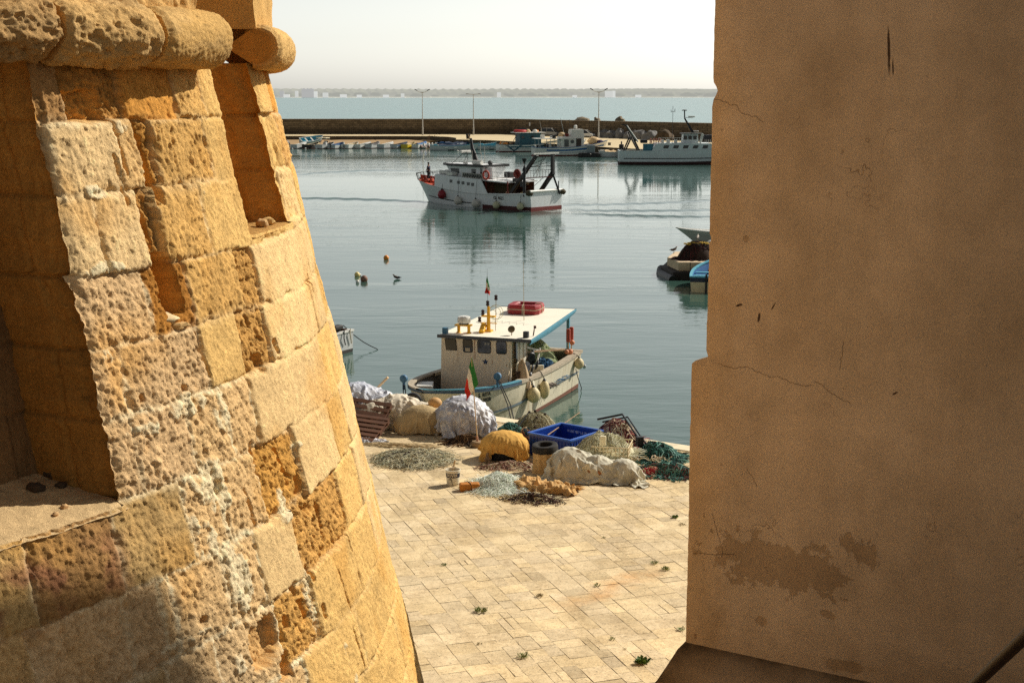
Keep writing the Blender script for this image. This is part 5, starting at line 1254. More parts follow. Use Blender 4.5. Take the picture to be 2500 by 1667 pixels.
def standing(label, loc, rz, shirt, trousers, hair):
    J = [(0, 0, .95), (0, 0, 1.15), (0, 0, 1.38), (0, 0, 1.50), (.01, 0, 1.60), (.02, 0, 1.70),
         (0, .19, 1.40), (.03, .26, 1.14), (.16, .20, 1.00), (.24, .16, .98), (0, -.19, 1.40), (-.02, -.25, 1.12), (.02, -.26, .88), (.03, -.26, .79),
         (0, .09, .90), (.02, .11, .50), (-.01, .12, .08), (.12, .13, .04), (0, -.09, .90), (.0, -.11, .50), (-.02, -.11, .08), (.10, -.13, .04)]
    Eg = [(0, 1), (1, 2), (2, 3), (3, 4), (4, 5), (2, 6), (6, 7), (7, 8), (8, 9), (2, 10), (10, 11), (11, 12), (12, 13), (0, 14), (14, 15), (15, 16), (16, 17), (0, 18), (18, 19), (19, 20), (20, 21)]
    Rd = [.13, .13, .14, .055, .085, .075, .06, .045, .035, .03, .06, .045, .035, .03, .09, .06, .045, .04, .09, .06, .045, .04]
    t, grow = person('person', label, loc, rz, J, Eg, Rd, SKIN, [
        ('shirt', [(0, 0, .98), (0, 0, 1.15), (0, 0, 1.37), (0, .18, 1.40), (.01, .23, 1.24), (0, -.18, 1.40), (-.01, -.23, 1.22)], [(0, 1), (1, 2), (2, 3), (3, 4), (2, 5), (5, 6)], [.155, .150, .155, .078, .062, .078, .062], shirt),
        ('trousers', [(0, 0, .95), (0, .09, .88), (.02, .11, .50), (-.01, .12, .12), (0, -.09, .88), (0, -.11, .50), (-.02, -.11, .12)], [(0, 1), (1, 2), (2, 3), (0, 4), (4, 5), (5, 6)], [.145, .105, .078, .062, .105, .078, .062], trousers)], hair)
    h = MB(); h.ball((.005, 0, 1.70), (.105, .088, .085), 12, 8); h.build('hair', hair, t, 180)
    return t
# ------------------------------------------------------------------ trawler under way
ta = R(135); T0 = (3.01, 124.9, -.02)
tr = thing('fishing_trawler', 'large white trawler with black stern gantry steaming across the harbour, name board on its side', 'trawler', T0, ta)
HT = Hull(15.2, 4.5, 1.34, 2.22, 1.60, 1.9, .6, 1.35, .90, 2.3, 40, 14, .42, .62)
TW = paint('trawler_white', srgb(226, 228, 228), .45, .05, .6, dirt=.35, dirtc=srgb(176, 160, 140), streak=True)
HT.shell([(-9, 0), (9, 1)]).build('hull', [REDP, TW], tr, 50)
for sd in (1, -1):
    HT.strip(lambda x, g: -.1, lambda x, g: .40 - .10 * x, 0, .40, .014, sd).build('boot_top', paint('boot_brown', srgb(74, 28, 24), .7, .25, 1.5), tr)
    HT.strip(lambda x, g: .38 + .75 * max(x - .5, 0) ** 1.4, lambda x, g: .47 + .75 * max(x - .5, 0) ** 1.4, .40, .93, .016, sd).build('rubbing_strake', BLACKP, tr)
    HT.strip(lambda x, g: g - .10, lambda x, g: g - .045, .05, .8, .02, sd).build('sheer_line', GREYP, tr)
b_ = MB(); y0 = HT.g[0, -1, 1]; b_.box((-.012, 0, .14), (.03, 2 * y0 * .965, .50)); b_.build('boot_top', paint('boot_red', srgb(116, 40, 34), .7, .2, 1.5), tr)
HT.rim(0, .36, .16, .09, transom=True).build('gunwale', TW, tr, 40)
HT.inner(.7, 0.01, .40, .12).build('working_deck', paint('deck_brown', srgb(112, 74, 50), .8, .2, 1.5), tr)
# raised sides flush with the hull, from the slanted aft edge to the bow
def sup_y(x): return float(np.interp(x, HT.g[:, -1, 0], HT.g[:, -1, 1]))
def sup_z(x): return float(np.interp(x, HT.g[:, -1, 0], HT.g[:, -1, 2]))
xs_ = [5.15, 5.6, 6.04, 7, 8, 9, 10, 11, 12, 12.7]; ztop = lambda x: 2.56 + .035 * (x - 6)
ds = MB()
for sd in (1, -1):
    P = []
    for x in xs_:
        zt = ztop(x) if x >= 6.04 else sup_z(x) + (ztop(6.04) - sup_z(6.04)) * (x - 5.15) / .89 + .01
        P.append([(x, sd * (sup_y(x) + .005), sup_z(x) - .05), (x, sd * (sup_y(x) * .985 + .0), (zt + sup_z(x)) / 2), (x, sd * (sup_y(x) * .97), zt)])
    ds.sheet(P, flip=sd < 0)
    ds.bar((5.13, sd * (sup_y(5.15)), sup_z(5.15)), (6.02, sd * sup_y(6.04) * .97, ztop(6.04)), .07, .05)
x = 12.7; ds.add([(x, sup_y(x), sup_z(x) - .1), (x, sup_y(x) * .97, ztop(x)), (x, -sup_y(x) * .97, ztop(x)), (x, -sup_y(x), sup_z(x) - .1)], [(0, 1, 2, 3)])
ds.build('deckhouse_side', TW, tr, 30)
bd = MB(); P = [[(x, s * (sup_y(x) * .97 if x > 6 else 1.95), ztop(x) + dz) for s, dz in ((1, 0), (0, .04), (-1, 0))] for x in (3.0, 4.5, 6.05, 7, 8, 9, 10, 11, 12, 12.7)]
bd.sheet(P, flip=True); bd.sheet([[(a, b, c - .09) for a, b, c in r_] for r_ in P]); bd.box((2.99, 0, ztop(3) - .04), (.06, 3.9, .12)); bd.bar((3.0, 1.95, ztop(3) - .045), (6.1, 1.95, ztop(6) - .045), .05, .10); bd.build('boat_deck', TW, tr, 30)
BULK = paint('bulkhead_brown', srgb(96, 58, 38), .8, .2, 1.5, dirt=.4, dirtc=srgb(50, 30, 22))
bk = MB(); bk.box((5.9, 0, 1.75), (.08, 3.7, 1.75)); bk.box((4.6, -1.85, 1.6), (2.6, .06, 1.9)); bk.build('aft_bulkhead', BULK, tr)
for y in (.35, -.5): MB().box((4.4 + (.35 - y) * .9 - .3, -1.81, 2.18), (.42, .02, .30)).build('window', WHITEP, tr, bevel=.005)  # white paint stands for daylight seen through the windows
HANG = paint('hanging_net', srgb(74, 64, 42), .95, .35, 5.0, dirt=.5)
hn = MB()
for k in range(26):
    x = 2.9 + k * .10; hn.tube([(x, 1.0 + .06 * math.sin(k * 1.9), 2.1 + .03 * math.sin(k)), (x + .02, 1.02, 1.5), (x + .03 * math.sin(k * 3), 1.0, .9)], [.055, .065, .05], 5)
hn.tube([(2.8, 1.0, 2.1), (4.2, 1.0, 2.18), (5.6, 1.0, 2.12)], .06, 6); tag(hn.build('net_curtain', HANG, tr, 60))
for x in (2.95, 5.7): MB().bar((x, 1.85, .9), (x, 1.85, 2.5), .09, .09).build('deck_post', RUSTP, tr)
nb = MB(); nb.ball((1.9, .5, 1.15), (.95, .6, .52), 14, 8, jit=.06, seed=4); nb.build('folded_net', paint('tan_net', srgb(190, 168, 112), .95, .2, 4), tr, 60)
MB().lathe([(.16, 0), (.18, .45)], 10, (3.6, 1.2, 1.1)).build('basket', paint('pink_basket', srgb(206, 160, 130), .8, .1), tr, 40)
# wheelhouse
wh = MB(); y = 1.38
f0 = [(11.0, y * .8, 2.70), (11.0, -y * .8, 2.70), (6.5, -y, 2.62), (6.5, y, 2.62)]; f1 = [(11.75, y * .8, 3.62), (11.75, -y * .8, 3.62), (6.5, -y, 3.62), (6.5, y, 3.62)]
wh.add(f0 + f1, [(0, 4, 5, 1), (1, 5, 6, 2), (2, 6, 7, 3), (3, 7, 4, 0), (4, 7, 6, 5)]); wh.box((6.0, .95, 3.12), (.75, .42, 1.0)); wh.build('wheelhouse', TW, tr)
rf = MB(); rf.prism([(12.3, -.9), (12.3, .9), (11.2, 1.5), (6.3, 1.62), (6.3, -1.62), (11.2, -1.5)], .05, c=(0, 0, 3.74)); rf.build('roof', TW, tr)
fa = MB(); pr_ = [(12.35, -.92), (12.35, .92), (11.2, 1.54), (6.26, 1.66), (6.26, -1.66), (11.2, -1.54)]
for i in range(6): a_, b2 = pr_[i], pr_[(i + 1) % 6]; fa.bar((*a_, 3.72), (*b2, 3.72), .06, .22)
fa.build('roof_edge', BLACKP, tr)
for (x0, x1, z0, z1, ins) in ((10.9, 9.9, 2.95, 3.38, 0), (8.15, 7.55, 2.98, 3.42, 0), (6.95, 6.7, 2.75, 3.5, 0)):
    yy = y * (.8 + .2 * (11.4 - (x0 + x1) / 2) / 4.9) + .012
    MB().add([(x0, yy * (1 - 0), z0), (x1, yy + .03, z0), (x1, yy + .03, z1), (x0 + .25 * (x0 > 10), yy, z1)], [(0, 1, 2, 3)]).build('window', GLASS, tr)
fw = MB(); fw.add([(11.18, .95, 2.95), (11.18, -.95, 2.95), (11.55, -.95, 3.42), (11.55, .95, 3.42)], [(3, 2, 1, 0)]); o = fw.build('windscreen', GLASS, tr); o.location = (.03, 0, 0)
# name board on the rail, lettering
nm = MB(); nm.bar((8.72, 1.93, 2.87), (6.0, 1.93, 2.80), .05, .46); o = nm.build('name_board', paint('board_grey', srgb(172, 168, 158), .7, .1, 3, dirt=.3), tr)
INK = paint('black_letters', srgb(16, 16, 18), .6, .05)
text_mesh('lettering', 'ANNAMARIA', .50, INK, o, basis((7.36, 1.975, 2.83), (-1, 0, -.026), (0, 0, 1)), .004, .012, 1.0, 0, .86)
bv = BVHTree.FromPolygons([Vector(p) for p in HT.g.reshape(-1, 3)], [tuple(q_) for q_ in grid_faces(HT.n, HT.m)])
def on_hull(name, body, size, x, z, bvh, xdir, parent, mat=INK, sx=1.0, bold=.0, tilt=0.0):
    o = text_mesh(name, body, size, mat, parent, Matrix.Identity(4), 0.0, bold, 1.0, 0, sx)
    ca, sa = math.cos(tilt), math.sin(tilt)
    for v in o.data.vertices:
        lx, lz = v.co.x * ca - v.co.y * sa, v.co.x * sa + v.co.y * ca
        px_, pz_ = x + xdir * lx, z + lz; h = bvh.ray_cast(Vector((px_, 6, pz_)), Vector((0, -1, 0)))
        v.co = (px_, (h[0].y if h[0] else 0) + .014, pz_)
    return o
on_hull('registration', 'GL 4621', .40, 3.78, 1.02, bv, -1, tr, sx=.9, bold=.012)
for x, z in ((10.04, 2.26), (8.95, 2.20), (8.32, 2.17), (7.62, 2.12), (7.05, 2.09)):
    yy = sup_y(x) * .985 + .012; o = MB().box((x, yy, z), (.36, .03, .27)).build('porthole', GLASS, tr, bevel=.06)
# mast with radar and aerials
ms = MB(); ms.tube([(8.85, 0, 3.8), (9.05, 0, 4.4), (9.42, 0, 5.2), (9.6, 0, 6.1)], [.30, .24, .17, .11], 8); mo = ms.build('mast', BLACKP, tr, 50)
MB().box((10.0, 0, 4.70), (1.6, .35, .06)).build('radar_platform', BLACKP, mo); MB().box((10.35, 0, 4.88), (.32, 1.25, .22)).build('radar', WHITEP, mo, bevel=.05)
st_ = MB()
for a_, b2 in (((10.5, .15, 4.68), (11.6, .5, 3.8)), ((10.2, -.15, 4.68), (10.6, -.5, 3.8)), ((9.9, .15, 4.68), (10.2, .4, 3.8)), ((10.4, .1, 4.68), (9.6, .4, 3.8))): st_.tube([a_, b2], .022, 5)
st_.build('mast_stay', BLACKP, mo, 60)
MB().box((8.7, 0, 4.72), (1.0, .12, .06)).build('spreader', BLACKP, mo)
for x, yy, z0, z1 in ((8.25, .1, 4.7, 5.9), (7.6, .6, 3.8, 4.9), (8.9, .5, 3.8, 5.0), (8.2, -.4, 3.8, 5.4)): MB().tube([(x, yy, z0), (x, yy, z1)], .018, 5).build('aerial', GALV, mo)
MB().tube([(9.6, .12, 6.0), (9.62, .3, 6.45)], [.05, .02], 5).build('horn', paint('brass', srgb(170, 130, 80), .4, .1), mo)
rl = MB(); rl.tube([(7.2, .9, 3.98), (8.3, .9, 3.98)], .2, 10); rl.build('raft_canister', WHITEP, tr, 60)
for x, yy, s in ((9.3, .9, .14), (7.7, -.6, .2), (6.7, .3, .17), (10.2, .2, .12)): MB().lathe([(s, 0), (s * 1.1, s), (s * .4, s * 1.6)], 8, (x, yy, 3.79)).build('deck_light', WHITEP if s < .15 else BLACKP, tr, 50)
for x, yy, z, s in ((11.9, 1.05, 2.86, 1.2), (10.5, 1.6, 2.80, .8), (12.3, .2, 2.9, .7)): MB().box((x, yy, z + .1), (s, .6, .3)).build('deck_locker', WHITEP, tr, bevel=.05)
# rails on the boat deck and the pulpit at the bow
rail = MB(); pts = [(x, 1.9, ztop(x) + .75) for x in (3.0, 4.2, 5.4)]; rail.tube(pts, .02, 5); rail.tube([(a, b, c - .38) for a, b, c in pts], .016, 5)
for x in (3.0, 3.6, 4.2, 4.8, 5.4): rail.tube([(x, 1.9, ztop(x)), (x, 1.9, ztop(x) + .75)], .018, 5)
pts = [(9.2, 2.0, 3.05), (10.5, 1.95, 3.15), (12.0, 1.75, 3.20), (12.8, 1.5, 3.05)]; rail.tube(pts, .02, 5); rail.build('deck_rail', GREYP, tr, 60)
pu = MB(); bw_ = [(12.6, 1.35, 2.85), (14.2, .95, 2.82), (15.6, .55, 2.82), (16.9, .25, 2.70), (17.25, 0, 2.55), (16.9, -.25, 2.70), (15.6, -.55, 2.82), (14.2, -.95, 2.85), (12.6, -1.35, 2.9)]
pu.tube(bw_, .028, 6)
for p_ in bw_[1:-1]: pu.tube([p_, (p_[0] - .25, p_[1], 2.0)], .022, 5); pu.tube([p_, (p_[0] - .75, p_[1] * 1.05, 2.0)], .018, 5)
pu.build('pulpit', BLACKP, tr, 60)
BWN = paint('bow_orange', srgb(196, 76, 44), .8, .3, 4.0, dirt=.6, dirtc=srgb(66, 30, 26))
fd = MB(); P = [[(x, s * max(sup_y(x) - .08, .02), sup_z(x) - .06) for s in (1, 0, -1)] for x in np.linspace(12.7, 16.6, 9)]; fd.sheet(P, flip=True); fd.build('foredeck', BWN, tr)
bn = MB(); P = [[(x, -max(sup_y(x) - .12, .0) , sup_z(x) - .1), (x, -max(sup_y(x) - .10, .0), sup_z(x) + .42 - .08 * (x - 12.7) / 4)] for x in np.linspace(12.7, 16.8, 9)]; bn.sheet(P); bn.sheet([[b2, (b2[0], b2[1] - .07, b2[2])] for _, b2 in P]); bn.sheet([[(a[0], a[1] - .07, a[2]), (b2[0], b2[1] - .07, b2[2])] for a, b2 in P], flip=True); bn.build('bow_bulwark', BWN, tr)
q = random.Random(4); nt_ = MB()
for k in range(18): nt_.ball((q.uniform(13.0, 15.9), q.uniform(-.5, .6), 2.0), (.26, .22, .20), 8, 6, jit=.2, seed=k)
nt_.build('bow_net_heap', BWN, tr, 60)
MB().box((13.1, -.2, 2.35), (.5, .9, .5), rot=Euler((0, -.5, 0)).to_matrix()).build('windlass', GREYP, tr, bevel=.06)
# gantry at the stern
ga = MB(); ga.bar((3.75, 1.0, .9), (2.4, 1.0, 2.5), .34, .24, w2=.34, h2=.26); ga.bar((2.45, 1.0, 2.42), (.2, 1.0, 4.9), .30, .26, w2=.26, h2=.24)
ga.bar((.2, -1.0, 4.9), (.2, -1.0, 3.15), .26, .26); ga.bar((.2, -1.0, 3.25), (2.2, -1.0, 1.0), .42, .26, w2=.30); ga.bar((.2, -1.0, 3.2), (-.15, -1.55, 1.4), .14, .14)
ga.bar((2.6, 1.0, 2.62), (3.0, 1.0, 2.62), .4, .3); go = ga.build('gantry', BLACKP, tr)
MB().bar((.2, 1.45, 4.98), (.2, -1.75, 4.98), .14, .12).build('gantry_beam', WHITEP, go)
tw = MB(); tw.bar((3.0, -.75, 2.72), (.3, -.95, 2.92), .5, .08); wo2 = tw.build('catwalk', RUSTP, tr)
rr_ = MB()
for k in range(9): f = k / 8; rr_.tube([(3.0 - 2.7 * f, -.75 - .2 * f, 2.75 + .2 * f), (3.0 - 2.7 * f, -.75 - .2 * f, 3.35 + .2 * f)], .018, 5)
rr_.tube([(3.0, -.75, 3.35), (.3, -.95, 3.55)], .02, 5); rr_.build('catwalk_rail', BLACKP, wo2, 60)
pt = MB(); pt.tube([(.8, 1.95, 1.3), (.8, 1.95, 3.55)], .13, 8); po_ = pt.build('derrick_post', BLACKP, tr, 50)
dsn = MB(); dsn.lathe([(.02, 3.5), (.21, 3.52), (.03, 4.02), (.03, 4.1), (.24, 4.6), (.02, 4.62)], 12, (.8, 1.95, 0)); dsn.build('day_shape', BLACKP, po_, 40)
MB().box((1.15, 1.85, 2.35), (.25, .3, .5)).build('block', BLACKP, po_, bevel=.05)
rg = MB()
for a_, b2 in (((.2, .7, 4.9), (2.6, .2, 2.9)), ((.2, -.3, 4.9), (2.2, -.6, 2.9)), ((.2, .2, 4.9), (1.5, -.4, 3.0)), ((.2, -.9, 3.9), (1.4, .9, 3.8)), ((1.0, .9, 4.0), (.3, .0, 4.5)), ((1.3, .9, 3.7), (.3, -.5, 4.2)), ((1.2, -1.0, 2.9), (1.6, .9, 1.5))): rg.tube([a_, b2], .022, 4)
rg.build('rigging', BLACKP, go, 60)
MB().tube([(.02, 2.05, 1.75), (.02, -2.0, 1.75)], .13, 12).build('stern_roller', WHITEP, tr, 60)
for yy in (2.0, -2.05): rock('net_scrap', (0, 0, 0), (.3, .32, .26), HANG, 3, 'x', 'x').parent = tr
for o in [o for o in tr.children if o.name.startswith('net_scrap')]:
    for k_ in ('label', 'category'): 
        if k_ in o: del o[k_]
sc_ = [o for o in tr.children if o.name.startswith('net_scrap')]; sc_[0].location = (.2, 1.95, 1.62); sc_[1].location = (.05, -2.05, 1.6)
MB().tube([(-.05, -1.5, 1.6), (-.05, -1.5, 2.55)], .05, 6).build('stern_post', BLACKP, tr)
hr_ = MB(); M = Matrix.Rotation(PI / 2, 3, 'X'); hr_.lathe([(.34, -.05), (.44, -.05), (.44, .05), (.34, .05), (.34, -.05)], 18, (3.3, .3, 3.1), M=M); hr_.lathe([(.1, -.3), (.12, .3)], 8, (3.3, .3, 3.1), M=M); hr_.bar((3.3, .3, 2.6), (3.3, .3, 3.1), .16, .2); hr_.build('hose_reel', RUSTP, tr, 40)
MB().box((4.4, .2, 3.0), (.7, .7, .5)).build('vent_box', BLACKP, tr, bevel=.05)
def lifebuoy(c, parent, r=.36):
    o = MB(); M = Matrix.Rotation(PI / 2, 3, 'X'); pts = [Vector(c) + M @ Vector((r * math.cos(a), r * math.sin(a), 0)) for a in np.linspace(0, 2 * PI, 20, endpoint=False)]
    o.tube(pts, .085, 8, closed=True); return o
lb = lifebuoy((5.55, 1.99, 2.98), tr).build('lifebuoy', paint('lifebuoy_orange', srgb(186, 70, 50), .6, .15), None, 180); lb.location = T0; lb.rotation_euler[2] = ta; tag(lb, 'orange ring lifebuoy hung on the trawler rail right of its name board', 'lifebuoy')
# fenders over the side: each a thing of its own
TF = Matrix.Translation(Vector(T0)) @ Matrix.Rotation(ta, 4, 'Z')
FRED = paint('fender_red', srgb(140, 28, 36), .5, .15, 3); FWHT = paint('fender_white', srgb(206, 202, 190), .5, .1, 3, dirt=.4); FYEL = paint('fender_cream', srgb(200, 196, 160), .5, .1, 3, dirt=.4)
for x, z, r, mt, top, lbl in ((11.35, .98, .40, FRED, 2.6, 'red round fender under the trawler bow, the only red one'), (8.75, .56, .37, FWHT, 2.6, 'white fender below the trawler name board, left of its pair'), (6.35, .43, .38, FWHT, 2.5, 'white fender second from the red one nearest the slanted deckhouse edge'),
        (3.85, .42, .32, FYEL, 1.35, 'cream fender hanging under the registration number of the trawler'), (1.0, .44, .32, FYEL, 1.4, 'cream fender nearest the stern corner of the trawler')):
    yy = HT.y_at(x / 15.2, z) + r * .9; w = TF @ Vector((x, yy, z)); e = TF @ Vector((x + .05, HT.y_at(x / 15.2, 1.3) + .06, top))
    buoy('fender', tuple(w), r, mt, lbl, 'fender', 'fenders along the trawler side', 1.02, BLACKP, [tuple(e)], ROPE)
pw = TF @ Vector((15.35, .1, 1.96)); standing('person in dark blue shirt and dark trousers standing at the trawler bow, back turned', tuple(pw), ta + .35, paint('shirt_blue', srgb(34, 48, 74), .9, .1), paint('trousers_dark', srgb(22, 24, 32), .9, .1), paint('hair_black', srgb(18, 16, 15), .8, .1))
# wake: broken water at the stern and long low swells spreading behind
def wake_mat():
    m, t, b = new_mat('wake_foam'); p = t.pos(); c = t.attr('Col')
    f = t.noise(t.vmath('MULTIPLY', p, (1.3, 3.2, 1)), 1.0, 6, .75, .8); a = t.mrange(f, .46, .60); s = t.sep(c)
    b.inputs['Base Color'].default_value = (.72, .76, .74, 1); b.inputs['Roughness'].default_value = .5; t.set(b.inputs['Alpha'], t.math('MULTIPLY', t.math('MULTIPLY', a, s[0]), .85)); return m
foam = MB(); cl = []; P = []
for i in range(60):
    u = i / 59; row = []
    for j in range(9):
        v = j / 8 * 2 - 1; x = -.1 - 21 * u; y = -.6 - 2.0 * u * u * 3 + v * (2.1 + 2.2 * u); wv = Vector((x, y, 0)); row.append((x, y, .03 + .05 * (1 - u) * math.sin(i * 1.7 + j * 2.3) ** 2)); cl.append([(1 - abs(v)) ** .6 * (1 - u) ** 1.3 * 1.15] * 3)
    P.append(row)
foam.sheet(P, flip=True); fo = foam.build('wake_foam', wake_mat(), None, 180); fo.location = T0; fo.rotation_euler[2] = ta; set_cols(fo, 'Col', np.clip(np.array(cl), 0, 1)); tag(fo, kind='structure')
sw = MB()
def swell(pts, w, h):
    P = []
    for k, (px, py) in enumerate(pts):
        c = at(px, py, 0); f = math.sin(PI * (k + .5) / len(pts)) ** .5; row = []
        for j in range(9):
            v = j / 8 * 2 - 1; row.append((c[0], c[1] + v * w, .004 + h * f * (math.cos(v * PI) * .5 + .5)))
        P.append(row)
    sw.sheet(P)
def curve(x0, y0, x1, y1, bend, n=60): return [(x0 + (x1 - x0) * i / n, y0 + (y1 - y0) * i / n + bend * 4 * (i / n) * (1 - i / n) + .7 * math.sin(i * .9)) for i in range(n + 1)]
swell(curve(640, 484, 1055, 494, -3), 1.0, .12); swell(curve(1395, 521, 1760, 529, 3), .9, .12); swell(curve(1380, 513, 1760, 512, 2), 1.2, .10)
swell(curve(700, 430, 1025, 418, -6), 1.3, .09); swell(curve(1375, 500, 1760, 488, 3), 1.2, .08); swell(curve(1340, 396, 1520, 398, 0), .8, .06)
tag(sw.build('wake_swell', WATER, None, 180), kind='structure')
# ------------------------------------------------------------------ big white trawler moored at the right, bow hidden by the house
p = at(1513, 402, 0); t = thing('moored_trawler', 'long white trawler moored at the far quay on the right, black derrick at its stern', 'trawler', (p[0], p[1] + 2.4, 0), bearing(91))
MW = paint('moored_white', srgb(206, 214, 214), .5, .06, .5, dirt=.35, dirtc=srgb(150, 140, 124), streak=True)
HM = Hull(21, 5.2, 1.95, 3.3, 1.95, 1.6, .5, 1.2, .92, 2.6, 34, 12, .35)
HM.shell([(.25, 0), (9, 1)]).build('hull', [paint('moored_boot', srgb(62, 36, 32), .7, .25, 1.5), MW], t, 50)
HM.strip(lambda x, g: .80 + .55 * max(x - .35, 0) ** 1.5, lambda x, g: .92 + .55 * max(x - .35, 0) ** 1.5, .02, .74, .016, -1).build('rubbing_strake', BLACKP, t)
HM.rim(0, .3, .14, .08).build('gunwale', MW, t, 40); HM.inner(1.0, 0.01, .26, .1).build('working_deck', DECKP, t)
y_ = 2.4; d = MB(); pl = [(4.6, 1.9), (5.3, 2.95), (5.55, 3.05), (13.2, 3.05), (13.9, 2.75), (14.3, 2.0)]
d.add([(x, -y_, z) for x, z in pl] + [(x, y_, z) for x, z in pl], [tuple(range(6)), tuple(range(6, 12))[::-1]] + [(i + 6, (i + 1) % 6 + 6, (i + 1) % 6, i) for i in range(6)]); d.build('deckhouse', MW, t)
for k in range(5):
    x = 6.3 + k * 1.42; MB().add([(x, -y_ - .012, 2.32), (x + .75, -y_ - .012, 2.32), (x + .92, -y_ - .012, 2.78), (x + .17, -y_ - .012, 2.78)], [(0, 1, 2, 3)]).build('window', GLASS, t)
TPB = paint('blue_tarp', srgb(62, 118, 136), .7, .25, 1.2, dirt=.4, dirtc=srgb(40, 70, 84)); s_ = MB(); s_.sheet([[(3.4 + 1.35 * i / 8, -2.2 + .07 * math.sin(i * 1.9), 1.85), (3.4 + 1.6 * i / 8, -2.2 + .09 * math.sin(i * 2.4 + 1), 3.0)] for i in range(9)], flip=False); s_.build('screen', TPB, t, 60)
g = MB(); g.bar((.9, -1.6, 5.7), (2.5, -1.6, 3.4), .34, .28); g.bar((1.7, -1.9, 3.9), (.8, -1.9, 1.8), .22, .2); g.bar((2.1, -1.9, 3.6), (3.0, -1.9, 1.8), .26, .22); g.bar((1.3, -1.4, 4.6), (2.9, 1.6, 1.9), .2, .2); g.bar((1.7, -1.9, 3.9), (1.7, 1.9, 3.9), .2, .2); g.bar((.2, -1.5, 5.75), (1.1, -1.5, 5.6), .15, .15); g.bar((1.7, 1.9, 3.9), (.8, 1.9, 1.8), .22, .2); go2 = g.build('derrick', BLACKP, t)
MB().tube([(1.05, -1.79, 5.6), (2.7, -1.79, 3.25)], [.07, .11], 8).build('derrick_ram', WHITEP, go2, 60)
MB().box((3.6, -.8, 3.3), (1.0, 1.2, .5)).build('winch', BLACKP, t, bevel=.08)
rr2 = MB(); q = random.Random(6)
for k in range(16): rr2.tube([(4.4 + .11 * k, -1.2, 2.9), (4.4 + .11 * k + q.uniform(-.2, .2), -1.0, 3.75)], .03, 4)
rr2.tube([(4.2, -1.2, 3.55), (6.1, -1.2, 3.6)], .04, 5); rr2.build('red_frame', paint('salmon_paint', srgb(182, 120, 104), .6, .2, 4), t)
u = MB(); u.box((10.4, 0, 3.7), (2.3, 3.0, 1.3), taper=.9); u.build('wheelhouse', MW, t); MB().box((10.4, 0, 4.42), (2.7, 3.4, .10)).build('wheelhouse_roof', BLACKP, t)
for x in (9.6, 10.3, 11.0): MB().box((x, -1.47, 3.85), (.5, .06, .55)).build('window', GLASS, t)
rl = MB(); pts = [(9.0, -2.3, 3.05), (9.0, -2.3, 4.3), (9.25, -2.3, 4.5), (12.0, -2.3, 4.5)]; rl.tube(pts, .035, 5)
for k in range(11): rl.tube([(5.6 + k * .34, -2.3, 3.05), (5.6 + k * .34, -2.3, 3.85)], .018, 4)
rl.tube([(5.6, -2.3, 3.85), (9.0, -2.3, 3.85)], .02, 4)
for k in range(8): rl.tube([(12.4 + k * .25, -2.2, 3.0), (12.4 + k * .25, -2.2, 3.6)], .018, 4)
rl.build('rail', WHITEP, t, 60)
m_ = MB(); m_.bar((10.9, 0, 4.4), (9.6, 0, 6.6), .45, .4, w2=.22, h2=.2); m_.tube([(9.6, 0, 6.5), (9.55, 0, 7.8)], .09, 8); mo = m_.build('mast', BLACKP, t)
MB().lathe([(.34, 7.7), (.42, 7.78), (.2, 7.86)], 12, (9.55, 0, 0)).build('mast_light', BLACKP, mo, 40); MB().box((10.6, 0, 6.85), (1.0, .2, .2)).build('radar', WHITEP, mo, bevel=.05); MB().box((10.15, 0, 6.7), (1.3, .1, .06)).build('radar_arm', BLACKP, mo)
MB().box((11.2, 0, 4.75), (1.0, .3, .16)).build('radar', WHITEP, t, bevel=.05)
a_ = MB(); a_.tube([(7.9, .5, 3.0), (7.9, .5, 8.4)], .03, 5); a_.tube([(7.6, .5, 7.5), (8.3, .5, 7.6)], .03, 4); a_.tube([(8.2, .5, 7.6), (8.2, .5, 8.0)], .04, 4); a_.tube([(7.65, .5, 7.5), (7.65, .5, 7.85)], .03, 4); a_.build('aerial', BLACKP, t)
MB().box((11.9, -1.9, 3.75), (.32, .4, 1.4), rot=Euler((0, .25, 0)).to_matrix()).build('deck_stand', WHITEP, t, bevel=.05)
for x, s in ((7.1, .5), (6.3, .4), (8.2, .45)): MB().box((x, -1.4, 3.3), (s, s, s * 1.2)).build('deck_locker', WHITEP, t, bevel=.05)
for k in range(3): MB().tube([(14.6 + .9 * k, -2.1, 2.8), (14.5 + .9 * k, -2.1, 3.5)], .04, 5).build('stanchion', WHITEP, t)
# ------------------------------------------------------------------ cabin boats in the middle
def cabin_boat(px, py, L, B, brg, label, hull, stripe, cab, cabx, cabz, roofm, zs, zb):
    p = at(px, py, 0); t = thing('fishing_boat', label, 'fishing boat', (p[0], p[1], 0), bearing(brg)); H = Hull(L, B, zs, zb, zs * 1.05, 1.0, .4, 1.2, .88, 2.4, 26, 10, .4)
    H.shell([(.14, 0), (9, 1)]).build('hull', [REDP, hull], t, 50); H.rim(w=.13, h=.08).build('gunwale', stripe, t, 40); H.inner(.45, wall=.09).build('interior', DECKP, t)
    for sd in (1, -1): H.strip(lambda x, g: g * .60, lambda x, g: g * .80, .16, .97, .014, sd).build('stripe', stripe, t); H.strip(lambda x, g: g * .40, lambda x, g: g * .44, .05, .97, .014, sd).build('strake', stripe, t)
    x0, x1, w = cabx; z0, z1 = zs * .6, cabz; c = MB(); c.add([(x0, w, z0), (x0, -w, z0), (x0, -w, z1), (x0, w, z1), (x1, w * .9, z0), (x1, -w * .9, z0), (x1 + .1, -w * .85, z1), (x1 + .1, w * .85, z1)], [(0, 3, 2, 1), (4, 5, 6, 7), (0, 4, 7, 3), (1, 2, 6, 5), (3, 7, 6, 2)]); c.build('cabin', cab, t)
    return t, H
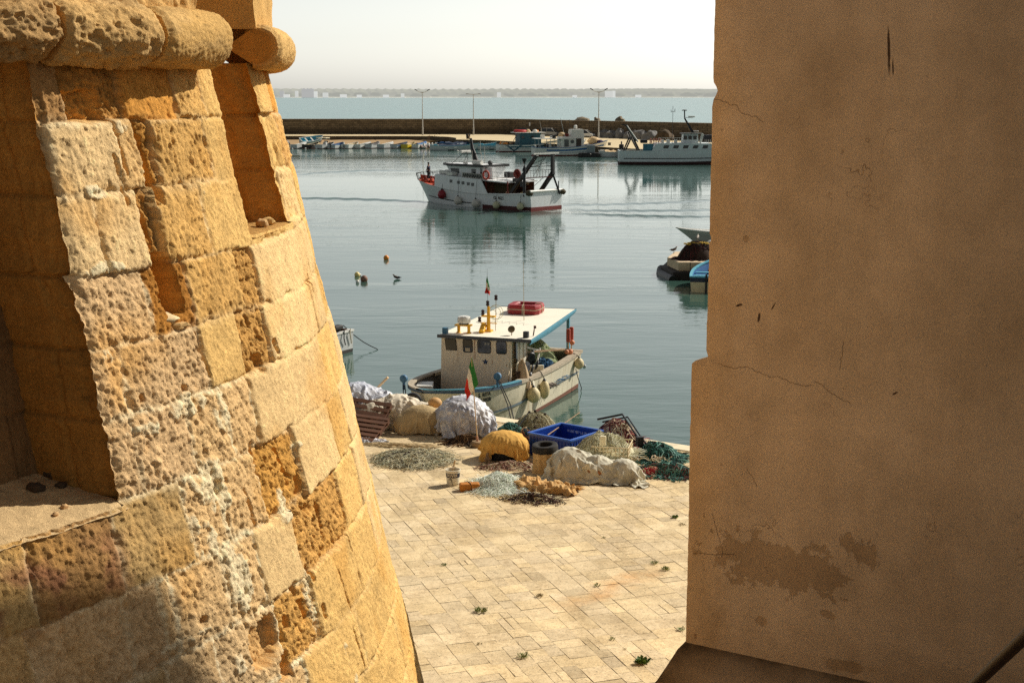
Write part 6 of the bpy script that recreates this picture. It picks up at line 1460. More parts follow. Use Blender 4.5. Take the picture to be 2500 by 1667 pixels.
t, H = cabin_boat(1216, 371, 11.5, 3.6, 74, 'blue cabin fishing boat with chevron stripes, left of the white cabin boat', WHITEP, TEALP, TEALP, (3.6, 7.6, 1.45), 3.3, None, 1.25, 2.1)
MB().box((5.6, 0, 3.36), (5.6, 3.6, .10)).build('cabin_roof', WHITEP, t, bevel=.03)
r = MB(); pts = [(4.1 + 1.0 * math.cos(a), .2 + .75 * math.sin(a), 3.62) for a in np.linspace(0, 2 * PI, 16, endpoint=False)]; r.tube(pts, .22, 8, closed=True); ro = r.build('life_raft', paint('raft_red', srgb(186, 44, 40), .6, .15), None, 180)
ro.location = t.location; ro.rotation_euler = t.rotation_euler; tag(ro, 'red ring raft lying on the blue cabin boat roof', 'life raft')
for x, y, z, s, mt in ((5.6, .3, 3.6, .5, PALEW), (6.8, -.2, 3.6, .45, WHITEP), (7.4, .6, 3.55, .35, ORANGEP)): MB().ball((x, y, z), (s, s * .8, s * .7), 10, 7, jit=.12, seed=int(x * 10)).build('roof_gear', mt, t, 60)
for x in (4.2, 6.0): MB().box((x, -1.47, 2.55), (.5, .03, .4)).build('window', GLASS, t)
MB().tube([(7.9, -.9, 3.4), (7.5, -.9, 5.4)], .04, 5).build('aerial', GALV, t); MB().bar((2.2, -1.0, 1.3), (3.2, -1.2, 3.2), .09, .09).build('derrick', RUSTP, t)
# chevron on the quarter: a dark V with a thinner echo
for sd in (-1,):
    for (o_, w_) in ((0, .17), (.34, .06)):
        for (xa, za, xb, zb_) in ((1.3 - o_, 1.18, 2.5, .22 - o_ * .3), (2.5, .22 - o_ * .3, 3.7 + o_, 1.18)):
            P = []
            for k in range(9):
                x = xa + (xb - xa) * k / 8; z = za + (zb_ - za) * k / 8; P.append([(x - w_, sd * (H.y_at(x / 11.5, max(z, .05)) + .02), z), (x + w_, sd * (H.y_at(x / 11.5, max(z, .05)) + .02), z)])
            MB().sheet(P).build('chevron', TEALP, t)
for k in range(6): q = random.Random(k); MB().ball((q.uniform(.6, 2.8), q.uniform(-1.2, 1.2), 1.3), (.5, .45, .42), 9, 6, jit=.2, seed=k).build('net_heap', [PALEW, ORANGEP, HANG][k % 3], t, 60)
MB().box((6.4, -2.0, .95), (1.0, .25, .25), rot=Euler((0, .5, 0)).to_matrix()).build('fender', WHITEP, t, bevel=.08)
MB().add([(-.4, -.9, -.2), (.0, -.9, .9), (.15, -.9, .9), (-.15, -.9, -.2)], [(0, 1, 2, 3)]).build('rudder', WHITEP, t)
t, H = cabin_boat(1302, 381, 11.8, 3.6, 78, 'white cabin fishing boat with a broad blue stripe and round porthole, bow to the right', WHITEP, BLUEP, WHITEP, (4.4, 8.3, 1.35), 3.15, None, 1.35, 2.5)
MB().box((3.4, 0, 2.85), (6.6, 3.3, .10)).build('canopy_roof', WHITEP, t, bevel=.03); MB().box((7.3, 0, 3.75), (2.2, 2.3, 1.2), taper=.9).build('wheelhouse', WHITEP, t)
for x in (.6, 2.6, 3.9):
    for y in (-1.4, 1.4): MB().bar((x, y, 1.1), (x, y, 2.85), .07, .07).build('post', GREYP, t)
MB().box((5.35, -1.36, 2.1), (.75, .03, 1.15)).build('window', GLASS, t); M = Matrix.Rotation(PI / 2, 3, 'X'); MB().lathe([(.30, -.03), (.30, .03)], 16, (6.35, -1.33, 2.35), M=M).build('porthole', GLASS, t, 40); MB().box((7.45, -1.30, 2.1), (.85, .03, 1.5)).build('door', paint('door_brown', srgb(60, 46, 36), .6, .2), t)
MB().box((8.6, -.6, 2.45), (.10, .85, .7), rot=Euler((0, .6, 0)).to_matrix()).build('hatch', WHITEP, t, bevel=.02)
MB().lathe([(.28, 0), (.30, .4), (.1, .55)], 12, (7.2, 0, 4.5)).build('radar', WHITEP, t, 40); MB().tube([(5.3, -.5, 2.9), (4.5, -.5, 6.2)], .035, 5).build('aerial', GREYP, t); MB().tube([(6.4, .4, 4.3), (6.2, .4, 6.0)], .03, 5).build('aerial', BLACKP, t)
for k in range(9): q = random.Random(k + 30); MB().box((q.uniform(.5, 4.6), q.uniform(-1.2, 1.2), 1.6 if k < 6 else 3.15), (q.uniform(.3, .7), .5, q.uniform(.3, .6))).build('gear_box', [WHITEP, BLACKP, GREYP][k % 3], t, bevel=.04)
MB().ball((5.0, .6, 3.35), (.6, .5, .5), 10, 7, jit=.15, seed=2).build('roof_gear', PALEW, t, 60); MB().box((5.7, -.2, 3.3), (.5, .5, .7)).build('roof_gear', RUSTP, t)
MB().ball((10.4, .1, 2.4), (1.1, .8, .7), 12, 8, jit=.12, seed=8).build('net_heap', PALEW, t, 60); MB().ball((11.4, -.2, 2.3), (.7, .6, .3), 10, 7, jit=.2, seed=9).build('net_heap', paint('purple_net', srgb(64, 50, 84), .9, .3, 5), t, 60)
# pontoon with grey tank, pale open boat beside it
p = at(1413, 384.5, 0); t = thing('pontoon', 'low black floating pontoon in front of the white cabin boat bow', 'pontoon', (p[0], p[1], 0), bearing(92)); c = MB(); c.box((1.7, 1.1, .25), (3.4, 2.2, .9)); c.build('deck', BLACKP, t, bevel=.06)
for x in (.2, 1.7, 3.2): MB().lathe([(.3, -.12), (.36, 0), (.3, .12)], 12, (x, -.1, .35), M=Matrix.Rotation(PI / 2, 3, 'X')).build('tyre', DARKP, t, 40)
p2 = at(1443, 384.5, 0); o = MB().box((0, .9, 1.32), (1.25, 1.25, 1.25)).build('grey_tank', paint('tank_grey', srgb(130, 136, 138), .6, .1), None, bevel=.04); o.location = (p2[0], p2[1], 0); tag(o, 'square grey tank standing on the black pontoon', 'tank')
long_boat(1462, 384, 4.8, 2.2, 88, 'pale open boat heaped with gear between pontoon and moored trawler', GREYP, WHITEP, PALEW, PALEW, None, 0, .85)
# ------------------------------------------------------------------ right edge: grey boat bow, stone mole with nets and gulls, blue dinghy
GRB = paint('grey_boat', srgb(196, 194, 184), .5, .08, 1.0, dirt=.3)
p = at(1672, 602, 0); t = thing('grey_skiff', 'grey skiff with sharp bow reaching out behind the net heap, right edge of the harbour', 'boat', (p[0] + 7.4, p[1] + 1.0, 0), bearing(-88)); H = Hull(6.2, 2.2, .72, 1.15, .75, 1.7, .3, 1.0, .9, 1.7, 26, 10, .3); H.shell([(.05, 0), (9, 1)]).build('hull', [DARKP, GRB], t, 50); H.rim(w=.12, h=.07).build('gunwale', WHITEP, t, 40); H.inner(.35).build('interior', INNER, t)
idx = [i for i in range(H.n) if H.S[i] > .74]; mb = MB(); mb.sheet([[(H.g[i, -1, 0], H.g[i, -1, 1] - .05, H.g[i, -1, 2] + .005), (H.g[i, -1, 0], 0, H.g[i, -1, 2] + .04), (H.g[i, -1, 0], -H.g[i, -1, 1] + .05, H.g[i, -1, 2] + .005)] for i in idx], flip=True); mb.build('foredeck', GRB, t)
MB().tube([(2.2, .6, .9), (2.0, .7, 2.1)], .06, 6).build('post', BLACKP, t)
c = at(1640, 668, 0); MOLE = paint('mole_stone', srgb(214, 190, 156), .9, .14, 1.2, dirt=.45, dirtc=srgb(120, 96, 70)); MOLED = paint('mole_wet', srgb(48, 40, 32), .8, .3, 1.5)
tp = [at(1629, 628, .95), at(1656, 640, .95), at(1790, 641, .95), at(1790, 615, .95), at(1647, 614, .95)]
mb = MB(); pl = [(a[0], a[1]) for a in tp]; mb.prism(pl, .50, c=(0, 0, .45)); ml = thing('stone_mole', 'pale stone mole end with a dark wet foot at the right, behind the blue dinghy', 'mole', (0, 0, 0)); mb.build('coping', MOLE, ml, bevel=.05)
cx = sum(a[0] for a in pl) / 5; cy = sum(a[1] for a in pl) / 5; mb = MB(); mb.prism([(cx + (a - cx) * 1.06 - .25 * (a < cx), cy + (b - cy) * 1.12) for a, b in pl], 1.7, c=(0, 0, -1.26)); mb.build('foot', MOLED, ml, bevel=.1)
for a in (tp[0], ) : MB().tube([(tp[0][0] - .25, tp[0][1] + .5, .2), (tp[0][0] - .35, tp[0][1] - .1, .0), (tp[1][0] - .3, tp[1][1] - .5, .0)], .28, 10).build('rubber_fender', BLACKP, ml, 60)
for f in (.22, .5, .74): a = tp[1] * (1 - f) + tp[2] * f; MB().box((a[0], a[1] - .004, .70), (.03, .02, .5)).build('joint', MOLED, ml)
def fibre_pile(name, loc, prof, n, mats, seed, label, cat, r=.010, rz=0.0, group=None, curl=.5, seglen=.18, base=None, extra=0.0, nseg=4, top=1.0, parts=None, smooth_base=True, flatten=1.0, thick=None):
    """tangled net: a low mound with many short curled strands lying on it. prof(u,v)->height for u,v in the unit disc scaled by prof.size"""
    q = random.Random(seed); t = thing(name, label, cat, loc, rz, group); sx, sy = prof.size; nb_, na_ = 14, 36; P = []
    for i in range(nb_ + 1):
        rr_ = i / nb_; P.append([(rr_ * math.cos(a) * sx * (1 + .12 * math.sin(3 * a + seed)), rr_ * math.sin(a) * sy * (1 + .12 * math.sin(2 * a + seed * 2)), prof(rr_, a) * .92 + q.uniform(-.02, .02) * (rr_ < .95) - .01 * (rr_ > .95)) for a in [2 * PI * k / na_ for k in range(na_)]])
    if base is not None: MB().sheet(P, cv=True, flip=False).build('core', base, t, 180 if smooth_base else None)
    mbs = [MB() for _ in mats]
    for k in range(n):
        rr_ = math.sqrt(q.random()) * (1 + extra * q.random()); a = q.uniform(0, 2 * PI); x, y = rr_ * math.cos(a) * sx, rr_ * math.sin(a) * sy; h = q.uniform(0, 2 * PI); pts = []
        lift = q.uniform(.0, 1.0) ** 2 * .05 * top
        for s in range(nseg + 1):
            uu = math.hypot(x / sx, y / sy); aa = math.atan2(y / sy, x / sx); z = (prof(min(uu, 1.0), aa) if uu < 1 else 0) + lift * math.sin(PI * s / nseg) + .006 + q.uniform(0, .02) * top; pts.append((x, y, z)); h += q.gauss(0, curl); l = seglen * q.uniform(.6, 1.3); x += math.cos(h) * l; y += math.sin(h) * l * flatten
        mbs[q.randrange(len(mats))].tube(pts, (thick or r) * q.uniform(.7, 1.3), 3, cap=False)
    for m_, mt in zip(mbs, mats):
        if m_.n: tag(m_.build('strand', mt, t, None), kind='stuff')
    return t
class Prof:
    def __init__(s, sx, sy, h, p=2.0, seed=0, lump=.2): s.size = (sx, sy); s.h = h; s.p = p; s.s = seed; s.l = lump
    def __call__(s, r, a):
        b = max(0.0, 1 - r ** s.p); return s.h * b * (1 + s.l * math.sin(3 * a + s.s) * r + s.l * .7 * math.sin(5 * a + 2 * s.s + 4 * r) * r)
NBRN = [paint('net_brown', srgb(58, 42, 32), .95, .3, 8), paint('net_darkred', srgb(84, 38, 34), .95, .3, 8), paint('net_black', srgb(34, 28, 26), .95, .3, 8)]
c = at(1704, 634, .95); fibre_pile('net_pile', (c[0], c[1] + .35, .95), Prof(1.05, .8, .95, 3.0, 1, .08), 900, NBRN, 5, 'tall dark brown net pile with yellow ropes on the stone mole', 'net', .016, base=NBRN[0], seglen=.16)
NY = paint('rope_yellow', srgb(206, 172, 70), .9, .15, 8); yr = MB(); q = random.Random(3)
for k in range(26):
    a0 = q.uniform(0, 6.28); cx, cy = q.uniform(-.6, .5), q.uniform(-.35, .2); rad = q.uniform(.10, .24); yr.tube([(cx + rad * math.cos(a0 + .5 * j), cy + rad * .7 * math.sin(a0 + .5 * j), .93 - .35 * (cx * cx + cy * cy) + .03 * q.random()) for j in range(12)], .016, 4, cap=False)
o = yr.build('yellow_rope', NY); o.location = (c[0], c[1] + .35, .97); tag(o, 'coils of yellow rope thrown over the top of the dark net pile', 'rope')
def gull(loc, rz, label, dark=False, sit=False):
    t = thing('seagull', label, 'bird', loc, rz, 'gulls on the mole' if not sit else None); G = paint('gull_grey', srgb(96, 84, 76), .8, .2, 20) if dark else paint('gull_pale', srgb(196, 184, 170), .8, .2, 20)
    me = bpy.data.meshes.new('body'); z0 = .0 if sit else .14
    me.from_pydata([(-.20, 0, z0 + .07), (-.08, 0, z0 + .09), (.04, 0, z0 + .11), (.12, 0, z0 + .17), (.15, 0, z0 + .25), (.19, 0, z0 + .26)], [(i, i + 1) for i in range(5)], []); o = bpy.data.objects.new('body', me); col.objects.link(o)
    o.modifiers.new('s', 'SKIN'); o.modifiers.new('d', 'SUBSURF').levels = 2
    for i, r_ in enumerate((.02, .065, .085, .05, .042, .03)): me.skin_vertices[0].data[i].radius = (r_, r_)
    me.skin_vertices[0].data[2].use_root = True
    dg = bpy.context.evaluated_depsgraph_get(); m2 = bpy.data.meshes.new_from_object(o.evaluated_get(dg)); bpy.data.objects.remove(o); m2.materials.append(G); m2.shade_smooth(); o = bpy.data.objects.new('body', m2); col.objects.link(o); o.parent = t
    for s in (-1, 1): MB().add([(.07, s * .085, z0 + .13), (-.10, s * .08, z0 + .16), (-.30, s * .03, z0 + .10), (-.08, s * .095, z0 + .06)], [(0, 1, 2, 3)]).build('wing', paint('gull_wing', srgb(70, 64, 60), .8, .2, 10), t)
    MB().lathe([(.018, 0), (.0001, .07)], 6, (.19, 0, z0 + .26), M=Matrix.Rotation(PI / 2, 3, 'Y')).build('beak', paint('beak', srgb(190, 150, 60), .6, .1), t)
    if not sit:
        for s in (-1, 1): MB().tube([(.0, s * .03, 0), (.0, s * .03, .16)], .008, 5).build('leg', paint('beak', srgb(190, 150, 60)), t)
    return t
p = at(1645, 620, .95); gull(tuple(p), R(20), 'dark gull standing on the outer corner of the stone mole', True); gull((c[0] + .0, c[1] + .35, 1.92), R(75), 'pale gull standing on top of the yellow rope and net pile')
p = at(968, 681, 0); gull((p[0], p[1], -.02), R(175), 'dark bird swimming alone in open water right of the buoys', True, True)
p = at(1731, 610, 1.2); o = MB().ball((0, 0, 0), (.33, .33, .42), 14, 10).build('white_float', WHITEP, None, 180); o.location = (p[0] + .1, p[1], 1.35); tag(o, 'white float half hidden by the house corner beside the net pile', 'float')
p = at(1682, 716, 0); t = thing('blue_dinghy', 'white and navy dinghy with blue inside, half hidden by the house corner', 'boat', (p[0] + 1.05, p[1] + .2, 0), bearing(12)); H = Hull(4.6, 2.2, .82, 1.2, .80, .4, .3, 1.0, .90, 2.3, 18, 9); H.shell([(.62, 0), (9, 1)]).build('hull', [CREAMP, NAVYP], t, 50); H.rim(w=.12, h=.08).build('gunwale', AQUAP, t, 40); H.inner(.2).build('interior', BLUEP, t)
for f in (.3, .6): MB().box((4.6 * f, 0, .7), (.3, 1.8, .05)).build('thwart', AQUAP, t)
MB().box((-.02, -.62, .66), (.03, .10, .22)).build('name_plate', WHITEP, t); MB().box((.35, -.2, .9), (.4, .45, .4)).build('seat_box', WHITEP, t, bevel=.04); MB().tube([(-.05, .15, -.2), (-.05, .15, .95)], .05, 8).build('outboard_leg', BLACKP, t)
# ------------------------------------------------------------------ buoys adrift, boat at the left with its mooring rope
for px, py, r, mt, lb in ((943, 634, .17, ORANGEP, 'orange yellow buoy floating alone, furthest out of the loose buoys'), (872, 675, .155, paint('buoy_pale_yellow', srgb(226, 202, 130), .5, .1, 4), 'pale yellow buoy in the cluster near the tower'), (878.5, 674, .085, WHITEP, 'small white float touching the pale yellow buoy'), (889, 687, .20, paint('buoy_brown', srgb(128, 92, 74), .7, .3, 5), 'weedy brown buoy right of the pale yellow one'), (873, 691, .10, WHITEP, 'small white float below the pale yellow buoy')):
    p = at(px, py, 0); o = MB().ball((0, 0, r * .62), (r, r, r * 1.05), 16, 12).build('mooring_buoy', mt, None, 180); o.location = (p[0], p[1], 0); tag(o, lb, 'buoy', 'loose buoys in the harbour')
p = at(1427, 895, 0); o = MB().ball((0, 0, .03), .06, 10, 8).build('mooring_buoy', GREYP, None, 180); o.location = (p[0], p[1], 0); tag(o, 'tiny grey float beyond the stern of the moored wooden boat', 'buoy')
p = at(846, 868, 0); t = thing('moored_skiff', 'white skiff stern with brown cover, half hidden by the tower edge', 'boat', (p[0] - .2, p[1] + .3, 0), bearing(-60)); H = Hull(5.5, 1.9, .78, 1.2, .85, .4, .3, 1.2, .8, 2.2, 20, 9); H.shell([(.22, 0), (9, 1)]).build('hull', [DARKP, GREYP], t, 50); H.rim(w=.12, h=.08).build('gunwale', WHITEP, t, 40)
m = H.g; mb = MB(); mb.sheet([[(m[i, -1, 0], m[i, -1, 1] * f, m[i, -1, 2] + .03 + .22 * (1 - abs(f)) + .03 * math.sin(i * 1.3 + f * 5)) for f in (-.98, -.6, -.25, .25, .6, .98)] for i in range(1, 17)]); mb.build('cover', paint('brown_tarp', srgb(112, 84, 72), .8, .2, 2), t, 60); MB().box((.1, .2, 1.08), (.3, .5, .16)).build('outboard', DARKP, t, bevel=.04)
for k_, (yy, zz0) in enumerate(((.5, .75), (-.1, .62), (-.5, .78))): MB().tube([(-.04, yy, .95), (-.07, yy + .06, zz0), (-.05, yy - .05, .35)], .022, 5).build('hanging_line', [ROPEL, BLACKP, ROPEL][k_], t, 60)
q1 = at(844, 818, .55); o = MB().ball((0, 0, 0), (.13, .13, .17), 14, 10).build('side_fender', ORANGEP, None, 180); o.location = (q1[0] + .02, q1[1] - .7, .66); tag(o, 'orange fender hanging at the stern of the half hidden skiff', 'fender')
q1 = at(837, 821, .55); o = MB().ball((0, 0, 0), (.12, .12, .14), 14, 10).build('side_fender', WHITEP, None, 180); o.location = (q1[0] - .02, q1[1] - .7, .62); tag(o, 'white fender beside the orange one on the half hidden skiff', 'fender')
a = at(838, 794, .9); b = at(926, 854, 0); mb = MB(); n_ = 14; mb.tube([tuple(a * (1 - i / n_) + b * (i / n_) - np.array([0, 0, .12 * math.sin(PI * i / n_)])) for i in range(n_)] + [(b[0], b[1], -.05), (b[0] + .3, b[1] + .1, -.6)], .018, 6); tag(mb.build('mooring_rope', ROPE, None, 60), 'dark mooring rope running from the half hidden skiff down into the water', 'rope')
# ------------------------------------------------------------------ wooden boat moored bow-on to the quay
RO = (.77, 48.8, 0); ra = math.atan2(-.947, -.32)
ri = thing('wooden_fishing_boat', 'weathered white wooden fishing boat with square cabin and flat roof moored at the quay', 'fishing boat', RO, ra)
RF = Matrix.Translation(Vector(RO)) @ Matrix.Rotation(ra, 4, 'Z')
def rw(p): return tuple(RF @ Vector(p))
HR = Hull(8.35, 3.2, 1.18, 1.52, 1.30, .75, .45, 1.15, .95, 3.6, 44, 16, .38, .70)
def hull_old():
    m, t, b = new_mat('old_hull_white'); v = t.coords('Object'); s = t.sep(v)
    n = t.noise(t.vmath('MULTIPLY', v, (1.2, 1.2, .35)), 1.0, 6, .7); n2 = t.noise(v, 7, 5, .7); st = t.noise(t.vmath('MULTIPLY', v, (3.2, 3.2, .25)), 1.0, 5, .65)
    c = t.mix(1.0, srgb(216, 206, 180), t.ramp(n, [(.3, .78), (.7, 1.08)]), 'MULTIPLY')
    fwd = t.mrange(s[0], 3.6, 6.6)
    grn = t.math('MULTIPLY', t.ramp(n2, [(.35, .2), (.65, 1.0)]), t.math('MULTIPLY', fwd, t.mrange(s[2], 1.25, .5)))
    c = t.mix(t.math('MULTIPLY', grn, .85), c, srgb(118, 112, 78))
    c = t.mix(t.ramp(st, [(.55, 0.0), (.72, .65)]), c, srgb(146, 112, 66))
    c = t.mix(t.ramp(n2, [(.62, 0.0), (.70, .6)]), c, srgb(120, 108, 92))
    t.set(b.inputs['Base Color'], c); b.inputs['Roughness'].default_value = .65; t.set(b.inputs['Normal'], t.bump(n2, .25, .01)); return m
HO = hull_old(); RAILP = paint('rail_grey_wood', srgb(176, 162, 140), .8, .22, 5, dirt=.7, dirtc=srgb(110, 96, 80)); BOOT = paint('boot_rust', srgb(118, 72, 52), .8, .2, 2, dirt=.4)
HR.shell([(.0, 1), (9, 0)]).build('hull', [HO, BOOT], ri, 50)
for sd in (1, -1):
    HR.strip(lambda x, g: -.12, lambda x, g: .17 - .12 * x, 0, .72, .012, sd).build('boot_stripe', BOOT, ri)
    HR.strip(lambda x, g: .58 + .02 * x - .30 * max(x - .55, 0), lambda x, g: .65 + .02 * x - .30 * max(x - .55, 0), .02, .86, .03, sd).build('rubbing_strake', paint('strake_blue', srgb(96, 112, 122), .7, .2, 4, dirt=.6, dirtc=srgb(150, 140, 120)), ri)
HR.rim(0, .66, .20, .10, out=.035).build('rail_cap', RAILP, ri, 40)
TQ = paint('turquoise_rail', srgb(84, 148, 170), .6, .12, 4, dirt=.3); TQD = paint('dark_blue_trim', srgb(58, 78, 96), .6, .15, 4)
HR.rim(.64, 1, .09, .04, dz=.045, transom=False, out=.03, sides=(1,)).build('bow_rail', TQ, ri, 40); HR.rim(.64, .985, .16, .06, dz=.02, transom=False, out=.03, sides=(-1,)).build('rail_cap', RAILP, ri, 40); HR.rim(.64, 1, .05, .07, dz=-.03, transom=False, out=.045).build('bow_trim', TQD, ri, 40)
HR.inner(.62, .01, .985, .10).build('inside', paint('inside_grey', srgb(92, 86, 78), .9, .3, 3, dirt=.5, dirtc=srgb(50, 46, 42)), ri)
fp = MB(); idx = [i for i in range(HR.n) if HR.S[i] > .955]; fp.sheet([[(HR.g[i, -1, 0], HR.g[i, -1, 1] - .02, HR.g[i, -1, 2] + .05), (HR.g[i, -1, 0], 0, HR.g[i, -1, 2] + .06), (HR.g[i, -1, 0], -HR.g[i, -1, 1] + .02, HR.g[i, -1, 2] + .05)] for i in idx], flip=True); fp.build('bow_plate', TQ, ri)
MB().box((7.0, -1.0, 1.0), (.7, .5, .55), .4).build('bow_locker', WHITEP, ri, bevel=.02)
for x, y in ((8.35, -1.02), (6.95, 1.42)):
    c = MB(); c.tube([(x, y, 1.35), (x, y, 1.60)], .045, 8); c.lathe([(.09, -.06), (.115, -.045), (.115, .045), (.09, .06)], 16, (x, y, 1.68), M=Matrix.Rotation(PI / 2, 3, 'X') @ Matrix.Rotation(.25, 3, 'Y') if False else Matrix.Rotation(PI / 2, 3, 'Y')); c.build('mooring_bitt', paint('bitt_blue', srgb(62, 108, 142), .6, .15, 4), ri, 40)
TWIST = Matrix.Translation((2.5, 1.55, 0)) @ Matrix.Rotation(R(-4.5), 4, 'Z') @ Matrix.Translation((-2.5, -1.55, 0))
def twist(): 
    for o in ri.children:
        if not o.get('tw') and o.name.split('.')[0] in ('hull', 'boot_stripe', 'rubbing_strake', 'rail_cap', 'bow_rail', 'bow_trim', 'inside', 'bow_plate', 'bow_locker', 'mooring_bitt', 'lettering'): o.data.transform(TWIST); o['tw'] = 1
# cabin
CAB = paint('cabin_white', srgb(234, 220, 194), .6, .09, 1.4, dirt=.35, dirtc=srgb(176, 140, 96), streak=True)
x1, zr = 5.4, 2.58; yl, yr = -1.33, .95; cb = MB()
A_ = [(x1 + .06, yl - .02, .62), (x1 + .06, yr - .10, .62), (x1, yr + .04, zr), (x1, yl + .0, zr)]; B_ = [(3.7, yl - .02, .62), (3.7, yr - .10, .62), (3.7, yr + .04, zr), (3.7, yl, zr)]
cb.add(A_ + B_, [(0, 1, 2, 3), (5, 4, 7, 6), (1, 5, 6, 2), (4, 0, 3, 7)]); cb.bar((x1 + .02, yr, .7), (x1 - .03, yr + .03, zr - .02), .05, .05); cb.build('cabin', CAB, ri)
def rrect(y0, y1, z0, z1, r, x, skew=0.0, k=4):
    pts = []
    for cy, cz, a0 in ((y1 - r, z1 - r, 0), (y0 + r, z1 - r, PI / 2), (y0 + r, z0 + r, PI), (y1 - r, z0 + r, 1.5 * PI)):
        for i in range(k + 1): a = a0 + PI / 2 * i / k; pts.append((x + .025 * (1 - (cz + r * math.sin(a)) / zr), cy + r * math.cos(a) + skew * (z1 - cz) / .4, cz + r * math.sin(a)))
    return pts
WF = paint('window_seal', srgb(40, 38, 36), .6, .1)
for (ya, yb, za, zb, sk, rr_) in ((-1.20, -.86, 2.12, 2.45, .05, .02), (-.60, -.31, 2.08, 2.46, .02, .06), (-.11, .30, 2.08, 2.46, .01, .06), (.51, .82, 2.09, 2.46, .01, .06)):
    f = rrect(ya - .02, yb + .02, za - .02, zb + .02, rr_ + .01, x1 + .018, sk); g = rrect(ya, yb, za, zb, rr_, x1 + .024, sk)
    o = MB().add(f, [tuple(range(len(f)))]).build('window', WF, ri); MB().add(g, [tuple(range(len(g)))]).build('pane', GLASS, o)
MB().add([(x1 + .045, -.52, 2.10), (x1 + .045, -.36, 2.10), (x1 + .043, -.36, 2.21), (x1 + .043, -.52, 2.21)], [(0, 1, 2, 3)]).build('paper', paint('paper', srgb(190, 176, 150), .8, .05), ri)
for yy in (.12, .22): MB().add([(x1 + .045, yy, 2.34), (x1 + .045, yy + .07, 2.34), (x1 + .044, yy + .07, 2.41), (x1 + .044, yy, 2.41)], [(0, 1, 2, 3)]).build('sticker', paint('sticker', srgb(150, 150, 146), .7, .05), ri)
s5 = []
for k in range(10): a = PI / 2 + k * PI / 5; r_ = .105 if k % 2 == 0 else .042; s5.append((x1 + .04, .15 + r_ * math.cos(a), 1.80 + r_ * math.sin(a)))
s5c = [(x1 + .04, .15, 1.80)] + s5; MB().add(s5c, [(0, 1 + k, 1 + (k + 1) % 10) for k in range(10)]).build('star', paint('star_blue', srgb(30, 62, 100), .6, .08), ri)
rs = MB()
for k, (yy, zz0, l) in enumerate(((-.22, 2.5, .42), (.36, 1.86, .12), (-.21, 2.1, .25), (.84, 1.78, .08))): rs.add([(x1 + .022, yy, zz0), (x1 + .022, yy + .02, zz0), (x1 + .04, yy + .014, zz0 - l), (x1 + .04, yy + .004, zz0 - l)], [(0, 1, 2, 3)])
rs.build('rust_run', paint('rust_run', srgb(160, 108, 60), .9, .2), ri)
MB().box((x1 + .07, .1, 2.515), (.12, .24, .05)).build('bracket', BLACKP, ri, bevel=.01)
# open side door and side wall towards the stern
DOORW = paint('door_white', srgb(214, 206, 186), .6, .1, 2, dirt=.4)
d_ = MB(); d_.box((4.62, yr + .12, 1.62), (1.0, .05, 1.85)); o = d_.build('side_door', DOORW, ri)
for x in (4.95, 4.55, 4.2): MB().box((x, yr + .15, 1.7), (.03, .02, 1.7)).build('batten', RAILP, o)
MB().box((5.2, yr + .148, 2.1), (.14, .012, .62)).build('pane', GLASS, o)
# roof with blue fascia
RFW = paint('roof_cream', srgb(244, 236, 216), .6, .05, 1.2, dirt=.12, dirtc=srgb(190, 160, 110)); rp = [(5.60, -1.36), (5.60, 1.68), (-.62, 1.30), (-.35, -1.34)]
rz_ = [2.60, 2.60, 2.66, 2.66]; r_ = MB(); r_.add([(x, y, z) for (x, y), z in zip(rp, rz_)] + [(x, y, z - .05) for (x, y), z in zip(rp, rz_)], [(0, 1, 2, 3)[::-1], (4, 5, 6, 7), (0, 4, 7, 3)[::-1], (2, 6, 7, 3)]); r_.build('roof', RFW, ri)
e = MB(); e.bar((5.63, -1.38, 2.57), (5.63, 1.70, 2.57), .04, .10); e.build('roof_front_edge', paint('edge_dark', srgb(70, 74, 80), .6, .15, 3), ri)
e = MB(); P = []
for k in range(15):
    f = k / 14; x = 5.63 + (-.65 - 5.63) * f; y = 1.71 + (1.33 - 1.71) * f; sag = .10 + .05 * math.sin(PI * f) ; P.append([(x, y + .004, 2.605 + .06 * f), (x, y + .012, 2.60 + .06 * f - sag * .5), (x, y - .06, 2.60 + .06 * f - sag * 1.6)])
e.sheet(P); e.sheet([[(a, b - .03, c) for a, b, c in r2] for r2 in P], flip=True); e.build('roof_side_edge', TQ, ri, 40)
e = MB(); e.bar((-.65, 1.33, 2.63), (-.38, -1.36, 2.64), .04, .07); e.build('roof_rear_edge', TQD, ri)
for y in (1.22, -1.2): q_ = MB(); q_.bar((-.05, y, 1.25), (-.05, y, 2.62), .10, .10); q_.build('roof_post', TQ if y > 0 else TQD, ri)
# roof gear
YEL = paint('chrome_yellow', srgb(232, 176, 30), .5, .12, 4, dirt=.2, dirtc=srgb(150, 100, 40)); LAMPB = paint('nav_dark', srgb(44, 26, 30), .5, .15, 5)
m_ = MB(); m_.tube([(4.55, -.06, 2.6), (4.55, -.06, 3.42)], [.07, .045], 10); m_.box((4.55, -.06, 2.63), (.24, .24, .06)); m_.bar((4.55, -.06, 2.62), (4.75, -.2, 2.62), .1, .12); m_.box((4.55, -.06, 3.10), (.12, .46, .045)); m_.box((4.55, -.06, 2.88), (.03, .56, .025)); mo = m_.build('mast', YEL, ri, 40)
def navlight(x, y, z, s=.055): c = MB(); c.lathe([(s * .7, 0), (s, .02), (s, .07), (s * .75, .075), (s * .75, .10), (s, .105), (s, .15), (s * .5, .17)], 12, (x, y, z)); c.build('nav_light', LAMPB, mo, 40)
navlight(4.55, -.25, 3.13); navlight(4.57, -.08, 3.43); navlight(4.55, -.36, 2.90)
